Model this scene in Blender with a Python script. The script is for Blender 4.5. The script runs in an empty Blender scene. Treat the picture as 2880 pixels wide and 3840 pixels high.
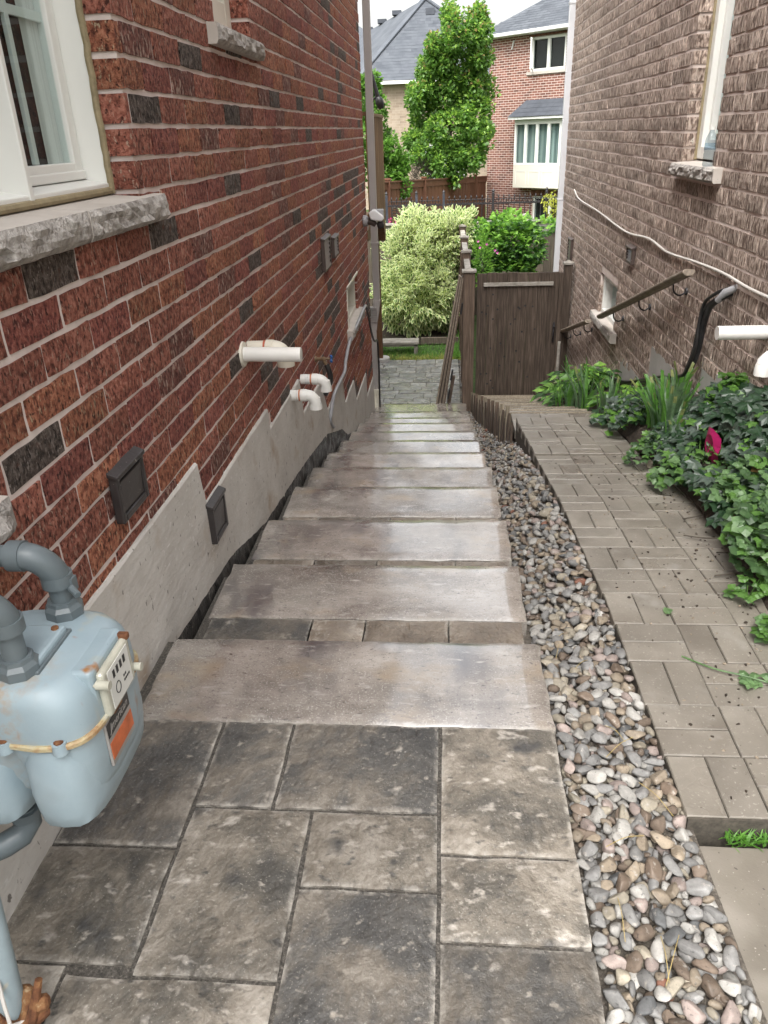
import bpy, bmesh, math, random
from mathutils import Vector, Matrix, noise
rnd = random.Random(11)
PI = math.pi
scene = bpy.context.scene
COL = scene.collection

# ------------------------------------------------------------------ camera
F_PX = 772.0
PITCH, YAW, ROLL = math.radians(26.2), math.radians(-5.1), math.radians(2.12)
CAM = Vector((0, 0, 1.515))
_f = Vector((math.sin(YAW) * math.cos(PITCH), math.cos(YAW) * math.cos(PITCH), -math.sin(PITCH)))
_r = Vector((math.cos(YAW), -math.sin(YAW), 0))
_d = _f.cross(_r)
CR = math.cos(ROLL) * _r + math.sin(ROLL) * _d
CD = -math.sin(ROLL) * _r + math.cos(ROLL) * _d
CF = _f
cam_data = bpy.data.cameras.new('camera')
cam_data.sensor_fit = 'HORIZONTAL'
cam_data.sensor_width = 36.0
cam_data.lens = 36.0 * F_PX / 768.0
cam_data.clip_start = 0.05
cam_data.clip_end = 1500
cam = bpy.data.objects.new('camera', cam_data)
COL.objects.link(cam)
mw = Matrix((CR, -CD, -CF)).transposed().to_4x4()
mw.translation = CAM
cam.matrix_world = mw
scene.camera = cam

def proj(p):
    v = Vector(p) - CAM
    z = v.dot(CF)
    if z < 0.05: return None
    return (384 + F_PX * v.dot(CR) / z, 512 + F_PX * v.dot(CD) / z, z)

# ------------------------------------------------------------------ light
world = bpy.data.worlds.new('World')
scene.world = world
world.use_nodes = True
wn = world.node_tree
for n in list(wn.nodes): wn.nodes.remove(n)
SUN_EL, SUN_AZ = math.radians(58), math.radians(200)      # azimuth from +Y towards +X
sky = wn.nodes.new('ShaderNodeTexSky')
sky.sky_type = 'NISHITA'
sky.sun_disc = False
sky.sun_elevation = SUN_EL
sky.sun_rotation = SUN_AZ
sky.air_density = 1.6
sky.dust_density = 6.0
sky.ozone_density = 1.0
hs = wn.nodes.new('ShaderNodeHueSaturation')
hs.inputs['Saturation'].default_value = 0.14
bg = wn.nodes.new('ShaderNodeBackground')
bg.inputs['Strength'].default_value = 0.15
wo = wn.nodes.new('ShaderNodeOutputWorld')
wn.links.new(sky.outputs[0], hs.inputs['Color'])
wn.links.new(hs.outputs[0], bg.inputs['Color'])
wn.links.new(bg.outputs[0], wo.inputs['Surface'])
sun_d = bpy.data.lights.new('sun', 'SUN')
sun_d.energy = 1.0
sun_d.angle = math.radians(40)
sun_d.color = (1.0, 0.97, 0.93)
sun = bpy.data.objects.new('sun', sun_d)
COL.objects.link(sun)
sd = Vector((math.sin(SUN_AZ) * math.cos(SUN_EL), math.cos(SUN_AZ) * math.cos(SUN_EL), math.sin(SUN_EL)))
sun.rotation_euler = sd.to_track_quat('Z', 'Y').to_euler()
sun.location = (0, 0, 12)
scene.view_settings.view_transform = 'Standard'
scene.view_settings.look = 'None'
scene.view_settings.exposure = 1.6
scene.view_settings.gamma = 1.0
scene.view_settings.use_curve_mapping = False
scene.cycles.max_bounces = 8
scene.cycles.transparent_max_bounces = 12

# ------------------------------------------------------------------ materials
def mat(name, cols, nscale=5.0, stretch=(1, 1, 1), detail=6, nrough=0.6, rough=0.75, bump=(), spec=0.4,
        orand=0.0, flecks=(), metallic=0.0, dist=0.0, rot=(0, 0, 0), coat=None, edge=None):
    """cols: list of (pos, rgb). flecks: (scale, lo, hi, rgb, stretch). rough: float or (lo, hi, scale, t0, t1)."""
    m = bpy.data.materials.new(name)
    m.use_nodes = True
    nt = m.node_tree
    N, L = nt.nodes, nt.links
    b = N['Principled BSDF']
    geo = N.new('ShaderNodeNewGeometry')
    oi = N.new('ShaderNodeObjectInfo')
    wv = N.new('ShaderNodeMath'); wv.operation = 'MULTIPLY'; wv.inputs[1].default_value = 37.0
    L.new(oi.outputs['Random'], wv.inputs[0])
    def nz(scale, st, det=4.0, ro=0.6, useW=True, di=0.0):
        mp = N.new('ShaderNodeMapping'); mp.inputs['Scale'].default_value = st
        mp.inputs['Rotation'].default_value = rot
        L.new(geo.outputs['Position'], mp.inputs['Vector'])
        t = N.new('ShaderNodeTexNoise'); t.noise_dimensions = '4D' if (useW and orand > 0) else '3D'
        t.inputs['Scale'].default_value = scale; t.inputs['Detail'].default_value = det
        t.inputs['Roughness'].default_value = ro; t.inputs['Distortion'].default_value = di
        L.new(mp.outputs[0], t.inputs['Vector'])
        if useW and orand > 0: L.new(wv.outputs[0], t.inputs['W'])
        return t.outputs[0]
    def ramp(src, stops):
        r = N.new('ShaderNodeValToRGB'); cr = r.color_ramp
        while len(cr.elements) < len(stops): cr.elements.new(0.5)
        for e, (p, c) in zip(cr.elements, stops):
            e.position = p; e.color = (c[0], c[1], c[2], 1)
        L.new(src, r.inputs[0]); return r.outputs[0]
    def mixc(fac, a, bcol):
        x = N.new('ShaderNodeMix'); x.data_type = 'RGBA'
        L.new(fac, x.inputs[0]); L.new(a, x.inputs[6])
        if isinstance(bcol, tuple): x.inputs[7].default_value = (*bcol, 1)
        else: L.new(bcol, x.inputs[7])
        return x.outputs[2]
    col = ramp(nz(nscale, stretch, detail, nrough, True, dist), cols)
    for (sc, lo, hi, c, st) in flecks:
        f = ramp(nz(sc, st, 3.0, 0.55), [(lo, (0, 0, 0)), (hi, (1, 1, 1))])
        col = mixc(f, col, c)
    if edge:      # worn pale rims: colour, noise scale
        at = N.new('ShaderNodeAttribute'); at.attribute_name = 'edge'
        em = N.new('ShaderNodeMath'); em.operation = 'MULTIPLY'; L.new(at.outputs['Fac'], em.inputs[0]); L.new(ramp(nz(edge[1], (1, 1, 1), 5.0, 0.65), [(0.44, (0, 0, 0)), (0.58, (0.8, 0.8, 0.8))]), em.inputs[1])
        col = mixc(em.outputs[0], col, edge[0])
    if orand > 0:
        h = N.new('ShaderNodeHueSaturation')
        mr = N.new('ShaderNodeMapRange'); mr.inputs[3].default_value = 1 - orand; mr.inputs[4].default_value = 1 + orand
        L.new(oi.outputs['Random'], mr.inputs[0]); L.new(mr.outputs[0], h.inputs['Value'])
        L.new(col, h.inputs['Color']); col = h.outputs[0]
    L.new(col, b.inputs['Base Color'])
    b.inputs['Metallic'].default_value = metallic
    b.inputs['Specular IOR Level'].default_value = spec
    if isinstance(rough, tuple):
        lo, hi, sc, t0, t1 = rough
        r = ramp(nz(sc, (1, 1, 1), 4.0, 0.6), [(t0, (lo, lo, lo)), (t1, (hi, hi, hi))])
        L.new(r, b.inputs['Roughness'])
    else:
        b.inputs['Roughness'].default_value = rough
    if coat:      # wet film: (noise scale, lo, hi, roughness, stretch)
        L.new(ramp(nz(coat[0], coat[4], 5.0, 0.55, False), [(coat[1], (0, 0, 0)), (coat[2], (1, 1, 1))]), b.inputs['Coat Weight'])
        b.inputs['Coat Roughness'].default_value = coat[3]; b.inputs['Coat IOR'].default_value = coat[5] if len(coat) > 5 else 1.5
    prev = None
    for (sc, st, stv, dst) in bump:
        bn = N.new('ShaderNodeBump'); bn.inputs['Strength'].default_value = st; bn.inputs['Distance'].default_value = dst
        L.new(nz(sc, stv, 5.0, 0.6), bn.inputs['Height'])
        if prev: L.new(prev, bn.inputs['Normal'])
        prev = bn.outputs[0]
    if prev: L.new(prev, b.inputs['Normal'])
    return m

def flat(name, c, rough=0.5, var=0.12, nscale=6, spec=0.4, metallic=0, bump=(), orand=0.0, flecks=(), stretch=(1, 1, 1)):
    lo = tuple(x * (1 - var) for x in c); hi = tuple(min(1, x * (1 + var)) for x in c)
    return mat(name, [(0.3, lo), (0.7, hi)], nscale=nscale, rough=rough, spec=spec, metallic=metallic, bump=bump, orand=orand,
               flecks=flecks, stretch=stretch)

def glass_mat(name, tint=(0.9, 0.95, 0.95), fres=1.5):
    m = bpy.data.materials.new(name); m.use_nodes = True
    nt = m.node_tree; N, L = nt.nodes, nt.links
    for n in list(N): N.remove(n)
    o = N.new('ShaderNodeOutputMaterial'); mx = N.new('ShaderNodeMixShader')
    t = N.new('ShaderNodeBsdfTransparent'); t.inputs[0].default_value = (*tint, 1)
    g = N.new('ShaderNodeBsdfGlossy'); g.inputs['Roughness'].default_value = 0.02
    fr = N.new('ShaderNodeFresnel'); fr.inputs[0].default_value = fres
    ge = N.new('ShaderNodeNewGeometry'); iv_ = N.new('ShaderNodeMath'); iv_.operation = 'SUBTRACT'; iv_.inputs[0].default_value = 1.0; L.new(ge.outputs['Backfacing'], iv_.inputs[1])
    ml = N.new('ShaderNodeMath'); ml.operation = 'MULTIPLY'; L.new(fr.outputs[0], ml.inputs[0]); L.new(iv_.outputs[0], ml.inputs[1])
    L.new(ml.outputs[0], mx.inputs[0]); L.new(t.outputs[0], mx.inputs[1]); L.new(g.outputs[0], mx.inputs[2])
    L.new(mx.outputs[0], o.inputs[0])
    return m

ONE = (1, 1, 1)
# left wall bricks (rock-faced red), one material per colour of brick
BUMP_L = ((58, 1.0, (1, 1.1, 0.85), 0.035), (150, 0.9, (1, 1.1, 0.9), 0.008))
def brickmat(name, a, b_, c, fl):
    fl = [(80, 0.56, 0.63, tuple(x * 0.5 for x in a), (1, 1.3, 0.65))] + fl + [(95, 0.60, 0.66, tuple(min(0.5, x * 1.35 + 0.05) for x in c), (1, 1.5, 0.5))]  # dark pits and pale flecks paint the relief's shading into the colour
    return mat(name, [(0.37, a), (0.5, b_), (0.63, c)], nscale=58, stretch=(1, 1.1, 0.85), detail=4, rough=0.8, spec=0.25,
               bump=BUMP_L, orand=0.16, flecks=fl)
LB = [
    brickmat('brick_red', (0.15, 0.050, 0.036), (0.345, 0.120, 0.083), (0.49, 0.21, 0.15), [(120, 0.66, 0.74, (0.45, 0.22, 0.15), ONE)]),
    brickmat('brick_orange', (0.16, 0.054, 0.034), (0.385, 0.142, 0.083), (0.53, 0.24, 0.145), [(120, 0.68, 0.76, (0.5, 0.26, 0.16), ONE)]),
    brickmat('brick_maroon', (0.135, 0.042, 0.036), (0.30, 0.095, 0.074), (0.42, 0.16, 0.12), [(120, 0.68, 0.76, (0.38, 0.2, 0.15), ONE)]),
    brickmat('brick_charcoal', (0.045, 0.034, 0.029), (0.115, 0.088, 0.073), (0.20, 0.165, 0.145), [(110, 0.66, 0.72, (0.36, 0.30, 0.26), ONE), (22, 0.6, 0.7, (0.13, 0.06, 0.04), ONE)]),
    brickmat('brick_speckled', (0.09, 0.032, 0.026), (0.19, 0.072, 0.055), (0.26, 0.11, 0.085), [(60, 0.54, 0.62, (0.46, 0.32, 0.26), (1, 1.4, 0.5))]),
]
LBW = [0.47, 0.23, 0.15, 0.07, 0.08]
M_MORTAR = mat('mortar_pale', [(0.3, (0.62, 0.53, 0.49)), (0.7, (0.76, 0.67, 0.625))], nscale=14, rough=0.9, spec=0.2,
               bump=((90, 0.5, ONE, 0.004),))
# right wall bricks (bark-faced taupe), groove shade and pale ridges painted into the colour
BUMP_R = ((62, 1.0, (1, 1.15, 0.28), 0.050), (120, 0.8, (1, 1, 0.6), 0.008))
def bark(name, k):
    a = tuple(x * k for x in (0.19, 0.137, 0.111)); b_ = tuple(x * k for x in (0.445, 0.34, 0.28)); c = tuple(x * k for x in (0.70, 0.575, 0.49))
    return mat(name, [(0.41, a), (0.5, b_), (0.59, c)], nscale=62, stretch=(1, 1.15, 0.28), detail=4, nrough=0.55, rough=0.85, spec=0.2,
               bump=BUMP_R, orand=0.10, dist=0.6)
RB = [bark('brick_taupe', 1.0), bark('brick_taupe_dark', 0.82), bark('brick_taupe_pale', 1.12)]
RBW = [0.5, 0.25, 0.25]
M_MORTAR_R = mat('mortar_taupe', [(0.3, (0.56, 0.47, 0.42)), (0.7, (0.70, 0.60, 0.55))], nscale=14, rough=0.9, spec=0.2, bump=((90, 0.5, ONE, 0.004),))
M_PARGE = mat('parging_cement', [(0.2, (0.42, 0.395, 0.36)), (0.5, (0.52, 0.495, 0.455)), (0.8, (0.61, 0.585, 0.545))], nscale=3.5, rough=0.85, spec=0.25,
              bump=((4, 0.3, (1, 1, 2.2), 0.03), (14, 0.22, (1, 1, 2.6), 0.008), (60, 0.4, ONE, 0.004)),
              flecks=[(45, 0.66, 0.71, (0.17, 0.155, 0.14), (1, 1, 0.6)), (4.5, 0.58, 0.76, (0.38, 0.31, 0.24), ONE), (30, 0.62, 0.72, (0.60, 0.58, 0.55), (1, 1, 2))])
M_CONC = mat('concrete_foundation', [(0.3, (0.36, 0.345, 0.325)), (0.7, (0.46, 0.445, 0.425))], nscale=4, rough=0.85, spec=0.25,
             bump=((60, 0.3, ONE, 0.003),), flecks=[(40, 0.71, 0.74, (0.2, 0.19, 0.18), ONE)])
M_MEMB = mat('membrane_black', [(0.35, (0.012, 0.012, 0.012)), (0.6, (0.05, 0.047, 0.043)), (0.75, (0.20, 0.185, 0.165))], nscale=22, stretch=(1, 1, 0.5), rough=(0.25, 0.6, 14, 0.35, 0.65),
             bump=((30, 1.0, (1, 1, 0.6), 0.02),))
def slab_mat(name, stops, fl, rough, bumps, orand=0.14, ns=4.6, stretch=ONE, coat=None, edge=((0.36, 0.335, 0.295), 26)):
    return mat(name, stops, nscale=ns, stretch=stretch, detail=9, nrough=0.68, rough=rough, spec=0.5, bump=bumps, orand=orand, flecks=fl, dist=0.4, coat=coat, edge=edge)
CLEFT = ((5, 0.9, (1, 0.6, 1), 0.045), (28, 0.8, ONE, 0.014), (160, 0.4, ONE, 0.002))
M_SLAB = slab_mat('paver_grey_mottled', [(0.36, (0.062, 0.058, 0.051)), (0.45, (0.11, 0.098, 0.081)), (0.54, (0.18, 0.157, 0.127)), (0.66, (0.31, 0.28, 0.24))],
                  [(210, 0.60, 0.70, (0.28, 0.26, 0.225), ONE), (11, 0.60, 0.70, (0.43, 0.395, 0.35), (1, 1.6, 1)), (7, 0.60, 0.70, (0.048, 0.047, 0.046), ONE), (30, 0.58, 0.70, (0.065, 0.061, 0.055), (1, 1.5, 1)), (26, 0.60, 0.70, (0.33, 0.30, 0.26), (1, 1.4, 1))], (0.35, 0.72, 5, 0.35, 0.65), CLEFT)
M_SLAB_D = slab_mat('paver_charcoal_mottled', [(0.32, (0.045, 0.044, 0.043)), (0.46, (0.078, 0.074, 0.068)), (0.57, (0.14, 0.122, 0.10)), (0.69, (0.25, 0.225, 0.19))],
                    [(210, 0.60, 0.70, (0.23, 0.215, 0.19), ONE), (26, 0.61, 0.70, (0.26, 0.235, 0.2), (1, 1.4, 1)), (14, 0.64, 0.74, (0.34, 0.31, 0.27), ONE)], (0.32, 0.7, 5, 0.35, 0.65), CLEFT)
M_STEP = slab_mat('step_stone_pale', [(0.30, (0.10, 0.088, 0.078)), (0.44, (0.195, 0.172, 0.150)), (0.56, (0.30, 0.268, 0.236)), (0.68, (0.44, 0.405, 0.37))],
                  [(170, 0.55, 0.66, (0.40, 0.375, 0.35), ONE), (130, 0.60, 0.68, (0.13, 0.112, 0.104), ONE), (3.5, 0.52, 0.72, (0.11, 0.10, 0.10), (1.5, 0.7, 1)), (4, 0.56, 0.76, (0.30, 0.235, 0.165), (1, 1.5, 1)), (70, 0.60, 0.70, (0.10, 0.09, 0.085), (0.7, 1.8, 1)), (24, 0.58, 0.72, (0.40, 0.375, 0.345), (0.6, 1.8, 1))],
                  (0.12, 0.5, 2.1, 0.42, 0.60), ((60, 0.25, (0.5, 1, 1), 0.003), (190, 0.2, ONE, 0.002)), orand=0.10, ns=2.6, stretch=(1.0, 1.7, 1), coat=(1.3, 0.32, 0.52, 0.10, (1.2, 0.9, 1), 2.3))
M_FILL = slab_mat('filler_stone_brown', [(0.30, (0.09, 0.075, 0.062)), (0.5, (0.17, 0.14, 0.11)), (0.72, (0.30, 0.26, 0.215))],
                  [(95, 0.66, 0.74, (0.38, 0.34, 0.30), ONE)], (0.12, 0.45, 4, 0.4, 0.6), CLEFT, orand=0.35)
M_TERR = slab_mat('terrace_slab_grey', [(0.30, (0.11, 0.112, 0.115)), (0.5, (0.20, 0.203, 0.208)), (0.68, (0.38, 0.38, 0.385))],
                  [(40, 0.66, 0.76, (0.10, 0.10, 0.10), (1, 0.5, 1))], (0.14, 0.42, 4, 0.4, 0.62), ((7, 0.8, (1, 0.5, 1), 0.03), (30, 0.5, ONE, 0.006)), orand=0.15)
M_SAND = mat('joint_sand', [(0.35, (0.04, 0.036, 0.031)), (0.6, (0.10, 0.09, 0.077)), (0.75, (0.22, 0.2, 0.175))], nscale=170, detail=2, rough=0.9, bump=((220, 0.8, ONE, 0.004),))
M_PATH = mat('path_paver_taupe', [(0.3, (0.135, 0.120, 0.100)), (0.55, (0.185, 0.166, 0.139)), (0.75, (0.245, 0.223, 0.19))], nscale=5, detail=8, rough=(0.24, 0.6, 2.2, 0.38, 0.62), spec=0.5,
             bump=((120, 0.4, ONE, 0.003),), orand=0.06, flecks=[(130, 0.60, 0.70, (0.28, 0.26, 0.225), ONE), (60, 0.66, 0.72, (0.06, 0.05, 0.04), ONE), (3, 0.55, 0.75, (0.10, 0.085, 0.068), ONE), (9, 0.60, 0.72, (0.22, 0.205, 0.18), ONE)])
M_LOWSLAB = mat('lower_path_slab', [(0.3, (0.12, 0.105, 0.085)), (0.55, (0.165, 0.147, 0.12)), (0.75, (0.22, 0.197, 0.165))], nscale=3, detail=8, rough=0.7,
                bump=((120, 0.4, ONE, 0.003),), flecks=[(130, 0.68, 0.74, (0.38, 0.35, 0.30), ONE), (2.6, 0.50, 0.72, (0.27, 0.245, 0.21), ONE), (60, 0.68, 0.73, (0.07, 0.06, 0.05), ONE)])
M_DIRT = mat('dark_soil', [(0.3, (0.018, 0.013, 0.009)), (0.6, (0.05, 0.036, 0.026)), (0.8, (0.11, 0.085, 0.06))], nscale=22, rough=0.9, bump=((40, 1.0, ONE, 0.03),))
M_MULCH = mat('ground_earth', [(0.3, (0.05, 0.05, 0.03)), (0.7, (0.09, 0.10, 0.05))], nscale=3, rough=0.95)
M_LAWN = mat('lawn_soil', [(0.3, (0.03, 0.055, 0.014)), (0.7, (0.06, 0.10, 0.025))], nscale=9, rough=0.9, bump=((60, 0.8, ONE, 0.02),))
M_STONE = mat('sill_stone_rough', [(0.3, (0.24, 0.22, 0.20)), (0.5, (0.42, 0.39, 0.36)), (0.7, (0.58, 0.545, 0.51))], nscale=22, detail=6, rough=0.9, spec=0.2,
              bump=((26, 1.0, (1, 1, 0.8), 0.03), (90, 0.8, ONE, 0.008)))
M_STONE_TOP = mat('sill_stone_sawn', [(0.3, (0.42, 0.375, 0.33)), (0.7, (0.53, 0.485, 0.44))], nscale=6, rough=0.85, spec=0.25, bump=((140, 0.3, ONE, 0.002),), flecks=[(80, 0.72, 0.76, (0.25, 0.22, 0.2), ONE)])
M_WHITE = flat('white_vinyl', (0.74, 0.74, 0.70), 0.35, 0.03, 3, bump=((60, 0.05, ONE, 0.001),))
M_CREAM = flat('cream_vinyl', (0.66, 0.63, 0.54), 0.4, 0.05, 3)
M_CAULK = flat('tan_caulk', (0.27, 0.22, 0.13), 0.7, 0.2, 30, bump=((50, 0.8, ONE, 0.006),))
M_PVC = flat('white_pvc', (0.74, 0.73, 0.69), 0.3, 0.04, 8, flecks=[(26, 0.74, 0.78, (0.45, 0.42, 0.36), ONE)])
M_PVC_OLD = flat('yellowed_pvc', (0.66, 0.62, 0.52), 0.35, 0.06, 8, flecks=[(26, 0.72, 0.77, (0.40, 0.34, 0.26), ONE)])
M_RED = flat('red_primer', (0.42, 0.10, 0.05), 0.5)
M_BLACK = flat('black_plastic', (0.022, 0.021, 0.021), 0.4, 0.2, 12, bump=((40, 0.3, ONE, 0.003),))
M_BROWNP = flat('brown_plastic', (0.075, 0.055, 0.048), 0.4, 0.15, 12, flecks=[(90, 0.7, 0.74, (0.3, 0.28, 0.26), ONE)])
M_VENT = flat('dark_vent_plastic', (0.035, 0.030, 0.029), 0.33, 0.2, 14, bump=((30, 0.3, ONE, 0.004),), flecks=[(80, 0.70, 0.73, (0.32, 0.30, 0.28), ONE)])
M_GREYPIPE = mat('grey_painted_pipe', [(0.3, (0.095, 0.118, 0.128)), (0.7, (0.13, 0.155, 0.165))], nscale=6, rough=0.38, spec=0.5, bump=((45, 0.2, ONE, 0.003),),
                 flecks=[(60, 0.73, 0.77, (0.05, 0.06, 0.06), ONE)])
M_METER = mat('meter_pale_blue_paint', [(0.25, (0.25, 0.325, 0.365)), (0.55, (0.305, 0.38, 0.415)), (0.8, (0.36, 0.425, 0.45))], nscale=5, rough=0.42, spec=0.45,
              bump=((40, 0.15, ONE, 0.003), (8, 0.15, ONE, 0.01)),
              edge=((0.36, 0.22, 0.09), 30),
              flecks=[(9, 0.60, 0.72, (0.40, 0.38, 0.28), (1, 1, 0.3)), (13, 0.645, 0.70, (0.30, 0.15, 0.06), (1, 1, 0.35)), (5, 0.55, 0.75, (0.22, 0.275, 0.30), ONE), (45, 0.74, 0.76, (0.12, 0.14, 0.15), ONE)])
M_RUST = mat('rust', [(0.32, (0.045, 0.018, 0.010)), (0.48, (0.15, 0.06, 0.026)), (0.6, (0.24, 0.12, 0.05)), (0.7, (0.48, 0.38, 0.24))], nscale=30, rough=0.85, bump=((80, 0.8, ONE, 0.004),))
M_RUSTSEAM = mat('rusty_seam', [(0.35, (0.42, 0.46, 0.45)), (0.55, (0.44, 0.37, 0.22)), (0.68, (0.28, 0.13, 0.05))], nscale=14, rough=0.6, bump=((60, 0.4, ONE, 0.003),))
M_DIAL = mat('clear_yellowed_plastic', [(0.3, (0.36, 0.355, 0.29)), (0.7, (0.52, 0.51, 0.43))], nscale=12, rough=0.12, spec=0.6)
M_DIALFACE = flat('dial_card', (0.66, 0.66, 0.62), 0.4, 0.03)
M_INK = flat('ink_black', (0.02, 0.02, 0.02), 0.5, 0.1)
M_PLATE_K = flat('plate_black', (0.025, 0.025, 0.024), 0.35, 0.1)
M_PLATE_O = flat('plate_orange', (0.52, 0.13, 0.045), 0.4, 0.25, 30)
M_PLATE_S = flat('plate_silver', (0.36, 0.34, 0.32), 0.35, 0.15, 40, metallic=0.3)
M_ALU = flat('painted_aluminium_taupe', (0.36, 0.335, 0.32), 0.35, 0.05, 4)
M_ALUW = flat('painted_aluminium_white', (0.60, 0.61, 0.63), 0.35, 0.04, 4)
M_GALV = flat('grey_conduit', (0.30, 0.30, 0.31), 0.35, 0.1, 8)
M_BRASS = flat('weathered_brass', (0.16, 0.105, 0.06), 0.5, 0.25, 30)
M_BLUE = flat('blue_knob', (0.03, 0.12, 0.36), 0.4)
M_LAMPW = flat('lamp_white', (0.72, 0.72, 0.72), 0.35, 0.03)
M_LAMPG = flat('lamp_grey', (0.34, 0.34, 0.35), 0.4, 0.05)
def wood(name, a, b_, c, rough=0.75, orand=0.16, st=(9, 9, 0.5), fl=()):
    return mat(name, [(0.3, a), (0.5, b_), (0.72, c)], nscale=9, stretch=st, detail=6, rough=rough, spec=0.3, orand=orand,
               bump=((30, 0.4, st, 0.004),), flecks=fl)
M_GATE = wood('gate_wood_dark', (0.036, 0.026, 0.019), (0.068, 0.050, 0.038), (0.145, 0.112, 0.088), 0.65, 0.14, (7, 7, 0.4))
M_POST = wood('post_wood_brown', (0.06, 0.042, 0.031), (0.115, 0.082, 0.061), (0.19, 0.14, 0.105), 0.7, 0.10, (7, 7, 0.4))
M_GREYWOOD = wood('weathered_wood_grey', (0.16, 0.145, 0.125), (0.27, 0.25, 0.22), (0.40, 0.375, 0.335), 0.8, 0.12, (1.2, 1.2, 1.2))
M_FENCEGREY = wood('fence_board_grey', (0.055, 0.043, 0.032), (0.12, 0.098, 0.076), (0.20, 0.165, 0.13), 0.8, 0.25, (9, 9, 0.5))
M_RAILGREY = wood('fence_rail_grey', (0.16, 0.165, 0.14), (0.23, 0.235, 0.20), (0.30, 0.30, 0.26), 0.8, 0.08, (0.6, 8, 8))
M_REDWOOD = wood('stained_fence_redbrown', (0.095, 0.040, 0.022), (0.14, 0.062, 0.035), (0.19, 0.088, 0.05), 0.7, 0.15, (9, 9, 0.5))
M_DECK = wood('deck_slat_tan', (0.10, 0.058, 0.026), (0.19, 0.115, 0.055), (0.28, 0.18, 0.095), 0.7, 0.3, (9, 9, 0.5))
M_DECKPOST = wood('deck_post_brown', (0.07, 0.035, 0.017), (0.12, 0.062, 0.030), (0.16, 0.09, 0.045), 0.65, 0.05, (9, 9, 0.5))
M_BOARDEDGE = wood('board_edge', (0.05, 0.036, 0.028), (0.12, 0.09, 0.068), (0.30, 0.235, 0.175), 0.7, 0.45, (9, 9, 0.4))
M_STAKE = wood('edging_wood', (0.09, 0.075, 0.055), (0.20, 0.17, 0.125), (0.32, 0.275, 0.21), 0.75, 0.2, (9, 9, 0.6))
M_RAILWOOD = wood('handrail_wood', (0.13, 0.105, 0.08), (0.22, 0.18, 0.14), (0.33, 0.28, 0.225), 0.6, 0.1, (9, 0.6, 4))
M_IRON = flat('black_iron', (0.022, 0.02, 0.022), 0.5, 0.2, 20)
M_IRONP = mat('peeling_iron_post', [(0.45, (0.03, 0.035, 0.045)), (0.62, (0.05, 0.055, 0.07)), (0.68, (0.40, 0.42, 0.46))], nscale=16, stretch=(1, 1, 0.3), rough=0.6)
M_SHINGLE = mat('shingle_grey', [(0.3, (0.060, 0.068, 0.080)), (0.7, (0.105, 0.114, 0.128))], nscale=1.6, detail=8, rough=0.9, orand=0.12, bump=((30, 0.3, ONE, 0.01),))
M_SHINGLE_D = mat('shingle_charcoal', [(0.3, (0.040, 0.045, 0.055)), (0.7, (0.075, 0.082, 0.095))], nscale=2, detail=8, rough=0.85, orand=0.15)
M_FASCIA = flat('fascia_white', (0.66, 0.66, 0.64), 0.45, 0.03)
def housebrick(name, k):
    return mat(name, [(0.3, tuple(x * k for x in (0.15, 0.062, 0.044))), (0.6, tuple(x * k for x in (0.225, 0.098, 0.070))), (0.8, tuple(x * k for x in (0.29, 0.14, 0.105)))], nscale=5, detail=5, rough=0.85)
HB = [housebrick('house_brick_red', 1.0), housebrick('house_brick_dark', 0.68), housebrick('house_brick_pink', 1.22)]
M_HMORT = flat('house_mortar', (0.62, 0.52, 0.47), 0.9, 0.06)
TB = [flat('tan_brick', (0.33, 0.265, 0.20), 0.85, 0.15, 4), flat('tan_brick_dark', (0.28, 0.22, 0.165), 0.85, 0.15, 4), flat('tan_brick_pale', (0.36, 0.295, 0.23), 0.85, 0.1, 4)]
M_TMORT = flat('tan_mortar', (0.43, 0.36, 0.29), 0.9, 0.08)
M_GLASS = glass_mat('window_glass')
M_BOTTLE = glass_mat('clear_bottle_plastic', (0.74, 0.79, 0.82), 1.5)
M_DARK = flat('dark_room', (0.02, 0.019, 0.018), 0.9)
M_CURT = mat('curtain_pale', [(0.35, (0.38, 0.36, 0.34)), (0.65, (0.70, 0.67, 0.63))], nscale=12, stretch=(1, 1, 0.02), rough=0.9)
M_CURT2 = mat('curtain_sage', [(0.35, (0.10, 0.13, 0.125)), (0.65, (0.33, 0.37, 0.35))], nscale=9, stretch=(1, 1, 0.02), rough=0.9)
M_FUCHSIA = flat('magenta_plastic', (0.30, 0.012, 0.085), 0.35, 0.15, 10)
M_CABLE = flat('off_white_cable', (0.55, 0.52, 0.48), 0.5, 0.08)
M_HOSE = mat('black_corrugated_hose', [(0.4, (0.014, 0.014, 0.015)), (0.7, (0.04, 0.04, 0.042))], nscale=10, rough=0.35)
M_LABELBLUE = flat('bottle_label', (0.45, 0.58, 0.70), 0.4)
def leafm(name, a, b_, rough=0.45, sc=6, tr=0.42):
    m = mat(name, [(0.25, tuple(x * 0.75 for x in a)), (0.5, tuple((x + y) / 2 for x, y in zip(a, b_))), (0.75, tuple(y * 1.15 for y in b_))], nscale=sc * 4, detail=3, rough=rough, spec=0.45)
    nt = m.node_tree; N, L = nt.nodes, nt.links; p = N['Principled BSDF']
    t = N.new('ShaderNodeBsdfTranslucent'); mx = N.new('ShaderNodeMixShader'); mx.inputs[0].default_value = tr
    src = p.inputs['Base Color'].links[0].from_socket
    g = N.new('ShaderNodeHueSaturation'); g.inputs['Value'].default_value = 1.6; L.new(src, g.inputs['Color']); L.new(g.outputs[0], t.inputs['Color'])
    o = [n for n in N if n.type == 'OUTPUT_MATERIAL'][0]
    L.new(p.outputs[0], mx.inputs[1]); L.new(t.outputs[0], mx.inputs[2]); L.new(mx.outputs[0], o.inputs['Surface'])
    return m
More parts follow.
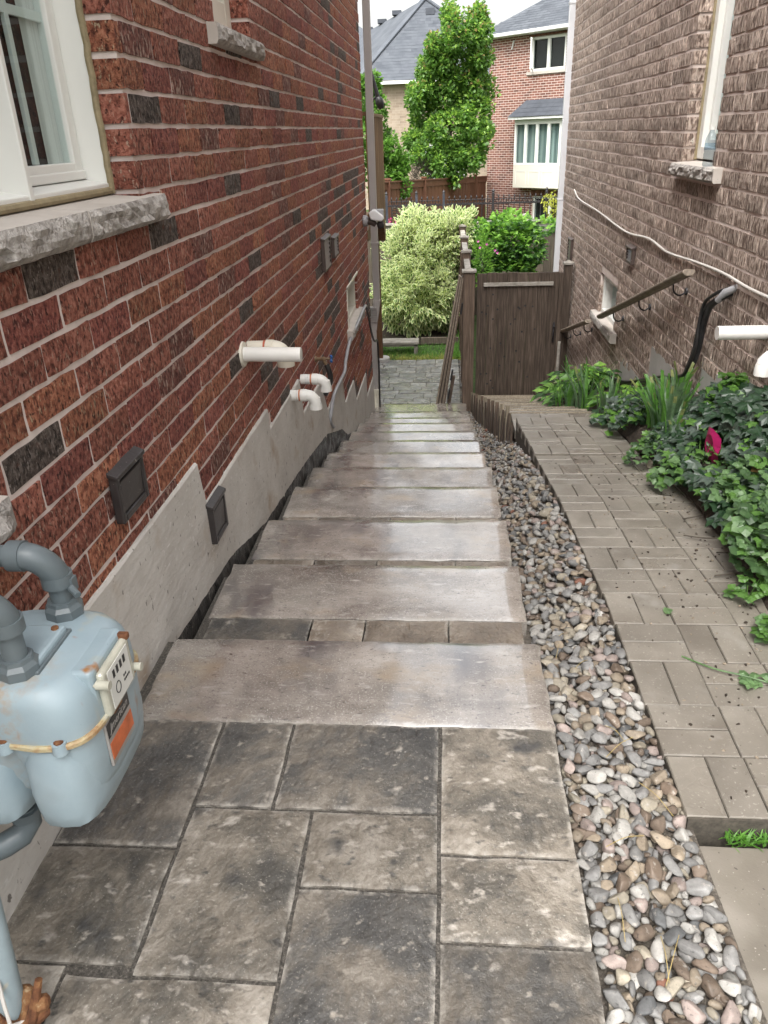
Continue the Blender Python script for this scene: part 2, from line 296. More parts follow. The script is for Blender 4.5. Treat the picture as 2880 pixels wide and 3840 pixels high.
M_LF_MAPLE = [leafm('maple_leaf_deep', (0.055, 0.125, 0.02), (0.095, 0.19, 0.033)), leafm('maple_leaf_mid', (0.08, 0.18, 0.027), (0.12, 0.25, 0.04)),
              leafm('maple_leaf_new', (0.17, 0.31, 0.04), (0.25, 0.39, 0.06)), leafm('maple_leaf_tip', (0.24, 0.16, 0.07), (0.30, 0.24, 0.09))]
M_LF_LT = [leafm('young_leaf_mid', (0.06, 0.14, 0.02), (0.09, 0.20, 0.03)), leafm('young_leaf_light', (0.11, 0.24, 0.03), (0.15, 0.30, 0.045))]
M_LF_CREAM = leafm('leaf_margin_cream', (0.64, 0.69, 0.37), (0.76, 0.80, 0.50))
M_LF_VGREEN = leafm('leaf_centre_green', (0.07, 0.155, 0.035), (0.13, 0.24, 0.06))
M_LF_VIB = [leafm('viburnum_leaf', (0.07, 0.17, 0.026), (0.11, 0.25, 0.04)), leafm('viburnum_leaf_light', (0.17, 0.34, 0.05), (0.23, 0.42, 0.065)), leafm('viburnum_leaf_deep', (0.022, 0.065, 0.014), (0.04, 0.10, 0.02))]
M_LF_YEL = leafm('yellow_green_leaf', (0.30, 0.34, 0.04), (0.42, 0.42, 0.06))
M_LF_IVY = [leafm('ivy_leaf_deep', (0.018, 0.045, 0.020), (0.035, 0.075, 0.034), 0.3), leafm('ivy_leaf_grey', (0.060, 0.090, 0.068), (0.105, 0.14, 0.105), 0.28), leafm('ivy_leaf_fresh', (0.07, 0.17, 0.03), (0.12, 0.24, 0.045), 0.35)]
M_LF_COL = [leafm('columbine_leaf', (0.042, 0.088, 0.034), (0.072, 0.130, 0.052), 0.35), leafm('columbine_leaf_pale', (0.11, 0.20, 0.085), (0.16, 0.26, 0.11), 0.35), leafm('columbine_leaf_fresh', (0.075, 0.165, 0.035), (0.11, 0.22, 0.05), 0.35), leafm('withered_leaf', (0.16, 0.085, 0.03), (0.28, 0.17, 0.07), 0.6)]
M_IRIS = [leafm('iris_blade', (0.07, 0.18, 0.032), (0.12, 0.27, 0.055), 0.35, 10), leafm('iris_blade_grey', (0.085, 0.15, 0.075), (0.13, 0.21, 0.105), 0.35, 10), leafm('iris_blade_cut', (0.16, 0.20, 0.07), (0.24, 0.26, 0.10), 0.5, 10)]
M_GRASS = [leafm('grass_green', (0.07, 0.19, 0.025), (0.12, 0.28, 0.04)), leafm('grass_yellow', (0.30, 0.32, 0.07), (0.42, 0.40, 0.11)), leafm('grass_light', (0.13, 0.30, 0.045), (0.19, 0.38, 0.065))]
M_BARK = mat('tree_bark', [(0.3, (0.03, 0.024, 0.018)), (0.7, (0.085, 0.07, 0.055))], nscale=12, stretch=(1, 1, 0.25), rough=0.9, bump=((20, 0.8, (1, 1, 0.3), 0.02),))
M_CONIFER = leafm('conifer_brown', (0.05, 0.045, 0.035), (0.085, 0.07, 0.055))
M_PINK = flat('pink_petal', (0.60, 0.16, 0.42), 0.5)
M_RED_PETAL = flat('hot_pink_petal', (0.62, 0.05, 0.25), 0.5)
PEB = [mat('pebble_' + n, [(0.3, tuple(x * 0.50 for x in c)), (0.55, tuple(x * 0.80 for x in c)), (0.75, tuple(x * 1.12 for x in c))], nscale=42, detail=7, nrough=0.75, rough=(0.45, 0.9, 9, 0.4, 0.6), spec=0.35, orand=0.25,
           bump=((60, 0.3, ONE, 0.004),), flecks=[(120, 0.60, 0.68, tuple(x * 0.35 for x in c), ONE), (60, 0.60, 0.72, (0.34, 0.315, 0.28), ONE)])
       for n, c in (('grey', (0.25, 0.245, 0.235)), ('pale', (0.40, 0.385, 0.355)), ('tan', (0.31, 0.255, 0.19)), ('pink', (0.35, 0.285, 0.255)), ('brown', (0.19, 0.145, 0.11)), ('rust', (0.26, 0.125, 0.085)), ('slate', (0.12, 0.122, 0.122)), ('buff', (0.36, 0.32, 0.25)))]
PEBW = [0.25, 0.22, 0.18, 0.09, 0.10, 0.008, 0.04, 0.11]

# ------------------------------------------------------------------ geometry helpers
class B:
    def __init__(s): s.v = []; s.f = []; s.m = []; s.attr = None
    def add(s, vs, fs, mi=0):
        o = len(s.v); s.v.extend([tuple(p) for p in vs]); s.f.extend([tuple(i + o for i in f) for f in fs])
        s.m.extend([mi] * len(fs)); return s
    def box(s, x0, x1, y0, y1, z0, z1, mi=0):
        return s.add([(x0, y0, z0), (x1, y0, z0), (x1, y1, z0), (x0, y1, z0), (x0, y0, z1), (x1, y0, z1), (x1, y1, z1), (x0, y1, z1)],
                     [(0, 3, 2, 1), (4, 5, 6, 7), (0, 1, 5, 4), (1, 2, 6, 5), (2, 3, 7, 6), (3, 0, 4, 7)], mi)
    def beam(s, p0, p1, w, h, up=(0, 0, 1), mi=0):
        p0, p1 = Vector(p0), Vector(p1); d = (p1 - p0).normalized(); u = Vector(up)
        r = d.cross(u).normalized(); u = r.cross(d).normalized()
        vs = []
        for p in (p0, p1):
            for a, b in ((-1, -1), (1, -1), (1, 1), (-1, 1)): vs.append(p + r * a * w / 2 + u * b * h / 2)
        return s.add(vs, [(3, 2, 1, 0), (4, 5, 6, 7), (0, 1, 5, 4), (1, 2, 6, 5), (2, 3, 7, 6), (3, 0, 4, 7)], mi)
    def tube(s, pts, r, n=8, mi=0, caps=True, ridges=None):
        pts = [Vector(p) for p in pts]; k = len(pts); o = len(s.v)
        rs = r if isinstance(r, (list, tuple)) else [r] * k
        t0 = (pts[1] - pts[0]).normalized(); a = t0.orthogonal().normalized()
        for i, p in enumerate(pts):
            t = (pts[min(i + 1, k - 1)] - pts[max(i - 1, 0)]).normalized()
            a = (a - t * a.dot(t)).normalized(); b = t.cross(a)
            for j in range(n):
                g = 2 * PI * j / n; s.v.append(tuple(p + (a * math.cos(g) + b * math.sin(g)) * rs[i]))
        for i in range(k - 1):
            for j in range(n):
                s.f.append((o + i * n + j, o + i * n + (j + 1) % n, o + (i + 1) * n + (j + 1) % n, o + (i + 1) * n + j)); s.m.append(mi)
        if caps:
            s.f.append(tuple(o + j for j in range(n))[::-1]); s.m.append(mi)
            s.f.append(tuple(o + (k - 1) * n + j for j in range(n))); s.m.append(mi)
        return s
    def cyl(s, p0, p1, r0, r1=None, n=16, mi=0): return s.tube([p0, p1], [r0, r0 if r1 is None else r1], n, mi)
    def pipe(s, pts, ro, ri, n=18, mi=0):      # open-ended pipe with wall thickness at the far end
        s.tube(pts, ro, n, mi, caps=False)
        pts2 = [Vector(p) for p in pts]; e = pts2[-1]; d = (pts2[-1] - pts2[-2]).normalized()
        s.tube([e, e + d * 0.0005, e + d * 0.0003, e - d * 0.06], [ro, (ro * 0.9 + ri * 0.1), ri, ri], n, mi, caps=False)
        o = len(s.v); a = d.orthogonal().normalized(); b = d.cross(a)
        s.add([e - d * 0.06 + (a * math.cos(2 * PI * j / n) + b * math.sin(2 * PI * j / n)) * ri for j in range(n)], [tuple(range(n))], mi)
        return s
    def lathe(s, base, axis, prof, n=20, mi=0):
        base = Vector(base); ax = Vector(axis).normalized()
        return s.tube([base + ax * h for r, h in prof], [r for r, h in prof], n, mi)
    def prism(s, poly, fn, a, b, mi=0):        # poly of 2d points, fn(u,v,w)->xyz
        n = len(poly)
        vs = [fn(u, v, a) for u, v in poly] + [fn(u, v, b) for u, v in poly]
        return s.add(vs, [tuple(range(n))[::-1], tuple(range(n, 2 * n))] + [(i, (i + 1) % n, n + (i + 1) % n, n + i) for i in range(n)], mi)
    def mesh(s, name, mats, smooth=False):
        me = bpy.data.meshes.new(name); me.from_pydata(s.v, [], s.f)
        for m in (mats if isinstance(mats, (list, tuple)) else [mats]): me.materials.append(m)
        me.polygons.foreach_set('material_index', s.m)
        if smooth: me.polygons.foreach_set('use_smooth', [True] * len(s.f))
        if s.attr:
            a = me.attributes.new('edge', 'FLOAT', 'POINT'); a.data.foreach_set('value', s.attr + [1.0] * (len(s.v) - len(s.attr)))
        me.update(); return me

WLOC = {}
def link(name, me, parent=None, loc=(0, 0, 0), local=False, rotz=0.0):
    o = bpy.data.objects.new(name, me); COL.objects.link(o)
    loc = Vector(loc)
    if parent is not None:
        o.parent = parent
        o.location = loc if local else loc - WLOC.get(parent.name, Vector())
        WLOC[o.name] = loc if not local else Vector()
    else:
        o.location = loc; WLOC[o.name] = loc
    if rotz: o.rotation_euler = (0, 0, rotz)
    return o
def obj(name, b, mats, parent=None, smooth=False, bevel=0.0, seg=2, local=False):
    o = link(name, b.mesh(name, mats, smooth), parent, local=local)
    if bevel:
        md = o.modifiers.new('bevel', 'BEVEL'); md.width = bevel; md.segments = seg; md.limit_method = 'ANGLE'; md.angle_limit = math.radians(40)
    if smooth:
        md = o.modifiers.new('split', 'EDGE_SPLIT'); md.split_angle = math.radians(38)
    return o
def tag(o, label=None, cat=None, group=None, kind=None):
    if label: o['label'] = label
    if cat: o['category'] = cat
    if group: o['group'] = group
    if kind: o['kind'] = kind
    return o
def thing(name, label, cat, loc=(0, 0, 0), group=None, rotz=0.0):
    o = link(name, None, None, loc); o.empty_display_size = 0.1
    o.rotation_euler = (0, 0, rotz)
    return tag(o, label, cat, group)
def struct(name, b, mats, parent=None, **k): return tag(obj(name, b, mats, parent, **k), kind='structure')
def pick(ws):
    x = rnd.random() * sum(ws)
    for i, w in enumerate(ws):
        x -= w
        if x <= 0: return i
    return len(ws) - 1
def text_mesh(c, name):
    t_ = bpy.data.objects.new('text_source', c); COL.objects.link(t_)
    bpy.context.view_layer.update()
    me = bpy.data.meshes.new_from_object(t_.evaluated_get(bpy.context.evaluated_depsgraph_get())); me.name = name
    bpy.data.objects.remove(t_); return me
def lerp(a, b, t): return a + (b - a) * t
def interp(x, xs, ys):
    if x <= xs[0]: return ys[0]
    for i in range(len(xs) - 1):
        if x <= xs[i + 1]: return lerp(ys[i], ys[i + 1], (x - xs[i]) / (xs[i + 1] - xs[i]))
    return ys[-1]
def spline(pts, per=8):
    P = [Vector(p) for p in pts]; P = [P[0] * 2 - P[1]] + P + [P[-1] * 2 - P[-2]]; out = []
    for i in range(1, len(P) - 2):
        a, b, c, d = P[i - 1:i + 3]
        for k in range(per):
            t = k / per
            out.append(0.5 * ((2 * b) + (c - a) * t + (2 * a - 5 * b + 4 * c - d) * t * t + (3 * b - a - 3 * c + d) * t ** 3))
    out.append(P[-2]); return out

# ------------------------------------------------------------------ ground levels
ST_Y = [2.105, 2.83, 3.50, 4.21, 4.86, 5.57, 6.38, 7.15, 7.85, 8.52, 9.25, 10.0]
ST_Z = [0.0, -0.13, -0.255, -0.39, -0.54, -0.715, -0.925, -1.125, -1.29, -1.465, -1.64, -1.785]
ST_XL, ST_XR = -0.91, 0.305
def st_shift(y): return -0.035 * max(0.0, min(1.0, (y - 4.5) / 5.0))
TERR_Z = -1.93
LAWN_Z = -1.95
def zgravel(y): return interp(y, [0.0, 1.9] + [0.5 * (a + b) for a, b in zip(ST_Y[:-1], ST_Y[1:])] + [11.0, 14.0], [-0.055, -0.06] + [z - 0.055 for z in ST_Z[1:]] + [-1.95, -1.97])
def zgrav(x, y):
    t = max(0.0, min(1.0, (x - 0.33) / 0.22)); zs = zgravel(y)
    zt = max(zs, zpath(y) - 0.020) if y < 4.6 else max(zs, zpath_far(y) - lerp(0.03, 0.11, min(1, (y - 4.6) / 1.2)))
    return lerp(zs, max(zs, zt), t)
def zpath(y): return interp(y, [1.43, 2.4, 3.43, 4.35, 5.0, 5.3], [-0.045, -0.035, -0.12, -0.25, -0.34, -0.385])
PATH_STEPS = 11
def zpath_far(y):
    if y <= 5.3: return zpath(y)
    return lerp(-0.385, -1.67, (y - 5.3) / (10.0 - 5.3))
def xpath(y): return 0.603 - 0.026 * (y - 1.4)
def zbed(x, y):
    t = max(0.0, min(1.0, (x - 1.0) / 0.55))
    zw = interp(y, [1.0, 3.0, 4.3, 6.0, 7.0, 10.0, 11.5], [0.16, 0.16, 0.10, -0.40, -0.62, -1.55, -1.8])
    return lerp(zpath_far(y) - 0.03, zw, t ** 0.8) + 0.015 * noise.noise((x * 6, y * 6, 0))

gb = B(); gb.add([(-600, -600, -2.12), (600, -600, -2.12), (600, 600, -2.12), (-600, 600, -2.12)], [(0, 1, 2, 3)])
struct('ground', gb, M_MULCH)
fy = B(); fy.box(-40, 40, -30, -0.9, -1.5, -0.14)
struct('front_yard', fy, M_MULCH)
# ------------------------------------------------------------------ landing paving
landing = B(); landing.box(-0.963, 0.285, -0.9, 1.698, -0.14, -0.0085)
landing = struct('landing_paving', landing, M_SAND)
SLABS = [  # x0 x1 y0 y1 dark
    (-0.945, -0.642, 1.262, 1.697, 1), (-0.632, -0.437, 1.390, 1.697, 1), (-0.427, -0.019, 1.390, 1.697, 1), (-0.009, 0.303, 1.272, 1.697, 0),
    (-0.950, -0.642, 0.968, 1.252, 0), (-0.632, -0.336, 0.951, 1.380, 0), (-0.326, -0.019, 1.170, 1.380, 0), (-0.009, 0.303, 1.052, 1.262, 0),
    (-0.326, -0.019, 0.640, 1.160, 1), (-0.009, 0.303, 0.610, 1.042, 1), (-0.770, -0.336, 0.640, 0.941, 0), (-0.950, -0.780, 0.760, 0.958, 0),
    (-0.950, -0.780, 0.40, 0.750, 0), (-0.770, -0.336, 0.33, 0.630, 1), (-0.326, -0.019, 0.33, 0.630, 0), (-0.009, 0.303, 0.17, 0.600, 0),
    (-0.950, -0.540, -0.15, 0.320, 0), (-0.530, -0.019, -0.15, 0.320, 1), (-0.009, 0.303, -0.30, 0.160, 0), (-0.950, -0.450, -0.88, -0.16, 0), (-0.440, -0.019, -0.88, -0.16, 0), (-0.009, 0.303, -0.88, -0.31, 0)]
def slab_bm(x0, x1, y0, y1, z0, z1, amp=0.0013, step=0.045, edge=0.004):
    b = B(); nx = max(2, int((x1 - x0) / step)); ny = max(2, int((y1 - y0) / step))
    W = {}
    rx, ry = 0.013 / (x1 - x0), 0.013 / (y1 - y0)
    us = [0.0] + [lerp(rx, 1 - rx, i / (nx - 2)) for i in range(nx - 1)] + [1.0] if nx > 3 else [i / nx for i in range(nx + 1)]
    ws = [0.0] + [lerp(ry, 1 - ry, j / (ny - 2)) for j in range(ny - 1)] + [1.0] if ny > 3 else [j / ny for j in range(ny + 1)]
    def P(i, j):
        x = lerp(x0, x1, us[i]); y = lerp(y0, y1, ws[j]); e = (i in (0, nx)) or (j in (0, ny))
        q = Vector((x * 7, y * 7, z1 * 5))
        if e:
            x += edge * 0.9 * noise.noise(Vector((x * 31, y * 31, 3.1))) ; y += edge * 0.9 * noise.noise(Vector((x * 31, y * 31, 7.7)))
        z = z1 + amp * 2.2 * noise.noise(q) + amp * noise.noise(q * 3.1) - (edge * (0.8 + 0.7 * max(0, noise.noise(q * 4.3))) if e else 0)
        return (x, y, z)
    vs = [P(i, j) for j in range(ny + 1) for i in range(nx + 1)]
    fs = [(j * (nx + 1) + i, j * (nx + 1) + i + 1, (j + 1) * (nx + 1) + i + 1, (j + 1) * (nx + 1) + i) for j in range(ny) for i in range(nx)]
    b.add(vs, fs)
    b.attr = [1.0 if (i in (0, nx) or j in (0, ny)) else 0.0 for j in range(ny + 1) for i in range(nx + 1)]
    per = [i for i in range(nx + 1)] + [(j + 1) * (nx + 1) - 1 for j in range(1, ny + 1)] + [ny * (nx + 1) + i for i in range(nx - 1, -1, -1)] + [j * (nx + 1) for j in range(ny - 1, 0, -1)]
    o = len(b.v)
    for k in per:
        p = b.v[k]; b.v.append((p[0] + 0.002 * (1 if p[0] > (x0 + x1) / 2 else -1) * -1, p[1], z0))
    n = len(per)
    for k in range(n):
        b.f.append((per[k], o + k, o + (k + 1) % n, per[(k + 1) % n])); b.m.append(0)
    return b
for k, (x0, x1, y0, y1, dk) in enumerate(SLABS):
    obj('paving_slab', slab_bm(x0, x1, y0, y1, -0.06, 0.0 + rnd.uniform(-0.0015, 0.0015)), M_SLAB_D if dk else M_SLAB, landing, smooth=True)

# ------------------------------------------------------------------ stone staircase
stairs = thing('stone_staircase', 'wet pale stone staircase going down between the two brick walls', 'stairs', (-0.3, 1.7, 0))
base = B()
for k in range(1, 12):
    y0 = ST_Y[k - 1] - 0.03
    base.box(-0.94 + st_shift(ST_Y[k]), 0.285 + st_shift(ST_Y[k]), y0, ST_Y[k] - 0.06, ST_Z[k] - 0.5, ST_Z[k] - 0.035)
obj('bedding', base, M_SAND, stairs)
for k in range(12):
    sh = st_shift(ST_Y[k]); z = ST_Z[k]
    obj('step_slab', slab_bm(ST_XL + sh, ST_XR + sh + 0.004 * rnd.uniform(-1, 1), ST_Y[k] - 0.405, ST_Y[k], z - 0.16, z, amp=0.0009, step=0.05, edge=0.008), M_STEP, stairs, smooth=True)
    if k:
        y0, y1 = ST_Y[k - 1] - 0.012, ST_Y[k] - 0.41
        x = ST_XL + sh + 0.015; cuts = [x]
        while x < ST_XR + sh - 0.12:
            x += rnd.choice((0.19, 0.29, 0.36, 0.40)); cuts.append(min(x, ST_XR + sh - 0.015))
        if k == 1: cuts = [ST_XL + 0.015, -0.50, -0.30, 0.012, 0.285]
        for a, b_ in zip(cuts[:-1], cuts[1:]):
            if b_ - a > 0.03: obj('filler_stone', slab_bm(a + 0.003, b_ - 0.004, y0, y1, z - 0.07, z - 0.004, amp=0.002, step=0.05), M_SLAB_D if (k == 1 and a < -0.6) else M_FILL, stairs, smooth=True)
# sand in the gap between the stairs and the wall
sb = B()
for k in range(12):
    y0 = -0.9 if k == 0 else ST_Y[k - 1] - 0.02
    z = ST_Z[k] - (0.012 if k == 0 else 0.05)
    sb.add([(-1.0, y0, z + 0.02), (ST_XL + st_shift(ST_Y[k]) + 0.004, y0, z - 0.005), (ST_XL + st_shift(ST_Y[k]) + 0.004, ST_Y[k] + 0.01, z - 0.015 - 0.02 * (k > 0)), (-1.0, ST_Y[k] + 0.01, z - 0.02)], [(0, 1, 2, 3)])
tag(obj('joint_sand', sb, M_SAND), 'dark coarse sand filling the gap between stairs and red wall', 'sand', kind='stuff')

# ------------------------------------------------------------------ terrace at the foot of the stairs
tb = B(); tb.box(-1.9, 0.20, 9.9, 12.78, -2.1, TERR_Z - 0.022)
terr = struct('terrace', tb, M_SAND)
y = 9.98; row = 0
while y < 12.74:
    h = rnd.choice((0.16, 0.22, 0.31)); h = min(h, 12.76 - y)
    if 12.76 - (y + h) < 0.1: h = 12.76 - y
    x = -1.9 + rnd.uniform(0, 0.2) * (row % 2)
    edge_x = 0.02
    while x < edge_x - 0.02:
        w = rnd.choice((0.24, 0.32, 0.42)); w = min(w, edge_x - x)
        if edge_x - x - w < 0.12: w = edge_x - x
        obj('terrace_slab', slab_bm(x + 0.006, x + w - 0.006, y + 0.008, y + h - 0.008, TERR_Z - 0.06, TERR_Z + rnd.uniform(-0.002, 0.002), amp=0.003, step=0.1), M_TERR, terr, smooth=True)
        x += w
    obj('terrace_slab', slab_bm(0.026, 0.20, y + 0.004, y + h - 0.004, TERR_Z - 0.06, TERR_Z, amp=0.003, step=0.1), M_TERR, terr, smooth=True)
    y += h; row += 1
# lawn and neighbour's ground
lb = B(); nx, ny = 40, 22
vs = []
for j in range(ny + 1):
    for i in range(nx + 1):
        x = lerp(-7, 7, i / nx); yy = lerp(12.77, 16.25, j / ny)
        vs.append((x, yy, LAWN_Z + 0.02 * noise.noise((x * 1.3, yy * 1.3, 0)) + (0.05 * (yy - 12.77) / 3.4)))
lb.add(vs, [(j * (nx + 1) + i, j * (nx + 1) + i + 1, (j + 1) * (nx + 1) + i + 1, (j + 1) * (nx + 1) + i) for j in range(ny) for i in range(nx)])
struct('lawn', lb, M_LAWN)
lb2 = B(); lb2.box(-7, -1.9, 9.95, 12.77, -2.1, LAWN_Z); lb2.box(0.30, 7, 10.15, 12.77, -2.1, LAWN_Z - 0.02)
struct('side_lawn', lb2, M_LAWN)
nb = B()
nb.add([(-60, 16.4, -0.85), (60, 16.4, -0.85), (60, 22, -0.95), (-60, 22, -0.95), (60, 30, -1.36), (-60, 30, -1.36), (60, 60, -1.5), (-60, 60, -1.5), (-60, 16.4, -2.2), (60, 16.4, -2.2)],
       [(0, 1, 2, 3), (3, 2, 4, 5), (5, 4, 6, 7), (8, 9, 1, 0)])
struct('neighbour_lawn', nb, M_LAWN)
# grass blades
gr = B()
def blade(b, p, h, w, lean, mi):
    a = rnd.uniform(0, 2 * PI); c, s_ = math.cos(a), math.sin(a)
    lx, ly = lean * math.cos(a + 1.2), lean * math.sin(a + 1.2)
    x, y_, z = p
    b.add([(x - c * w, y_ - s_ * w, z), (x + c * w, y_ + s_ * w, z), (x + lx * 0.4 + c * w * 0.7, y_ + ly * 0.4 + s_ * w * 0.7, z + h * 0.6), (x + lx, y_ + ly, z + h), (x + lx * 0.4 - c * w * 0.7, y_ + ly * 0.4 - s_ * w * 0.7, z + h * 0.6)],
          [(0, 1, 2, 4), (4, 2, 3)], mi)
for _ in range(9000):
    x, yy = rnd.uniform(-2.0, 0.4), 12.78 + 1.9 * rnd.random() ** 1.4
    yl = rnd.random() < max(0, 0.9 - (yy - 12.78) * 2.2)
    blade(gr, (x, yy, LAWN_Z - 0.01), rnd.uniform(0.03, 0.09), 0.004, 0.05, 1 if yl else rnd.choice((0, 0, 2)))
for _ in range(2500):
    blade(gr, (rnd.uniform(0.02, 0.24), rnd.uniform(12.8, 15.8), LAWN_Z), rnd.uniform(0.04, 0.12), 0.004, 0.05, rnd.choice((0, 2)))
tag(obj('grass', gr, M_GRASS), 'short green lawn grass with a yellowed front edge', 'grass', kind='stuff')

# ------------------------------------------------------------------ gravel strip
gvb = B(); vs = []; NYG = 90
for j in range(NYG + 1):
    yy = lerp(-0.6, 15.6, j / NYG); sh = st_shift(yy)
    x0 = ST_XR + sh - 0.03; x1 = xpath(yy) + 0.02 if yy < 10 else 0.40
    for i in range(5):
        vs.append((lerp(x0, x1, i / 4), yy, zgrav(lerp(x0, x1, i / 4), yy) - 0.026))
gvb.add(vs, [(j * 5 + i, j * 5 + i + 1, (j + 1) * 5 + i + 1, (j + 1) * 5 + i) for j in range(NYG) for i in range(4)])
gravel = struct('gravel_bed', gvb, mat('gravel_fines', [(0.3, (0.055, 0.046, 0.037)), (0.6, (0.13, 0.113, 0.093)), (0.75, (0.24, 0.215, 0.18))], nscale=110, rough=0.9, bump=((140, 1.0, ONE, 0.008),)))
def pebble_me(name, seed, sub):
    bm = bmesh.new(); bmesh.ops.create_icosphere(bm, subdivisions=sub, radius=1.0)
    r = random.Random(seed); off = Vector((r.uniform(-50, 50), r.uniform(-50, 50), r.uniform(-50, 50)))
    sx, sy, sz = r.uniform(0.9, 1.35), r.uniform(0.60, 0.95), r.uniform(0.45, 0.75)
    pl = [(Vector((r.gauss(0, 1), r.gauss(0, 1), r.gauss(0, 1))).normalized(), r.uniform(0.48, 0.82)) for _ in range(9)]
    for v in bm.verts:
        d = v.co.normalized(); k = 1 + 0.20 * noise.noise(d * 1.2 + off) + 0.06 * noise.noise(d * 2.8 + off)
        p = d * k
        for n_, h in pl:
            e = p.dot(n_)
            if e > h: p -= n_ * (e - h) * 0.85
        v.co = Vector((p.x * sx, p.y * sy, p.z * sz))
    me = bpy.data.meshes.new(name); bm.to_mesh(me); bm.free()
    me.polygons.foreach_set('use_smooth', [True] * len(me.polygons)); return me
peb_hi = [pebble_me('pebble', 100 + i, 3) for i in range(16)]
peb_lo = [pebble_me('pebble_small', 300 + i, 2) for i in range(8)]
lo_data = [([v.co.copy() for v in m.vertices], [tuple(p.vertices) for p in m.polygons]) for m in peb_lo]
for m in peb_hi: m.materials.append(PEB[0])
cand = []
cell = {}
def try_place(x, y, r, lay):
    k = (int(x / 0.05), int(y / 0.05), lay)
    for dx in (-1, 0, 1):
        for dy in (-1, 0, 1):
            for (px, py, pr) in cell.get((k[0] + dx, k[1] + dy, lay), ()):
                if (px - x) ** 2 + (py - y) ** 2 < (0.82 * (pr + r)) ** 2: return False
    cell.setdefault(k, []).append((x, y, r)); return True
for lay, tries in ((0, 34000), (1, 42000)):
    for t in range(tries):
        fr = t / tries
        y = rnd.uniform(0.45, 15.4) if rnd.random() < 0.45 else rnd.uniform(0.45, 6.0)
        big = rnd.random()
        r = lerp(0.025, 0.008, fr ** 0.42) * (1 + (0.35 if big > 0.96 else 0))
        if y > 3.0: r = max(r, 0.013)
        sh = st_shift(y); x0 = ST_XR + sh + 0.012; x1 = (xpath(y) + 0.006) if y < 10.1 else 0.21
        if 10.1 <= y: x0 = 0.205; x1 = 0.38
        if y > 12.0 and rnd.random() < 0.3: continue
        x = rnd.uniform(x0 + r * 0.6, x1 - r * 0.6)
        if y > 9.8 and 0.19 < x < 0.38 and y < 10.15: continue
        if not try_place(x, y, r, lay): continue
        z = zgrav(x, y) - 0.024 + lay * 0.017 + r * 0.3 + rnd.uniform(-0.004, 0.007)
        cand.append((x, y, z, r))
cand.sort(key=lambda c: (c[1] * c[1] + c[0] * c[0] + 2.2) / (c[3] ** 2) if (proj(c[:3]) and proj(c[:3])[1] < 1040) else 1e9)
pst = B()
for i, (x, y, z, r) in enumerate(cand):
    a = rnd.uniform(0, 2 * PI); tx, ty = rnd.uniform(-0.35, 0.35), rnd.uniform(-0.35, 0.35); mi = pick(PEBW)
    if i < 300:
        o = link('pebble', rnd.choice(peb_hi), gravel, (x, y, z)); o.rotation_euler = (tx, ty, a); o.scale = (r * 1.15,) * 3
        o.material_slots[0].link = 'OBJECT'; o.material_slots[0].material = PEB[mi]
    else:
        vs, fs = lo_data[i % 8]
        Mx = Matrix.Translation((x, y, z)) @ Matrix.Rotation(a, 4, 'Z') @ Matrix.Rotation(tx, 4, 'X') @ Matrix.Rotation(ty, 4, 'Y') @ Matrix.Scale(r * 1.15, 4)
        pst.add([Mx @ v for v in vs], fs, mi)
pso = obj('pebbles', pst, PEB, gravel)
pso.data.polygons.foreach_set('use_smooth', [True] * len(pso.data.polygons))
tag(pso, kind='stuff')
# straw and grass bits lying in the gravel
for _ in range(11):
    b = B(); yy = rnd.uniform(0.8, 2.6); x = rnd.uniform(0.36, 0.55); z = zgravel(yy) + 0.02; a = rnd.uniform(0, PI)
    L_ = rnd.uniform(0.03, 0.07); c, s_ = math.cos(a) * L_, math.sin(a) * L_
    b.tube(spline([(x - c, yy - s_, z), (x, yy, z + 0.015), (x + c, yy + s_, z + 0.004)], 4), 0.0009, 4)
    obj('straw', b, flat('dry_straw', (0.34, 0.26, 0.10), 0.7) if _ == 0 else bpy.data.materials['dry_straw'], gravel)

# ------------------------------------------------------------------ brick path on the right
pb = B(); rows = 24
vs = []
ys = [1.44 + i * (5.32 - 1.44) / rows for i in range(rows + 1)]
for yy in ys:
    x0 = xpath(yy)
    vs += [(x0 + 0.004, yy, zpath(yy) - 0.3), (x0 + 0.004, yy, zpath(yy) - 0.0055), (1.57, yy, zpath(yy) - 0.0055)]
pb.add(vs, [(3 * i + k, 3 * i + k + 1, 3 * i + k + 4, 3 * i + k + 3) for i in range(rows) for k in range(2)])
pb.add([vs[0], vs[1], vs[2], (1.57, ys[0], vs[0][2])], [(0, 1, 2, 3)])
path = struct('brick_path', pb, flat('path_joint_sand', (0.06, 0.052, 0.041), 0.9, 0.45, 60))
def paver(x0, x1, y0, y1, zf, drop=0.0, par=path):
    b = B(); c = 0.0022; zz = []
    for (x, yy) in ((x0, y0), (x1, y0), (x1, y1), (x0, y1)): zz.append(zf(yy) + drop)
    top = [(x0 + c, y0 + c, zz[0]), (x1 - c, y0 + c, zz[1]), (x1 - c, y1 - c, zz[2]), (x0 + c, y1 - c, zz[3])]
    mid = [(x0, y0, zz[0] - 0.003), (x1, y0, zz[1] - 0.003), (x1, y1, zz[2] - 0.003), (x0, y1, zz[3] - 0.003)]
    bot = [(x, yy, z - 0.06) for (x, yy, z) in mid]
    b.add(top + mid + bot, [(0, 1, 2, 3)] + [(4 + i, 4 + (i + 1) % 4, (i + 1) % 4, i) for i in range(4)] + [(8 + i, 8 + (i + 1) % 4, 4 + (i + 1) % 4, 4 + i) for i in range(4)])
    return obj('paver', b, M_PATH, par)
U = 0.207; g = 0.0018
nrow = 0; y = 1.445
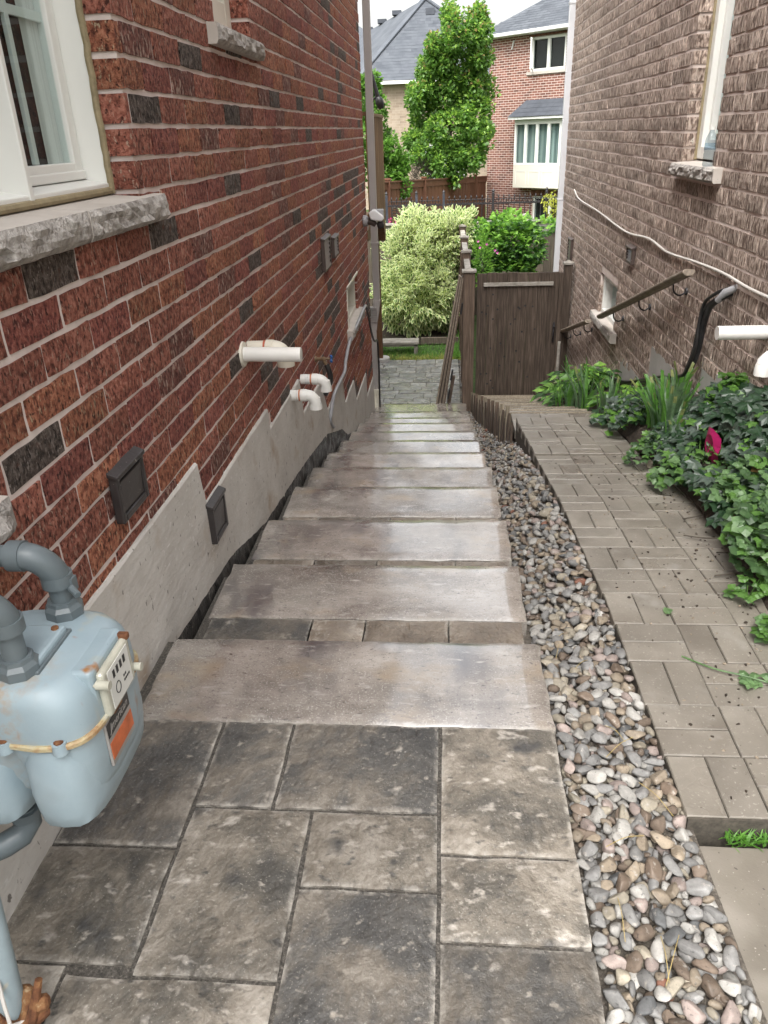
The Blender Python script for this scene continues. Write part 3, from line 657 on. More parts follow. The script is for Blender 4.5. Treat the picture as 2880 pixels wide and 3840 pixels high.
while y < 5.2:
    ncol = 5 if y < 3.0 else (4 if y < 3.9 else 3)
    for c in range(ncol):
        x0 = xpath(y) + c * U; x1 = x0 + U
        lip = 0.012 if y > 4.33 else 0.0
        d = lambda: rnd.uniform(-0.0022, 0.0022) + lip
        if (c + nrow) % 2 == 0:
            paver(x0 + g, x0 + U / 2 - g, y + g, y + U - g, zpath, d()); paver(x0 + U / 2 + g, x1 - g, y + g, y + U - g, zpath, d())
        else:
            paver(x0 + g, x1 - g, y + g, y + U / 2 - g, zpath, d()); paver(x0 + g, x1 - g, y + U / 2 + g, y + U - g, zpath, d())
    y += U; nrow += 1
# stepped run down to the gate, with wooden edging boards
STEP0 = y
nst = 11; run = (9.9 - STEP0) / nst
for k in range(nst):
    y0 = STEP0 + k * run; y1 = y0 + run; z = lerp(zpath(STEP0) - 0.02, -1.70, (k + 0.6) / nst)
    sbb = B(); xl = xpath(y0) - 0.03 * k / nst
    w = lerp(0.66, 0.80, k / nst)
    sbb.box(xl + 0.01, 1.55, y0, y1 - 0.035, z - 0.35, z - 0.008)
    struct('step_base', sbb, M_DIRT, path)
    for rr in range(2):
        for c in range(3):
            x0 = xl + c * w / 3; ya = y0 + rr * (run - 0.035) / 2; yb = ya + (run - 0.035) / 2
            paver(x0 + g, x0 + w / 3 - g, ya + g, yb - g, lambda q, z=z: z, rnd.uniform(-0.002, 0.002))
    fb_ = B(); fb_.prism([(y1 - 0.045, z - 0.30), (y1 - 0.004, z - 0.30), (y1 - 0.010, z + 0.045), (y1 - 0.024, z + 0.055)], lambda u, v, w_: (w_, u, v), xl - 0.038, xl - 0.008); obj('edging_fin', fb_, rnd.choice((M_STAKE, M_POST)), path)
    rb = B(); rb.box(xl - 0.005, xl + w, y1 - 0.034, y1 - 0.002, z - 0.20, z + 0.004)
    obj('riser_board', rb, M_STAKE, path, bevel=0.004)
    for q in range(2):
        ya = y0 + q * run / 2 + 0.02; h = rnd.uniform(0.05, 0.075)
        eb = B(); eb.prism([(ya, z - 0.32), (ya + run / 2 - 0.05, z - 0.40), (ya + run / 2 - 0.05, z - 0.10), (ya + 0.05, z + h * 0.3), (ya, z + h)], lambda u, v, w_: (w_, u, v), xl - 0.026 - 0.006 * q, xl - 0.012 - 0.006 * q)
        obj('edging_stake', eb, M_GATE, path)
# lower slab nearest the camera
lsb = slab_bm(0.603, 1.57, -0.9, 1.395, -0.35, -0.088, amp=0.002, step=0.09)
struct('path_slab', lsb, M_LOWSLAB, smooth=True)
gt = B()
for _ in range(130):
    blade(gt, (0.70 + rnd.uniform(0.0, 0.22), 1.418 + rnd.uniform(-0.014, 0.014), -0.10), rnd.uniform(0.012, 0.032), 0.003, 0.035, 0)
tag(obj('grass_tuft', gt, M_GRASS), 'small green grass tuft growing in the joint of the right path', 'grass', kind='stuff')

# ------------------------------------------------------------------ brick walls
def split_rows(y0, y1, z, h, off, length, joint, holes):
    """brick spans of one course, cut at the openings"""
    spans = []; y = y0 - length + off
    while y < y1:
        spans.append((max(y + joint / 2, y0), min(y + length - joint / 2, y1))); y += length
    for (a, b, c, d) in holes:
        if z + h * 0.9 < c or z + h * 0.1 > d: continue
        out = []
        for (s, e) in spans:
            if e <= a or s >= b: out.append((s, e)); continue
            if s < a: out.append((s, a))
            if e > b: out.append((b, e))
        spans = out
    return [(s, e) for s, e in spans if e - s > 0.02]
def brick_data(L, H, D, seed, amp, nyc=5, nzc=3):
    """brick with an irregular front facing +X, centred on its front face"""
    r = random.Random(seed); vs = []; fs = []
    for j in range(nzc):
        for i in range(nyc):
            y = -L / 2 + L * i / (nyc - 1); z = -H / 2 + H * j / (nzc - 1); e = i in (0, nyc - 1) or j in (0, nzc - 1)
            x = r.uniform(-amp, amp) * (0.5 if e else 1.0) + (0.0 if e else amp * 0.8)
            if i in (0, nyc - 1): y += r.uniform(-0.0028, 0.0028)
            if j in (0, nzc - 1): z += r.uniform(-0.0028, 0.0028)
            vs.append((x, y, z))
    for j in range(nzc - 1):
        for i in range(nyc - 1):
            a = j * nyc + i; fs.append((a, a + 1, a + nyc + 1, a + nyc))
    per = [i for i in range(nyc)] + [(j + 1) * nyc - 1 for j in range(1, nzc)] + [(nzc - 1) * nyc + i for i in range(nyc - 2, -1, -1)] + [j * nyc for j in range(nzc - 2, 0, -1)]
    o = len(vs)
    for k in per: vs.append((-D, vs[k][1], vs[k][2]))
    n = len(per)
    for k in range(n): fs.append((per[k], o + k, o + (k + 1) % n, per[(k + 1) % n]))
    return vs, fs
def wall_panel(b, xa, xb, y0, y1, z0, z1, holes, inset):
    """backing wall as boxes round rectangular openings (openings given a little larger by inset)"""
    ysx = sorted({y0, y1} | {h[0] - inset for h in holes} | {h[1] + inset for h in holes}); zsx = sorted({z0, z1} | {h[2] for h in holes} | {h[3] for h in holes})
    for ya, yb in zip(ysx[:-1], ysx[1:]):
        runz = None
        for za, zb in zip(zsx[:-1], zsx[1:]):
            ym, zm = (ya + yb) / 2, (za + zb) / 2
            inside = any(h[0] - inset <= ym <= h[1] + inset and h[2] <= zm <= h[3] for h in holes)
            if inside:
                if runz: b.box(xa, xb, ya, yb, *runz); runz = None
            else: runz = (runz[0], zb) if runz else (za, zb)
        if runz: b.box(xa, xb, ya, yb, *runz)
def brick_wall(house, wallname, X, sgn, y0, y1, z0, z1, zref, course, length, holes, bottom, mats, weights, mort, amp, depth=0.10, joint=0.012, wallx=0.011):
    wb = B()
    xa, xb = (X - 0.30, X - wallx) if sgn > 0 else (X + wallx, X + 0.30)
    wall_panel(wb, xa, xb, y0 + 0.006, y1 - 0.006, z0, 5.2, holes, 0.008)
    wall = obj(wallname, wb, mort, house)
    H = course - joint; items = []
    k0 = int(math.floor((z0 - zref) / course)); k1 = int(math.ceil((z1 - zref) / course))
    for k in range(k0, k1 + 1):
        z = zref + k * course + joint / 2
        for (s, e) in split_rows(y0, y1, z, H, (k % 2) * length / 2 + rnd.uniform(-0.012, 0.012), length, joint, holes):
            if z + H < bottom((s + e) / 2): continue
            c = Vector((X, (s + e) / 2, z + H / 2)); p = proj(c)
            vis = p is not None and -60 < p[0] < 830 and -60 < p[1] < 1080
            items.append((p[2] if vis else 1e6 + c.y, c, e - s))
    items.sort(key=lambda t: t[0])
    shared = [brick_data(length - joint, H, depth, 10 + q, amp) for q in range(10)]
    shared_me = []
    for vs, fs in shared:
        bb = B().add(vs, fs); shared_me.append(bb.mesh('brick', mats[0]))
    st = B()
    for i, (dd, c, L) in enumerate(items):
        mi = pick(weights)
        if noise.noise((c.y * 0.7, c.z * 1.6, 4.2)) > 0.28 and len(mats) == 5 and rnd.random() < 0.32: mi = 3
        full = abs(L - (length - joint)) < 0.004
        jx = rnd.uniform(-0.002, 0.0025) * sgn; jz = rnd.uniform(-0.0012, 0.0012)
        if i < 300:
            if full: me = shared_me[rnd.randrange(10)]
            else: me = B().add(*brick_data(L, H, depth, i, amp, 5 if L > 0.12 else 3)).mesh('brick', mats[0])
            o = link('brick', me, wall, (c.x + jx, c.y, c.z + jz), rotz=0 if sgn > 0 else PI)
            o.material_slots[0].link = 'OBJECT'; o.material_slots[0].material = mats[mi]
        else:
            vs, fs = shared[rnd.randrange(10)] if full else brick_data(L, H, depth, i, amp, 5 if L > 0.12 else 3)
            st.add([(c.x + jx + sgn * x, c.y + sgn * y_, c.z + jz + z_) for x, y_, z_ in vs], fs, mi)
    tag(obj('bricks', st, mats, wall), kind='stuff')
    return wall

# ---- left house
LX = -0.965
left = thing('brick_house', 'red rough faced brick house along the left of the stairs', 'house', (-4, 5, -2))
L_HOLES = [(1.25, 2.565, 1.355, 3.0), (3.72, 4.38, 1.945, 3.3), (7.62, 8.56, -0.225, 0.165)]
PARGE = [(-0.9, 2.68, 0.40), (2.72, 3.90, 0.205), (3.91, 4.84, 0.088), (4.90, 5.66, -0.165), (5.93, 6.88, -0.49), (7.0, 7.76, -0.787), (7.93, 8.97, -1.06), (8.99, 9.93, -1.37)]
def parge_top(y):
    for a, b_, z in PARGE:
        if y <= b_: return z
    return -1.4
lwall = brick_wall(left, 'wall', LX, 1, -0.9, 9.93, -2.1, 4.1, 1.465, 0.0938, 0.281, L_HOLES, lambda y: parge_top(y) - 0.03, LB, LBW, M_MORTAR, 0.0018, wallx=0.0048, joint=0.0155)
hb = B(); hb.box(-7.5, -1.27, -0.9, 9.92, -2.1, 5.2); obj('house_body', hb, LB[0], left)
rb = B(); rb.box(-7.8, LX + 0.30, -1.1, 10.2, 5.2, 5.32); obj('eave', rb, M_FASCIA, left)
# foundation parging: stepped top, follows the stairs below
def stepped_plate(segs, zbot, x0, x1, jig=0.0035):
    top = []
    for (a, b_, z) in segs:
        n = max(2, int((b_ - a) / 0.05))
        for i in range(n + 1):
            y = lerp(a, b_, i / n); top.append((y, z + jig * noise.noise((y * 9, z * 7, 1.3)) + jig * 0.6 * noise.noise((y * 31, 0, 5))))
    b = B(); n = len(top); vs = []
    for (y, z) in top:
        zb = zbot(y); bw = 0.003 * noise.noise((y * 5, 0, 9))
        vs += [(x0, y, z), (x1 - 0.006, y, z), (x1 + bw, y, z - 0.008), (x1 + 0.004 + bw, y, lerp(z, zb, 0.5)), (x1 + 0.004, y, zb), (x0, y, zb)]
    fs = []
    for i in range(n - 1):
        for k in range(5): fs.append((6 * i + k, 6 * i + k + 1, 6 * (i + 1) + k + 1, 6 * (i + 1) + k))
    fs += [(0, 1, 2, 3, 4, 5), tuple(6 * (n - 1) + k for k in (5, 4, 3, 2, 1, 0))]
    return b.add(vs, fs)
def parge_bot(y): return interp(y, [0, 1.95, 2.27, 2.94, 3.56, 4.34, 4.79, 5.77, 6.65, 7.0, 7.6, 9.0, 10], [-0.10, -0.06, -0.10, -0.167, -0.327, -0.43, -0.49, -0.655, -0.935, -1.12, -1.30, -1.75, -1.95])
obj('foundation', stepped_plate(PARGE, parge_bot, -0.99, -0.953), M_PARGE, left)
mb = B(); vs = []; ny_ = 220
for i in range(ny_ + 1):
    y = lerp(1.9, 8.4, i / ny_); zt = parge_bot(y) + 0.03; w = 0.0015 * math.sin(y * 61) + 0.009 * noise.noise((y * 9, 2, 1))
    vs += [(-0.962, y, zt + 0.01), (-0.947 + w * 0.5, y, zt - 0.02), (-0.944 + w, y, zt - 0.10), (-0.946, y, zt - 0.45)]
mb.add(vs, [(4 * i + k, 4 * i + k + 1, 4 * i + k + 5, 4 * i + k + 4) for i in range(ny_) for k in range(3)])
obj('membrane', mb, M_MEMB, left, smooth=True)
# windows of the left house
def rough_sill(house, x_wall, sgn, y0, y1, zt, h, proj_, name='window_sill', ra=1.0):
    """stone sill: sawn top, rock-faced front"""
    b = B(); n = max(8, int((y1 - y0) / 0.03)); rows_ = 5; vs = []
    xb = x_wall - sgn * 0.10; xf = x_wall + sgn * proj_
    for i in range(n + 1):
        y = lerp(y0, y1, i / n)
        vs.append((xb, y, zt + 0.010)); vs.append((xf - sgn * 0.006 + sgn * 0.006 * noise.noise((y * 18, zt, 0)), y, zt))
        for j in range(1, rows_):
            t = j / rows_; e = i in (0, n)
            rr = ra * (0.016 * noise.noise((y * 22, t * 3, zt * 9)) + 0.012 * noise.noise((y * 55, t * 8, 3)) + 0.006)
            vs.append((xf + sgn * (rr if not e else -0.004), y, zt - h * t))
        vs.append((xf - sgn * 0.012, y, zt - h)); vs.append((xb, y, zt - h))
    m = rows_ + 3; fs = []; ms = []
    for i in range(n):
        for k in range(m - 1):
            fs.append((m * i + k, m * i + k + 1, m * (i + 1) + k + 1, m * (i + 1) + k)); ms.append(0 if k in (0, m - 2) else 1)
    fs += [tuple(range(m))[::-1], tuple(m * n + k for k in range(m))]; ms += [0, 0]
    b.v = vs; b.f = fs; b.m = ms
    return obj(name, b, [M_STONE_TOP, M_STONE], house, bevel=0)
def room(par, x0, x1, y0, y1, z0, z1, mname='interior'):
    b = B(); b.box(x0, x1, y0, y1, z0, z1); return obj(mname, b, M_DARK, par)
w1 = B()
zb, yr = 1.388, 2.560
def frame_rect(b, xa, xb, y0, y1, z0, z1, wid, mi=0):
    b.box(xa, xb, y0, y0 + wid, z0, z1, mi); b.box(xa, xb, y1 - wid, y1, z0, z1, mi)
    b.box(xa, xb, y0 + wid, y1 - wid, z0, z0 + wid, mi); b.box(xa, xb, y0 + wid, y1 - wid, z1 - wid, z1, mi)
win = obj('window', B().box(-1.20, -1.168, 1.25, 2.56, 1.36, 2.99), M_CREAM, left)
# frame liner with a splayed face, mullion, sash
fr = B()
fr.box(-1.165, -1.055, 2.557, 2.5715, 1.386, 2.98)
fr.prism([(-1.055, 1.386), (-1.055, 1.400), (-1.13, 1.412), (-1.165, 1.412), (-1.165, 1.386)], lambda u, v, w: (u, w, v), 2.065, 2.556)
fr.prism([(-1.055, 1.386), (-1.055, 1.400), (-1.13, 1.412), (-1.165, 1.412), (-1.165, 1.386)], lambda u, v, w: (u, w, v), 1.26, 2.04)
fr.box(-1.165, -1.050, 2.036, 2.058, 1.386, 2.98)
obj('frame', fr, M_WHITE, win, bevel=0.003)
sa = B()
frame_rect(sa, -1.165, -1.128, 2.06, 2.555, 1.413, 2.9, 0.050)
frame_rect(sa, -1.165, -1.128, 1.40, 2.033, 1.413, 2.9, 0.052)
sa.box(-1.160, -1.120, 2.062, 2.554, 1.414, 1.440)
obj('sash', sa, M_WHITE, win, bevel=0.004)
mu = B(); mu.box(-1.158, -1.146, 2.292, 2.316, 1.464, 2.85); mu.box(-1.157, -1.147, 2.111, 2.504, 1.825, 1.850); mu.box(-1.157, -1.147, 1.453, 1.980, 1.825, 1.850)
obj('muntin', mu, M_WHITE, win, bevel=0.002)
gl = B(); gl.box(-1.1445, -1.1415, 2.108, 2.507, 1.462, 2.85); gl.box(-1.1445, -1.1415, 1.450, 1.983, 1.465, 2.85); obj('pane', gl, M_GLASS, win)
cu = B(); n = 40
vs = []
for i in range(n + 1):
    y = lerp(2.40, 2.53, i / n); vs += [(-1.163 + 0.003 * math.sin(i * 1.3), y, 1.40), (-1.163 + 0.003 * math.sin(i * 1.3), y, 2.9)]
cu.add(vs, [(2 * i, 2 * i + 2, 2 * i + 3, 2 * i + 1) for i in range(n)]); obj('curtain', cu, M_CURT, win, smooth=True)
win.data.materials[0] = M_DARK
ck = B(); pts = spline([(-1.052, 2.561, lerp(1.37, 2.98, i / 10)) for i in range(11)], 6)
ck.tube([p + Vector((0.004 * noise.noise(p * 25), 0.004 * noise.noise(p * 29), 0)) for p in pts], 0.011, 8); obj('caulk', ck, M_CAULK, win)
ck = B(); ck.tube([(-1.055, lerp(1.3, 2.56, i / 30), 1.378) for i in range(31)], 0.011, 8); obj('caulk', ck, M_CAULK, win)
rough_sill(left, LX, 1, 1.35, 2.085, 1.356, 0.078, 0.040)
rough_sill(left, LX, 1, 2.089, 2.70, 1.356, 0.078, 0.042)
w2 = obj('window', B().box(-1.19, -1.168, 3.72, 4.38, 1.95, 3.3), M_DARK, left)
f2 = B(); frame_rect(f2, -1.165, -1.05, 3.725, 4.375, 1.985, 3.29, 0.10); obj('frame', f2, M_CREAM, w2, bevel=0.006)
g2 = B(); g2.box(-1.145, -1.141, 3.82, 4.28, 2.08, 3.2); obj('pane', g2, M_GLASS, w2)
rough_sill(left, LX, 1, 3.60, 4.50, 1.935, 0.075, 0.045)
w3 = obj('window', B().box(-1.19, -1.165, 7.62, 8.56, -0.22, 0.16), M_DARK, left)
f3 = B(); frame_rect(f3, -1.165, -0.990, 7.625, 8.555, -0.222, 0.160, 0.045); obj('frame', f3, M_CREAM, w3, bevel=0.005)
f3 = B(); f3.box(-0.985, -0.955, 7.60, 7.632, -0.30, 0.175); f3.box(-0.985, -0.955, 7.60, 8.58, 0.150, 0.178); obj('trim', f3, M_CREAM, w3, bevel=0.004)
g3 = B(); g3.box(-1.13, -1.126, 7.67, 8.51, -0.177, 0.115); obj('pane', g3, M_GLASS, w3)
rough_sill(left, LX, 1, 7.5, 8.68, -0.225, 0.09, 0.06)
rough_sill(left, LX, 1, 0.35, 1.43, 0.845, 0.085, 0.04, name='basement_sill')

# ---- right house
RX = 1.58
right = thing('brick_house', 'taupe bark textured brick house along the right of the path', 'house', (5, 6, -2))
R_HOLES = [(5.18, 5.86, 1.262, 3.3), (7.47, 8.30, -0.245, 0.155)]
def rbot(y):
    for ym, z in ((4.81, 0.18), (6.03, -0.03), (7.03, -0.37), (8.1, -0.70), (9.2, -1.05), (10.3, -1.40), (99, -1.72)):
        if y < ym: return z
brick_wall(right, 'wall', RX, -1, 0.6, 11.55, -2.1, 3.9, 1.262, 0.0945, 0.281, R_HOLES, rbot, RB, RBW, M_MORTAR_R, 0.0022, wallx=0.004, joint=0.019)
hb = B(); hb.box(1.885, 8, 0.6, 11.54, -2.1, 5.2); obj('house_body', hb, RB[0], right)
rb = B(); rb.box(RX - 0.30, 8.3, 0.4, 11.85, 5.2, 5.32); obj('eave', rb, M_FASCIA, right)
fo = B()
fo.prism([(0.6, -2.1), (11.5, -2.1), (11.5, -1.722), (10.3, -1.722), (10.3, -1.402), (9.2, -1.402), (9.2, -1.052), (8.1, -1.052), (8.1, -0.702), (7.03, -0.702), (7.03, -0.372), (6.03, -0.372), (6.03, -0.032), (4.81, -0.032), (4.81, 0.178), (0.6, 0.178)][::1], lambda u, v, w: (w, u, v), RX - 0.002, RX + 0.25)
obj('foundation', fo, M_CONC, right)
w4 = obj('window', B().box(RX + 0.215, RX + 0.24, 5.18, 5.86, 1.27, 3.3), M_DARK, right)
f4 = B(); frame_rect(f4, RX + 0.095, RX + 0.21, 5.185, 5.855, 1.285, 3.29, 0.075); obj('frame', f4, M_WHITE, w4, bevel=0.006)
f4 = B(); frame_rect(f4, RX + 0.13, RX + 0.20, 5.262, 5.778, 1.362, 3.2, 0.04); obj('sash', f4, M_WHITE, w4, bevel=0.004)
g4 = B(); g4.box(RX + 0.165, RX + 0.169, 5.30, 5.74, 1.40, 3.17); obj('pane', g4, M_GLASS, w4)
rough_sill(right, RX, -1, 4.97, 5.92, 1.262, 0.08, 0.055)
ck = B(); ck.tube([(RX + 0.092, 5.857, lerp(1.28, 3.25, i / 20)) for i in range(21)], 0.012, 8); obj('caulk', ck, M_CAULK, w4)
w5 = obj('window', B().box(RX + 0.20, RX + 0.22, 7.47, 8.30, -0.24, 0.15), M_DARK, right)
f5 = B(); frame_rect(f5, RX + 0.03, RX + 0.195, 7.475, 8.295, -0.243, 0.152, 0.045); obj('frame', f5, M_WHITE, w5, bevel=0.005)
g5 = B(); g5.box(RX + 0.12, RX + 0.124, 7.52, 8.25, -0.198, 0.107); obj('pane', g5, M_GLASS, w5)
rough_sill(right, RX, -1, 7.30, 8.42, -0.248, 0.085, 0.065, ra=0.35)
# number chalked on the jamb brick of the right window
tc = bpy.data.curves.new('chalk_number', 'FONT'); tc.body = '4'; tc.size = 0.055; tc.extrude = 0.0006; tc.align_x = 'CENTER'
tc.materials.append(flat('white_chalk', (0.62, 0.56, 0.50), 0.9))
to = link('chalk_number', text_mesh(tc, 'chalk_number'), right, (1.635, 5.8525, 1.375)); to.rotation_euler = (PI / 2, 0, 0)

# ------------------------------------------------------------------ fixtures on the left wall
def louvre_vent(x, sgn, y0, y1, z0, z1, label, group, m, dep=0.035, slats=5, hood=True, tilt=0.0):
    t = thing('wall_vent', label, 'vent', (x, (y0 + y1) / 2, z0), group)
    b = B(); frame_rect(b, *(sorted((x, x + sgn * dep))), y0, y1, z0, z1, 0.022); obj('frame', b, m, t, bevel=0.005)
    b = B(); b.box(*sorted((x, x + sgn * dep * 0.35)), y0 + 0.015, y1 - 0.015, z0 + 0.015, z1 - 0.015); obj('back_plate', b, m, t)
    n = slats if slats > 1 else 0
    if slats == 1:
        b = B(); b.prism([(x, z1 - 0.024), (x + sgn * dep * 0.92, z1 - 0.03), (x + sgn * dep * 0.75, z0 + 0.024), (x, z0 + 0.024)], lambda u, v, w: (u, w, v), y0 + 0.024, y1 - 0.024); obj('flap', b, m, t, bevel=0.003)
    for i in range(n):
        za = lerp(z0 + 0.022, z1 - 0.022, i / n); zb_ = lerp(z0 + 0.022, z1 - 0.022, (i + 1) / n)
        b = B(); b.prism([(x + sgn * dep * 0.9, za + 0.002), (x + sgn * dep * 0.4, zb_), (x + sgn * dep * 0.3, zb_), (x + sgn * dep * 0.8, za)], lambda u, v, w: (u, w, v), y0 + 0.022, y1 - 0.022)
        obj('slat', b, m, t)
    if hood:
        b = B(); b.prism([(x, z1 + 0.012), (x + sgn * dep * 1.2, z1 - 0.002), (x + sgn * dep * 1.2, z1 - 0.016), (x, z1 - 0.004)], lambda u, v, w: (u, w, v), y0 - 0.006, y1 + 0.006)
        obj('hood', b, m, t, bevel=0.003)
    return t
louvre_vent(LX, 1, 1.955, 2.165, 0.505, 0.660, 'largest black vent cover, on the red bricks above the gas meter', 'vents on the red brick wall', M_VENT, 0.028, 1)
louvre_vent(-0.951, 1, 2.70, 2.885, 0.030, 0.200, 'black square vent cover on the grey cement below the red bricks', 'vents on the red brick wall', M_VENT, 0.026, 1)
louvre_vent(LX, 1, 6.18, 6.53, 0.545, 0.790, 'brown louvred vent on red bricks, the larger of the pair near the downspout', 'vents on the red brick wall', M_BROWNP, 0.03, 6)
louvre_vent(LX, 1, 6.74, 7.03, 0.570, 0.735, 'brown louvred vent on red bricks, the smaller of the pair near the downspout', 'vents on the red brick wall', M_BROWNP, 0.03, 5)

# PVC pipes
t = thing('vent_pipe', 'straight open white plastic pipe sticking out of the red bricks', 'pipe', (LX, 3.556, 0.59), 'plastic pipes through the red wall')
obj('pipe', B().pipe([(LX - 0.02, 3.556, 0.592), (-0.80, 3.556, 0.588), (-0.682, 3.556, 0.586)], 0.034, 0.030, 24), M_PVC, t, smooth=True)
obj('flange', B().cyl((LX - 0.004, 3.556, 0.592), (LX + 0.012, 3.556, 0.592), 0.062, 0.058, 20), M_PVC_OLD, t, smooth=True)
def elbow_pipe(y, z, xw, x1, drop, r, label, m, ring, old=False, dy=0.0):
    t = thing('vent_pipe', label, 'pipe', (xw, y, z), 'plastic pipes through the red wall')
    obj('pipe', B().cyl((xw - 0.02, y, z), (x1 - 0.05, y, z), r, r, 20), m, t, smooth=True)
    obj('coupling', B().lathe((x1 - 0.075, y, z), (1, 0, 0), [(r, 0), (r * 1.13, 0.002), (r * 1.13, 0.035), (r * 1.02, 0.04)], 20), m, t, smooth=True)
    obj('ring', B().cyl((x1 - 0.085, y, z), (x1 - 0.076, y, z), r * 1.08, r * 1.08, 20), ring, t, smooth=True)
    if ring is M_ORANGE: obj('printed_label', B().tube([(xw + 0.03, y, z), (x1 - 0.095, y, z)], r * 1.012, 20, caps=False), M_LABELGREY, t, smooth=True)
    cx, cz, R_ = x1 - 0.04, z - 0.055, 0.055
    arc = [(cx + R_ * math.sin(a), y + dy * (1 - math.cos(a)), cz + R_ * math.cos(a)) for a in [PI / 2 * i / 8 for i in range(9)]]
    arc.append((cx + R_, y + dy, cz - drop))
    obj('elbow', B().pipe(arc, r * 1.04, r * 0.9, 20), m, t, smooth=True)
    e = Vector(arc[-1])
    obj('socket', B().pipe([e + Vector((0, 0, 0.022)), e + Vector((0, 0, -0.012))], r * 1.2, r * 0.95, 20), m, t, smooth=True)
    return t
M_ORANGE = flat('orange_band', (0.55, 0.20, 0.09), 0.5)
M_LABELGREY = mat('pipe_label', [(0.45, (0.70, 0.70, 0.68)), (0.55, (0.42, 0.46, 0.50)), (0.66, (0.62, 0.30, 0.16))], nscale=30, rough=0.5)
elbow_pipe(3.68, 0.588, LX, -0.80, 0.022, 0.036, 'yellowed plastic elbow behind the straight white pipe on the red bricks', M_PVC_OLD, M_RED)
elbow_pipe(4.95, 0.055, LX, -0.815, 0.015, 0.033, 'white plastic elbow below the brass tap, the farther of the two', M_PVC, M_ORANGE)
elbow_pipe(4.57, 0.065, -0.953, -0.825, 0.020, 0.034, 'white plastic elbow over the cement edge, the nearer of the two', M_PVC, M_ORANGE)
# tap and hose stub
t = thing('hose_tap', 'brass garden tap with small blue handle and black hose on the red wall', 'tap', (LX, 5.55, 0.03))
obj('body', B().lathe((LX, 5.55, 0.030), (1, 0, 0), [(0.022, 0), (0.022, 0.012), (0.013, 0.02), (0.013, 0.05), (0.017, 0.055), (0.017, 0.075), (0.010, 0.08), (0.008, 0.12)], 12), M_BRASS, t, smooth=True)
obj('spout', B().cyl((LX + 0.062, 5.55, 0.03), (LX + 0.085, 5.55, -0.02), 0.013, 0.014, 12), M_BRASS, t, smooth=True)
hd = B()
for a in range(4): hd.cyl((LX + 0.122, 5.55, 0.03), (LX + 0.122, 5.55 + 0.03 * math.cos(a * PI / 2 + 0.4), 0.03 + 0.03 * math.sin(a * PI / 2 + 0.4)), 0.006, 0.008, 8)
obj('handle', hd, M_BLUE, t, smooth=True)
t2 = obj('black_hose', B().tube(spline([(LX + 0.082, 5.55, -0.012), (LX + 0.10, 5.55, -0.06), (LX + 0.10, 5.59, -0.14), (LX + 0.07, 5.66, -0.22), (LX + 0.035, 5.72, -0.29)], 6), 0.020, 10), M_BLACK, smooth=True)
tag(t2, 'short black rubber hose hanging from the brass tap', 'hose')
# grey conduit over the basement sill
cpts = [(LX + 0.075, 8.62, -0.20), (LX + 0.085, 8.3, -0.175), (LX + 0.07, 7.9, -0.215), (LX + 0.03, 7.45, -0.30), (LX + 0.025, 7.10, -0.40), (LX + 0.025, 6.97, -0.47), (LX + 0.03, 6.60, -0.452), (LX + 0.03, 6.2, -0.445), (LX + 0.03, 6.02, -0.50), (LX + 0.018, 5.97, -0.60), (LX + 0.02, 6.1, -0.70)]
tag(obj('conduit', B().tube(spline(cpts, 8), 0.016, 10), M_GALV, smooth=True), 'grey flexible conduit draped from the basement sill down the red wall', 'conduit')
tag(obj('black_cable', B().tube(spline([(LX + 0.075, 8.60, -0.20), (LX + 0.08, 8.8, -0.32), (LX + 0.07, 9.2, -0.62), (LX + 0.07, 9.55, -0.82), (LX + 0.085, 9.83, -0.90), (LX + 0.09, 9.84, -1.2), (LX + 0.085, 9.84, -1.9)], 8), 0.012, 8), M_BLACK, smooth=True), 'thin black cable running from the basement sill to the downspout', 'cable')

# downspouts
def rect_tube(b, pts, w, d, mi=0):
    for p, q in zip(pts[:-1], pts[1:]): pass
    vs = []; fs = []
    for p in pts:
        x, y, z = p; vs += [(x - w / 2, y - d / 2, z), (x + w / 2, y - d / 2, z), (x + w / 2, y + d / 2, z), (x - w / 2, y + d / 2, z)]
    for i in range(len(pts) - 1):
        for k in range(4): fs.append((4 * i + k, 4 * i + (k + 1) % 4, 4 * i + 4 + (k + 1) % 4, 4 * i + 4 + k))
    fs += [(3, 2, 1, 0), tuple(4 * (len(pts) - 1) + k for k in range(4))]
    b.add(vs, fs)
t = thing('downspout', 'taupe metal downspout running down the corner of the red brick house', 'downspout', (-0.9, 9.98, -1.9))
b = B(); rect_tube(b, [(-0.884, 9.99, 5.2), (-0.884, 9.99, -0.42)], 0.085, 0.062); obj('pipe', b, M_ALU, t, bevel=0.010)
b = B(); rect_tube(b, [(-0.884, 9.99, -0.40), (-0.895, 9.99, -0.50), (-0.935, 9.99, -0.72), (-0.945, 9.99, -0.80)], 0.092, 0.07); obj('elbow', b, M_ALU, t, bevel=0.008)
b = B(); rect_tube(b, [(-0.945, 9.99, -0.80), (-0.945, 9.97, -1.30)], 0.085, 0.062); obj('offset_pipe', b, M_ALU, t, bevel=0.010)
b = B(); rect_tube(b, [(-0.945, 9.97, -1.29), (-0.935, 9.95, -1.42), (-0.925, 9.93, -1.62)], 0.08, 0.06); obj('lower_pipe', b, M_ALU, t, bevel=0.008)
b = B()
for k in range(9): b.box(-0.935 + 0.0 - 0.046, -0.935 + 0.05, 9.94, 10.03, -0.50 - k * 0.022, -0.492 - k * 0.022)
obj('crimp', b, M_ALU, t)
b = B(); rect_tube(b, [(-0.884, 9.99, 0.30), (-0.884, 9.99, 0.27)], 0.098, 0.074); obj('strap', b, M_ALU, t, bevel=0.004)
t = thing('drain_standpipe', 'white plastic standpipe that takes the taupe downspout at the stairs foot', 'pipe', (-0.92, 9.9, -1.95))
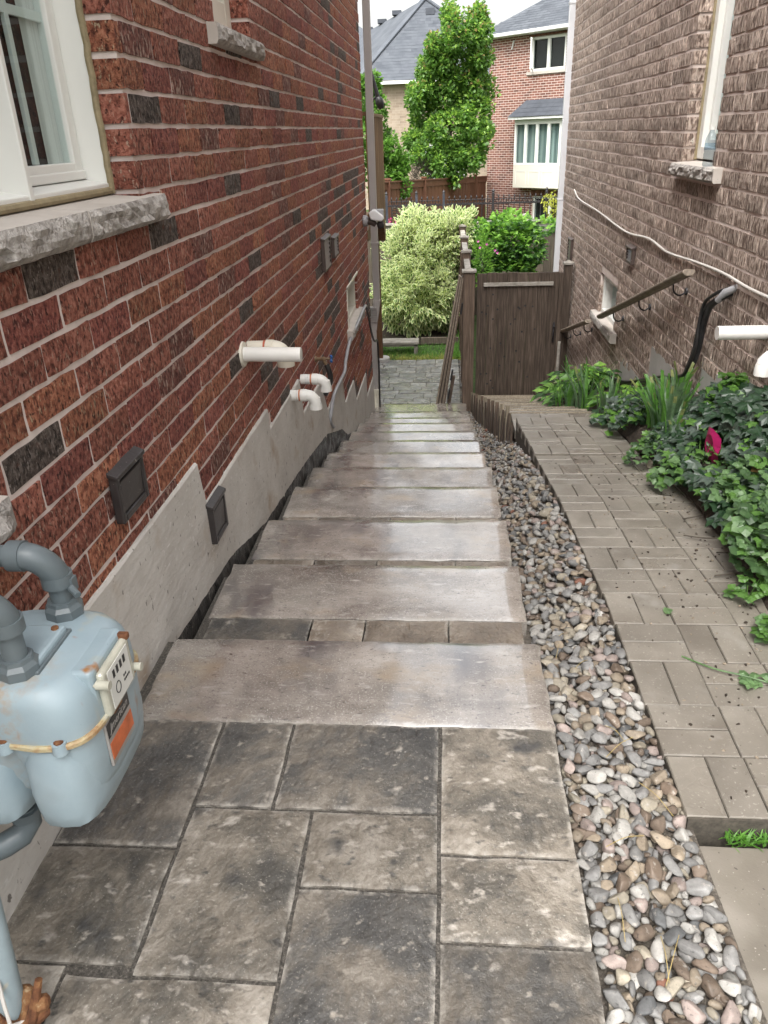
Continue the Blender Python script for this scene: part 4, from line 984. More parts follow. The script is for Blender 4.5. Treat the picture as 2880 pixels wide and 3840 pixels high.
obj('pipe', B().cyl((-0.945, 9.88, -1.98), (-0.935, 9.92, -1.60), 0.058, 0.058, 20), M_PVC_OLD, t, smooth=True)
obj('collar', B().cyl((-0.935, 9.918, -1.62), (-0.934, 9.922, -1.555), 0.068, 0.068, 20), M_PVC_OLD, t, smooth=True)
t = thing('downspout', 'white metal downspout on the far corner of the taupe brick house', 'downspout', (1.54, 11.3, -2))
b = B(); rect_tube(b, [(1.55, 11.45, 5.2), (1.55, 11.45, -1.9)], 0.085, 0.065); obj('pipe', b, M_ALUW, t, bevel=0.012)
for z in (2.85, 0.6, -0.9):
    b = B(); rect_tube(b, [(1.55, 11.45, z), (1.55, 11.45, z + 0.03)], 0.095, 0.075); obj('strap', b, M_ALUW, t, bevel=0.004)

# security light on the corner
t = thing('security_light', 'white and grey security light on the red house corner', 'light', (LX, 9.45, 0.62))
yL, zL = 9.45, 0.60
obj('base', B().lathe((LX, yL, zL), (1, 0, 0), [(0.05, 0), (0.062, 0.01), (0.062, 0.05), (0.05, 0.06)], 18), M_LAMPG, t, smooth=True)
obj('arm', B().tube([(LX + 0.05, yL, zL), (LX + 0.11, yL, zL - 0.015), (LX + 0.15, yL, zL - 0.05)], [0.045, 0.038, 0.028], 12), M_BROWNP, t, smooth=True)
b = B(); b.prism([(0.075, 0.09), (0.14, 0.125), (0.235, 0.055), (0.25, 0.02), (0.22, -0.005), (0.10, 0.015)], lambda u, v, w: (LX + u, w, zL + v), yL - 0.09, yL + 0.03); obj('head', b, M_LAMPW, t, bevel=0.014, seg=3)
b = B(); b.box(LX + 0.10, LX + 0.24, yL + 0.032, yL + 0.14, zL + 0.03, zL + 0.115); obj('lens', b, M_LAMPG, t, bevel=0.012)
obj('sensor', B().lathe((LX + 0.20, yL - 0.02, zL - 0.025), (0.25, 0, -1), [(0.022, -0.02), (0.04, 0.0), (0.043, 0.035), (0.03, 0.06)], 14), M_BLACK, t, smooth=True)

# ------------------------------------------------------------------ gas meter
meter = thing('gas_meter', 'pale blue rust stained gas meter hanging on grey pipes by the wall', 'gas meter', (-0.755, 1.15, 0.30))
MX, MY = -0.785, 1.152
def selip(a, b_, n, cnt=56):
    out = []
    for i in range(cnt):
        g_ = 2 * PI * i / cnt; c, s_ = math.cos(g_), math.sin(g_)
        out.append((a * math.copysign(abs(c) ** (2 / n), c), b_ * math.copysign(abs(s_) ** (2 / n), s_)))
    return out
def loft(secs, cnt=56, cap=True):
    """secs: (z, cx, cy, a, b, n, notch)"""
    b = B()
    for (z, cx, cy, a, bb, n, nt) in secs:
        for (x, y_) in selip(a, bb, n, cnt):
            k = 1 - nt * math.exp(-((x + 0.005) / 0.028) ** 2); b.v.append((MX + cx + x, MY + cy + y_ * k, z))
    for i in range(len(secs) - 1):
        for j in range(cnt): b.f.append((i * cnt + j, i * cnt + (j + 1) % cnt, (i + 1) * cnt + (j + 1) % cnt, (i + 1) * cnt + j)); b.m.append(0)
    if cap:
        b.f.append(tuple(range(cnt))[::-1]); b.f.append(tuple((len(secs) - 1) * cnt + j for j in range(cnt))); b.m += [0, 0]
    b.attr = []
    for (x, y_, z) in b.v:      # rust creeping from the near union nut and along the seam
        d_ = math.hypot(x - (MX + 0.017), y_ - (MY - 0.078)); w_ = max(0.0, 1.1 - d_ / 0.075) if z > 0.63 else 0.0
        if y_ < MY - 0.09 and abs(x - (MX - 0.012)) < 0.020: w_ = max(w_, 0.75 if z > 0.552 else 0.25)
        if abs(z - 0.548) < 0.02: w_ = max(w_, 0.35)
        b.attr.append(w_)
    return b
ZS = 0.548
obj('upper_case', loft([(ZS, 0, 0, 0.150, 0.152, 4.4, 0.03), (ZS + 0.02, 0, 0, 0.150, 0.152, 4.4, 0.02), (ZS + 0.04, 0, 0, 0.149, 0.151, 4.4, 0.01), (ZS + 0.06, 0, 0, 0.146, 0.149, 4.4, 0), (ZS + 0.075, 0, 0, 0.143, 0.147, 4.2, 0), (ZS + 0.085, -0.001, 0, 0.141, 0.146, 3.8, 0), (ZS + 0.103, -0.003, 0, 0.128, 0.137, 3.8, 0), (ZS + 0.112, -0.005, 0, 0.112, 0.124, 3.6, 0), (ZS + 0.114, -0.006, 0, 0.05, 0.07, 2.6, 0)]), M_METER, meter, smooth=True)
obj('lower_case', loft([(0.352, 0.0, 0, 0.03, 0.05, 2.4, 0), (0.362, 0.0, 0, 0.085, 0.09, 2.6, 0.35), (0.377, 0, 0, 0.122, 0.122, 3.2, 0.40), (0.395, 0, 0, 0.138, 0.138, 3.8, 0.34), (0.42, 0, 0, 0.145, 0.145, 4.2, 0.26), (0.47, 0, 0, 0.148, 0.148, 4.4, 0.20), (0.52, 0, 0, 0.149, 0.150, 4.4, 0.10), (ZS, 0, 0, 0.149, 0.150, 4.4, 0.05)]), M_METER, meter, smooth=True)
for s_ in (-1, 1):
    b = B(); cx = MX + s_ * 0.072 - 0.004
    prof = [(0.020, 0.340), (0.052, 0.344), (0.066, 0.358), (0.070, 0.39), (0.073, 0.43), (0.070, 0.49), (0.058, 0.535)]
    cnt = 24
    for (r_, z) in prof:
        for (x, y_) in selip(r_, r_ * 0.9 + 0.098 * min(1, r_ / 0.05), 3.2, cnt): b.v.append((cx + x, MY + y_, z))
    for i in range(len(prof) - 1):
        for j in range(cnt): b.f.append((i * cnt + j, i * cnt + (j + 1) % cnt, (i + 1) * cnt + (j + 1) % cnt, (i + 1) * cnt + j)); b.m.append(0)
    b.f.append(tuple(range(cnt))[::-1]); b.m.append(0); b.f.append(tuple((len(prof) - 1) * cnt + j for j in range(cnt))); b.m.append(0)
    obj('diaphragm_bulge', b, M_METER, meter, smooth=True)
    obj('foot', B().tube([(cx, MY - 0.10, 0.357), (cx + 0.005, MY - 0.098, 0.339), (cx + 0.005, MY - 0.097, 0.334)], [0.05, 0.028, 0.012], 14), M_METER, meter, smooth=True)
obj('seam_flange', loft([(ZS - 0.007, 0, 0, 0.154, 0.156, 4.4, 0.05), (ZS - 0.004, 0, 0, 0.1565, 0.1585, 4.4, 0.05), (ZS + 0.003, 0, 0, 0.1565, 0.1585, 4.4, 0.05), (ZS + 0.006, 0, 0, 0.154, 0.156, 4.4, 0.05)]), M_RUSTSEAM, meter, smooth=True)
for (sx, sy) in ((-0.115, -0.152), (-0.005, -0.150), (0.098, -0.150)):
    obj('screw_boss', B().cyl((MX + sx, MY + sy + 0.004, ZS - 0.012), (MX + sx, MY + sy + 0.004, ZS + 0.010), 0.015, 0.013, 12), M_METER, meter, smooth=True)
    obj('screw', B().lathe((MX + sx, MY + sy + 0.004, ZS + 0.009), (0, 0, 1), [(0.009, 0), (0.009, 0.004), (0.005, 0.006)], 8), M_RUST, meter, smooth=True)
# top cover plate
b = B(); b.box(MX - 0.05, MX + 0.052, MY - 0.082, MY + 0.045, ZS + 0.108, ZS + 0.131); obj('cover_plate', b, M_METER, meter, bevel=0.006, seg=2)
b = B(); b.box(MX - 0.056, MX + 0.058, MY - 0.088, MY + 0.051, ZS + 0.106, ZS + 0.119); obj('cover_gasket', b, M_GREYPIPE, meter, bevel=0.003)
for (sx, sy) in ((0.036, -0.066), (0.036, 0.03), (-0.036, -0.066)):
    obj('cover_screw', B().cyl((MX + sx, MY + sy, ZS + 0.129), (MX + sx, MY + sy, ZS + 0.135), 0.008, 0.007, 8), M_RUST, meter)
obj('plug', B().cyl((MX - 0.062, MY + 0.05, ZS + 0.105), (MX - 0.062, MY + 0.05, ZS + 0.142), 0.014, 0.014, 12), M_GREYPIPE, meter, smooth=True)
# dial box on the front (+X) face
dx0, dx1 = MX + 0.10, MX + 0.163; dy0, dy1 = MY - 0.066, MY + 0.060; dz0, dz1 = ZS - 0.004, ZS + 0.098
b = B(); b.box(dx0 - 0.03, MX + 0.148, dy0 - 0.012, dy1 + 0.012, dz0 - 0.010, dz1 + 0.012); obj('dial_mount', b, M_METER, meter, bevel=0.010, seg=3)
dial = B(); dial.box(MX + 0.146, dx1, dy0, dy1, dz0, dz1); dial = obj('dial_cover', dial, M_DIAL, meter, bevel=0.008, seg=3)
b = B(); b.box(dx1 - 0.002, dx1 + 0.0012, dy0 + 0.016, dy1 - 0.018, dz0 + 0.010, dz1 - 0.008); obj('dial_face', b, M_DIALFACE, dial)
for i in range(4):
    b = B(); b.box(dx1 + 0.001, dx1 + 0.0022, dy0 + 0.034 + i * 0.016, dy0 + 0.042 + i * 0.016, dz1 - 0.034, dz1 - 0.018); obj('digit_wheel', b, M_INK, dial)
b = B()
for i in range(6): b.box(dx1 + 0.001, dx1 + 0.0018, dy0 + 0.072 + 0.007 * (i % 4), dy0 + 0.077 + 0.007 * (i % 4), dz0 + 0.032 + 0.010 * (i // 4), dz0 + 0.037 + 0.010 * (i // 4))
b.tube([(dx1 + 0.0016, dy0 + 0.045 + 0.010 * math.cos(a * PI / 8), dz0 + 0.040 + 0.012 * math.sin(a * PI / 8)) for a in range(17)], 0.001, 4)
obj('dial_print', b, M_INK, dial)
for yy, zz in ((dy0 - 0.004, dz1 - 0.020), (dy1 + 0.004, dz0 + 0.022)):
    obj('dial_peg', B().pipe([(MX + 0.15, yy, zz), (dx1 + 0.012, yy, zz)], 0.009, 0.005, 12), M_DIAL, dial, smooth=True)
b = B(); b.box(dx0, dx1 + 0.003, dy1 - 0.012, dy1 + 0.003, dz1 - 0.006, dz1 + 0.008); b.box(dx0 + 0.04, dx1 - 0.004, dy0 + 0.02, dy0 + 0.06, dz0 - 0.008, dz0 + 0.003); obj('rust_patch', b, M_RUST, meter, bevel=0.004)
# badge under the dial
bx = MX + 0.150
bd = B(); bd.box(bx - 0.004, bx + 0.002, MY - 0.080, MY + 0.030, 0.438, 0.538); badge = obj('badge', bd, M_PLATE_S, meter, bevel=0.002)
b = B(); b.box(bx + 0.0015, bx + 0.003, MY - 0.076, MY + 0.026, 0.503, 0.534); obj('badge_band', b, M_PLATE_K, badge)
b = B(); b.box(bx + 0.0015, bx + 0.003, MY - 0.076, MY + 0.026, 0.452, 0.490); obj('badge_panel', b, M_PLATE_O, badge)
def text3d(body, size, loc, m, par, rot):
    c = bpy.data.curves.new('lettering', 'FONT'); c.body = body; c.size = size; c.extrude = 0.0003; c.align_x = 'CENTER'; c.shear = 0.3
    c.materials.append(m); o = link('lettering', text_mesh(c, 'lettering'), par, loc); o.rotation_euler = rot; return o
text3d('Jmerican', 0.024, (bx + 0.0034, MY - 0.025, 0.511), M_PLATE_S, badge, (PI / 2, 0, PI / 2))
# pipework
pw = thing('gas_pipework', 'thick grey gas pipes with elbows feeding the pale blue meter', 'pipe', (-0.80, 1.17, 0.66))
PYN, PYF = MY - 0.078, MY + 0.110; PX = MX + 0.017; R_P = 0.0215
def hexnut(c, r, h, n=8): return B().lathe(c, (0, 0, 1), [(r * 0.86, 0), (r, 0.006), (r, h * 0.6), (r * 0.82, h * 0.8), (r * 0.8, h)], n)
for yy, zt in ((PYN, 0.795), (PYF, 0.775)):
    z0 = ZS + 0.108
    obj('union_nut', hexnut((PX, yy, z0), 0.038, 0.040), M_GREYPIPE, pw)
    obj('riser', B().cyl((PX, yy, z0 + 0.03), (PX, yy, zt - 0.03), R_P, R_P, 20), M_GREYPIPE, pw, smooth=True)
    obj('elbow_collar', B().cyl((PX, yy, zt - 0.045), (PX, yy, zt - 0.020), R_P * 1.42, R_P * 1.42, 20), M_GREYPIPE, pw, smooth=True)
    arc = [(PX - 0.045 + 0.045 * math.cos(a), yy - 0.02 * math.sin(a), zt - 0.025 + 0.055 * math.sin(a)) for a in [PI / 2 * i / 8 for i in range(9)]]
    obj('elbow', B().tube(arc, R_P * 1.26, 20), M_GREYPIPE, pw, smooth=True)
    e = arc[-1]
    obj('elbow_collar', B().cyl((e[0] + 0.004, e[1], e[2]), (e[0] - 0.025, e[1], e[2]), R_P * 1.42, R_P * 1.42, 20), M_GREYPIPE, pw, smooth=True)
    obj('branch', B().cyl((e[0] - 0.02, e[1], e[2]), (LX + 0.04, e[1], e[2]), R_P, R_P, 20), M_GREYPIPE, pw, smooth=True)
b = B(); b.box(PX + 0.02, PX + 0.034, PYF - 0.008, PYF + 0.012, 0.715, 0.745); b.cyl((PX + 0.03, PYF - 0.01, 0.728), (PX + 0.05, PYF - 0.025, 0.72), 0.007, 0.007, 10); obj('bleed_screw', b, M_GREYPIPE, pw)
lw = B().cyl((-0.88, 1.09, 0.47), (-0.855, 1.09, 0.285), 0.020, 0.020, 18); obj('drop_pipe', lw, M_GREYPIPE, pw, smooth=True)
obj('elbow', B().tube([(-0.857, 1.09, 0.305), (-0.855, 1.086, 0.265), (-0.868, 1.07, 0.245), (-0.89, 1.05, 0.240), (-0.93, 1.02, 0.240)], 0.026, 18), M_GREYPIPE, pw, smooth=True)
obj('elbow_collar', B().cyl((-0.858, 1.09, 0.285), (-0.855, 1.088, 0.308), 0.031, 0.031, 18), M_GREYPIPE, pw, smooth=True)
# service riser with rusty clamp at the lower left
sv = thing('service_pipe', 'grey blue service pipe with a rusty clamp rising from the paving', 'pipe', (-0.80, 0.82, 0))
M_SERV = flat('service_pipe_paint', (0.27, 0.33, 0.35), 0.45, 0.12, 12, flecks=[(14, 0.66, 0.74, (0.42, 0.36, 0.25), ONE)])
obj('pipe', B().cyl((-0.797, 0.805, -0.02), (-0.83, 0.885, 0.30), 0.026, 0.026, 18), M_SERV, sv, smooth=True)
cl = B(); pts = [(-0.80 + 0.032 * math.cos(a), 0.822 + 0.032 * math.sin(a), 0.075 + 0.012 * math.sin(a * 2)) for a in [2 * PI * i / 16 for i in range(17)]]
cl.tube(pts, 0.014, 8); cl.tube([(-0.80, 0.77, 0.00), (-0.775, 0.785, 0.03), (-0.758, 0.80, 0.06), (-0.748, 0.815, 0.10), (-0.738, 0.835, 0.15)], [0.009, 0.013, 0.015, 0.010, 0.007], 8); cl.tube([(-0.752, 0.81, 0.07), (-0.738, 0.82, 0.08), (-0.730, 0.826, 0.078)], [0.012, 0.013, 0.009], 8)
obj('clamp', cl, M_RUST, sv, smooth=True)
obj('clamp_bolt', B().lathe((-0.748, 0.82, 0.10), (1, 0.3, 0.1), [(0.012, 0), (0.016, 0.006), (0.014, 0.02), (0.008, 0.024)], 8), M_RUST, sv)
tag(obj('white_wire', B().tube(spline([(-0.86, 0.79, 0.16), (-0.82, 0.775, 0.10), (-0.775, 0.80, 0.075), (-0.735, 0.83, 0.085)], 8) , 0.0035, 8), M_CABLE, smooth=True), 'short white wire wrapped at the rusty clamp on the service pipe', 'wire')
tag(obj('white_wire', B().tube(spline([(-0.835, 0.86, 0.18), (-0.79, 0.80, 0.14), (-0.775, 0.775, 0.09), (-0.80, 0.76, 0.03)], 8), 0.0035, 8), M_CABLE, smooth=True), 'longer white wire hanging down the grey blue service pipe', 'wire')

# ------------------------------------------------------------------ fixtures on the right wall
louvre_vent(RX, -1, 6.88, 7.10, 0.440, 0.575, 'brown plastic vent on the taupe bricks below the white cable', 'vents on the taupe brick wall', M_BROWNP, 0.035, 4)
louvre_vent(RX, -1, 10.27, 10.55, -0.06, 0.23, 'brown louvred vent on the taupe bricks right beside the white downspout', 'vents on the taupe brick wall', M_BROWNP, 0.03, 6)
cab = [(10.38, 0.80), (9.95, 0.725), (8.7, 0.705), (7.3, 0.662), (6.44, 0.705), (5.87, 0.682), (5.2, 0.715), (4.65, 0.733), (4.2, 0.725), (3.6, 0.74), (2.6, 0.75)]
tag(obj('wall_cable', B().tube(spline([(RX - 0.016, y, z) for y, z in cab], 8), 0.0085, 8), M_CABLE, smooth=True), 'white cable sagging along the taupe brick wall', 'cable')
def handrail(y0, z0, y1, z1, label, nb):
    t = thing('handrail', label, 'handrail', (1.49, y0, z0), 'handrails on the taupe wall')
    b = B(); d = Vector((0, y1 - y0, z1 - z0)).normalized(); up = Vector((0, -d.z, d.y)); P0, P1 = Vector((1.485, y0, z0)), Vector((1.485, y1, z1))
    prof = [(-0.038, 0.012), (-0.038, 0.026), (-0.026, 0.034), (0.026, 0.034), (0.038, 0.026), (0.038, 0.012), (0.020, -0.006), (-0.020, -0.006)]
    n = len(prof); vs = [P0 + Vector((u, 0, 0)) + up * v for u, v in prof] + [P1 + Vector((u, 0, 0)) + up * v for u, v in prof]
    b.add(vs, [tuple(range(n)), tuple(range(n, 2 * n))[::-1]] + [(i, n + i, n + (i + 1) % n, (i + 1) % n) for i in range(n)])
    obj('rail', b, M_RAILWOOD, t, bevel=0.004)
    for i in range(nb):
        q = P0.lerp(P1, (i + 0.35) / nb)
        bb = B(); bb.tube(spline([q + Vector((0, 0, -0.012)), q + Vector((0.01, 0, -0.06)), q + Vector((0.05, 0, -0.085)), q + Vector((0.095, 0, -0.06))], 5), 0.006, 8); bb.cyl((RX - 0.004, q.y, q.z - 0.06), (RX - 0.014, q.y, q.z - 0.06), 0.026, 0.022, 12)
        obj('bracket', bb, M_IRON, t, smooth=True)
handrail(5.02, 0.665, 7.65, -0.17, 'long weathered wooden handrail crossing the small basement window', 3)
handrail(8.27, -0.35, 10.35, -0.96, 'shorter wooden handrail by the gate on the taupe wall', 3)
hp = [(RX + 0.0, 4.48, 0.66), (RX - 0.04, 4.53, 0.62), (RX - 0.055, 4.66, 0.54), (RX - 0.055, 4.73, 0.415), (RX - 0.055, 4.76, 0.265), (RX - 0.06, 4.83, 0.13), (RX - 0.06, 4.90, 0.05), (RX - 0.065, 5.1, -0.03), (RX - 0.065, 5.35, -0.105), (RX - 0.06, 5.85, -0.27), (RX - 0.06, 6.4, -0.44), (RX - 0.06, 6.95, -0.57)]
t = thing('cable_bundle', 'thick black cable bundle coming out of the taupe wall behind the irises', 'cable', (RX, 4.48, 0.66))
obj('cable', B().tube(spline(hp, 8), 0.017, 10), M_HOSE, t, smooth=True)
obj('cable', B().tube(spline([(x - 0.01, y + 0.045, z - 0.015) for x, y, z in hp], 8), 0.014, 10), M_HOSE, t, smooth=True)
obj('cable', B().tube(spline([(x - 0.025, y + 0.005 + 0.03 * math.sin(i), z + 0.02) for i, (x, y, z) in enumerate(hp)], 8), 0.010, 8), M_BLACK, t, smooth=True)
obj('entry_cap', B().tube([(RX + 0.005, 4.45, 0.69), (RX - 0.035, 4.50, 0.655), (RX - 0.05, 4.56, 0.60)], [0.018, 0.023, 0.020], 12), M_LAMPG, t, smooth=True)
t = thing('vent_pipe', 'straight open white plastic pipe sticking out of the taupe bricks', 'pipe', (RX, 3.93, 0.57), 'plastic pipes through the taupe wall')
obj('pipe', B().pipe([(RX + 0.03, 3.93, 0.567), (1.44, 3.93, 0.567), (1.337, 3.93, 0.567)], 0.034, 0.029, 24), M_PVC, t, smooth=True)
t = thing('vent_pipe', 'white plastic elbow under the straight pipe on the taupe bricks', 'pipe', (RX, 3.70, 0.53), 'plastic pipes through the taupe wall')
obj('pipe', B().cyl((RX + 0.02, 3.72, 0.50), (1.54, 3.72, 0.50), 0.034, 0.034, 18), M_PVC, t, smooth=True)
obj('elbow', B().pipe([(1.55, 3.72, 0.50), (1.53, 3.72, 0.495), (1.508, 3.715, 0.475), (1.50, 3.71, 0.445), (1.50, 3.71, 0.415)], 0.038, 0.031, 18), M_PVC, t, smooth=True)
t = thing('water_bottle', 'clear plastic water bottle standing on the stone sill of the right window', 'bottle', (1.56, 5.17, 1.27))
bpz = 1.268
obj('body', B().lathe((1.552, 5.17, bpz), (0, 0, 1), [(0.026, 0), (0.032, 0.004), (0.033, 0.02), (0.031, 0.026), (0.033, 0.032), (0.031, 0.04), (0.033, 0.048), (0.031, 0.056), (0.033, 0.064), (0.031, 0.075), (0.033, 0.085), (0.033, 0.13), (0.030, 0.15), (0.018, 0.178), (0.013, 0.188), (0.013, 0.196)], 20), M_BOTTLE, t, smooth=True)
obj('cap', B().cyl((1.552, 5.17, bpz + 0.194), (1.552, 5.17, bpz + 0.212), 0.015, 0.015, 14), M_WHITE, t, smooth=True)
lbb = B(); lbb.tube([(1.552, 5.17, bpz + 0.088), (1.552, 5.17, bpz + 0.125)], 0.0335, 20, caps=False); obj('wrapper', lbb, glass_mat('bottle_wrapper', (0.80, 0.87, 0.93), 1.2), t, smooth=True)

# ------------------------------------------------------------------ gate, posts, side fence
def post_cap(b, cx, cy, z, w):
    b.box(cx - w * 0.62, cx + w * 0.62, cy - w * 0.62, cy + w * 0.62, z, z + 0.022)
    b.add([(cx - w * 0.5, cy - w * 0.5, z + 0.022), (cx + w * 0.5, cy - w * 0.5, z + 0.022), (cx + w * 0.5, cy + w * 0.5, z + 0.022), (cx - w * 0.5, cy + w * 0.5, z + 0.022), (cx, cy, z + 0.05)], [(0, 1, 4), (1, 2, 4), (2, 3, 4), (3, 0, 4)])
    return b
def post(par, cx, cy, z0, z1, w, m, capm, name='post'):
    p = obj(name, B().box(cx - w / 2, cx + w / 2, cy - w / 2, cy + w / 2, z0, z1), m, par, bevel=0.006)
    obj('post_cap', post_cap(B(), cx, cy, z1, w), capm, p); return p
sf = thing('side_fence', 'weathered wooden fence stepping back from the gate post to the rear fence', 'fence', (0.28, 10, -2))
PY = [10.05, 11.55, 13.1, 14.7]; PZ = [-0.09, -0.06, -0.05, -0.05]
for k, (yy, z) in enumerate(zip(PY, PZ)):
    post(sf, 0.285, yy, -2.05, z, 0.145 if k == 0 else 0.12, M_POST, M_GREYWOOD)
for k in range(4):
    y0, y1 = PY[k] + 0.075, (PY[k + 1] - 0.06 if k < 3 else 15.93); zt = PZ[k] - 0.05
    obj('rail', B().box(0.245, 0.325, y0, y1, zt - 0.04, zt), M_GREYWOOD, sf, bevel=0.004)
    obj('rail', B().box(0.262, 0.308, y0, y1, zt - 0.20, zt - 0.045), M_RAILGREY, sf, bevel=0.004)
    obj('rail', B().box(0.262, 0.308, y0, y1, -1.88, -1.80), M_FENCEGREY, sf)
    yy = y0
    while yy < y1 - 0.02:
        w = min(0.137, y1 - yy); obj('board', B().box(0.275, 0.295, yy + 0.002, yy + w - 0.002, -1.80, zt - 0.20), M_FENCEGREY, sf); yy += 0.137
gate = thing('wooden_gate', 'closed dark brown board gate with a pale cleat at the end of the path', 'gate', (0.9, 10, -1.75))
gx0, gx1 = 0.385, 1.395; nb_ = 8
for i in range(nb_):
    a = lerp(gx0, gx1, i / nb_); b_ = lerp(gx0, gx1, (i + 1) / nb_)
    obj('board', B().box(a + 0.0012, b_ - 0.0012, 9.985 - 0.003 * (i % 2), 10.008, -1.745, -0.105 + rnd.uniform(-0.005, 0.005)), M_GATE, gate, bevel=0.003)
obj('cleat', B().box(0.465, 1.325, 9.955, 9.981, -0.262, -0.218), M_GREYWOOD, gate, bevel=0.003)
obj('brace', B().box(gx0 + 0.02, gx1 - 0.02, 10.009, 10.045, -0.42, -0.33), M_GATE, gate)
obj('brace', B().box(gx0 + 0.02, gx1 - 0.02, 10.009, 10.045, -1.62, -1.53), M_GATE, gate)
for _ in range(26):
    x, z = rnd.uniform(gx0 + 0.03, gx1 - 0.03), rnd.uniform(-1.65, -0.35); obj('knot', B().lathe((x, 9.9825, z), (0, -1, 0), [(0.014, -0.002), (0.012, 0.002)], 7), M_INK, gate)
lt = B(); lt.box(1.35, 1.372, 9.962, 9.981, -0.98, -0.72); lt.cyl((1.361, 9.955, -0.745), (1.361, 9.93, -0.775), 0.014, 0.010, 10); lt.tube(spline([(1.361, 9.96, -0.80), (1.35, 9.92, -0.84), (1.35, 9.92, -0.90), (1.361, 9.96, -0.95)], 5), 0.008, 8)
obj('latch', lt, M_IRON, gate)
post(gate, 1.50, 10.02, -2.0, -0.02, 0.10, M_GATE, M_GREYWOOD)
obj('stop_board', B().box(1.40, 1.449, 9.99, 10.03, -1.8, -0.12), M_GATE, gate)
tag(obj('stake', B().cyl((1.425, 9.86, -1.6), (1.435, 9.9, -0.95), 0.022, 0.020, 8), M_GREYWOOD, smooth=True), 'thin pale stake leaning beside the gate latch', 'stake')
# removed gate leaf leaning against the post, seen edge on
lean = thing('leaning_boards', 'stack of long boards with black hinges leaning against the gate post', 'boards', (0.0, 10.1, -1.93))
bd0 = Vector((-0.150, 10.05, -1.93)); tp0 = Vector((0.165, 10.05, -0.13)); dirb = (tp0 - bd0).normalized(); side = Vector((dirb.z, 0, -dirb.x))
for i in range(6):
    o_ = side * (i * 0.0225)
    L_ = 1.0 - 0.012 * rnd.random()
    obj('board', B().beam(bd0 + o_, bd0 + o_ + (tp0 - bd0) * L_ - side * 0.0105 * i, 0.019 if i % 2 == 0 else 0.014, 0.10 + 0.006 * (i % 3), up=(0, 1, 0)), (M_RAILWOOD, M_GATE)[i % 2] if i < 5 else M_POST, lean, bevel=0.002)  # every second board is dark, painting in the shaded gaps between boards
for tt in (0.16, 0.30, 0.78):
    p = bd0 + side * 0.150 + (tp0 - bd0) * tt - side * 0.06 * tt
    obj('hinge', B().beam(p - dirb * 0.07, p + dirb * 0.07, 0.022, 0.06, up=(0, 1, 0)), M_IRON, lean, bevel=0.003)
tag(obj('offcut', B().beam((0.02, 10.12, -1.93), (0.10, 10.14, -1.45), 0.045, 0.07, up=(0, 1, 0)), M_POST, bevel=0.003), 'short brown offcut standing behind the leaning boards', 'board')

# ------------------------------------------------------------------ rear fence
rf = thing('rear_fence', 'grey weathered board fence with flat cap rail behind the shrubs', 'fence', (0.5, 16, -2))
x = -4.2
while x < 4.2:
    obj('board', B().box(x + 0.002, x + 0.138, 15.99 - 0.004 * rnd.random(), 16.012, -2.0, -0.315), M_FENCEGREY, rf); x += 0.142
obj('rail', B().box(-4.2, 4.2, 15.945, 15.985, -0.315, -0.135), M_RAILGREY, rf, bevel=0.005)
obj('cap_rail', B().box(-4.2, 4.2, 15.91, 16.05, -0.132, -0.098), M_GREYWOOD, rf, bevel=0.006)
for px_ in (-1.95, 0.28, 1.52, 3.6):
    post(rf, px_, 16.08, -2.0, -0.03, 0.10, M_FENCEGREY, M_GREYWOOD)
# ------------------------------------------------------------------ deck of the left house, behind the corner
dk = thing('deck_screen', 'tall tan slatted deck screen beyond the red house corner', 'deck', (-1.0, 11.5, 0.3))
yy = 10.45
while yy < 12.85:
    obj('slat', B().box(-0.985, -0.955, yy, yy + 0.05, 0.40, 1.70), M_DECK if int(yy * 10) % 3 else M_DECKPOST, dk); yy += 0.10
obj('rail', B().box(-1.03, -0.945, 10.4, 12.95, 1.70, 1.74), M_DECK, dk, bevel=0.004)
obj('rail', B().box(-1.02, -0.99, 10.4, 12.9, 0.48, 0.58), M_DECK, dk)
obj('joist', B().prism([(12.86, 0.40), (12.86, -0.02), (12.72, -0.02), (12.66, 0.12), (12.3, 0.40)], lambda u, v, w: (w, u, v), -1.12, -0.955), M_DECKPOST, dk, bevel=0.004)
obj('deck_floor', B().box(-3.6, -0.99, 10.3, 12.86, 0.27, 0.40), M_DECK, dk)
t = thing('deck_post', 'brown wooden deck post standing on a round concrete pad by the lawn', 'post', (-1.10, 12.75, -1.95))
obj('post', B().box(-1.16, -1.055, 12.70, 12.80, -1.90, 0.28), M_DECKPOST, t, bevel=0.006)
obj('footing', B().cyl((-1.10, 12.75, -2.05), (-1.10, 12.75, -1.885), 0.16, 0.155, 24), M_CONC, t, smooth=True)
t = thing('umbrella_arm', 'black folded parasol arm sticking up above the deck screen', 'parasol arm', (-1.0, 12.2, 1.74))
obj('arm', B().cyl((-1.10, 12.3, 2.42), (-0.955, 12.3, 1.92), 0.024, 0.032, 12), M_BLACK, t, smooth=True)
obj('joint', B().lathe((-0.965, 12.3, 1.96), (0.28, 0, -0.96), [(0.03, 0), (0.055, 0.03), (0.062, 0.08), (0.05, 0.13), (0.03, 0.16)], 14), M_BLACK, t, smooth=True)
obj('strut', B().cyl((-1.12, 12.3, 1.86), (-0.98, 12.3, 1.97), 0.014, 0.014, 8), M_BLACK, t)
t = thing('garden_bench', 'low grey painted plank bench on the lawn under the variegated shrub', 'bench', (-0.9, 13.2, -1.93))
obj('seat', B().box(-1.9, -0.47, 13.10, 13.42, -1.765, -1.725), M_GREYWOOD, t, bevel=0.005)
obj('apron', B().box(-1.88, -0.50, 13.12, 13.14, -1.80, -1.766), M_GREYWOOD, t)
for xx in (-0.55, -1.82): obj('leg', B().box(xx, xx + 0.06, 13.12, 13.40, -1.95, -1.766), M_GREYWOOD, t, bevel=0.004)
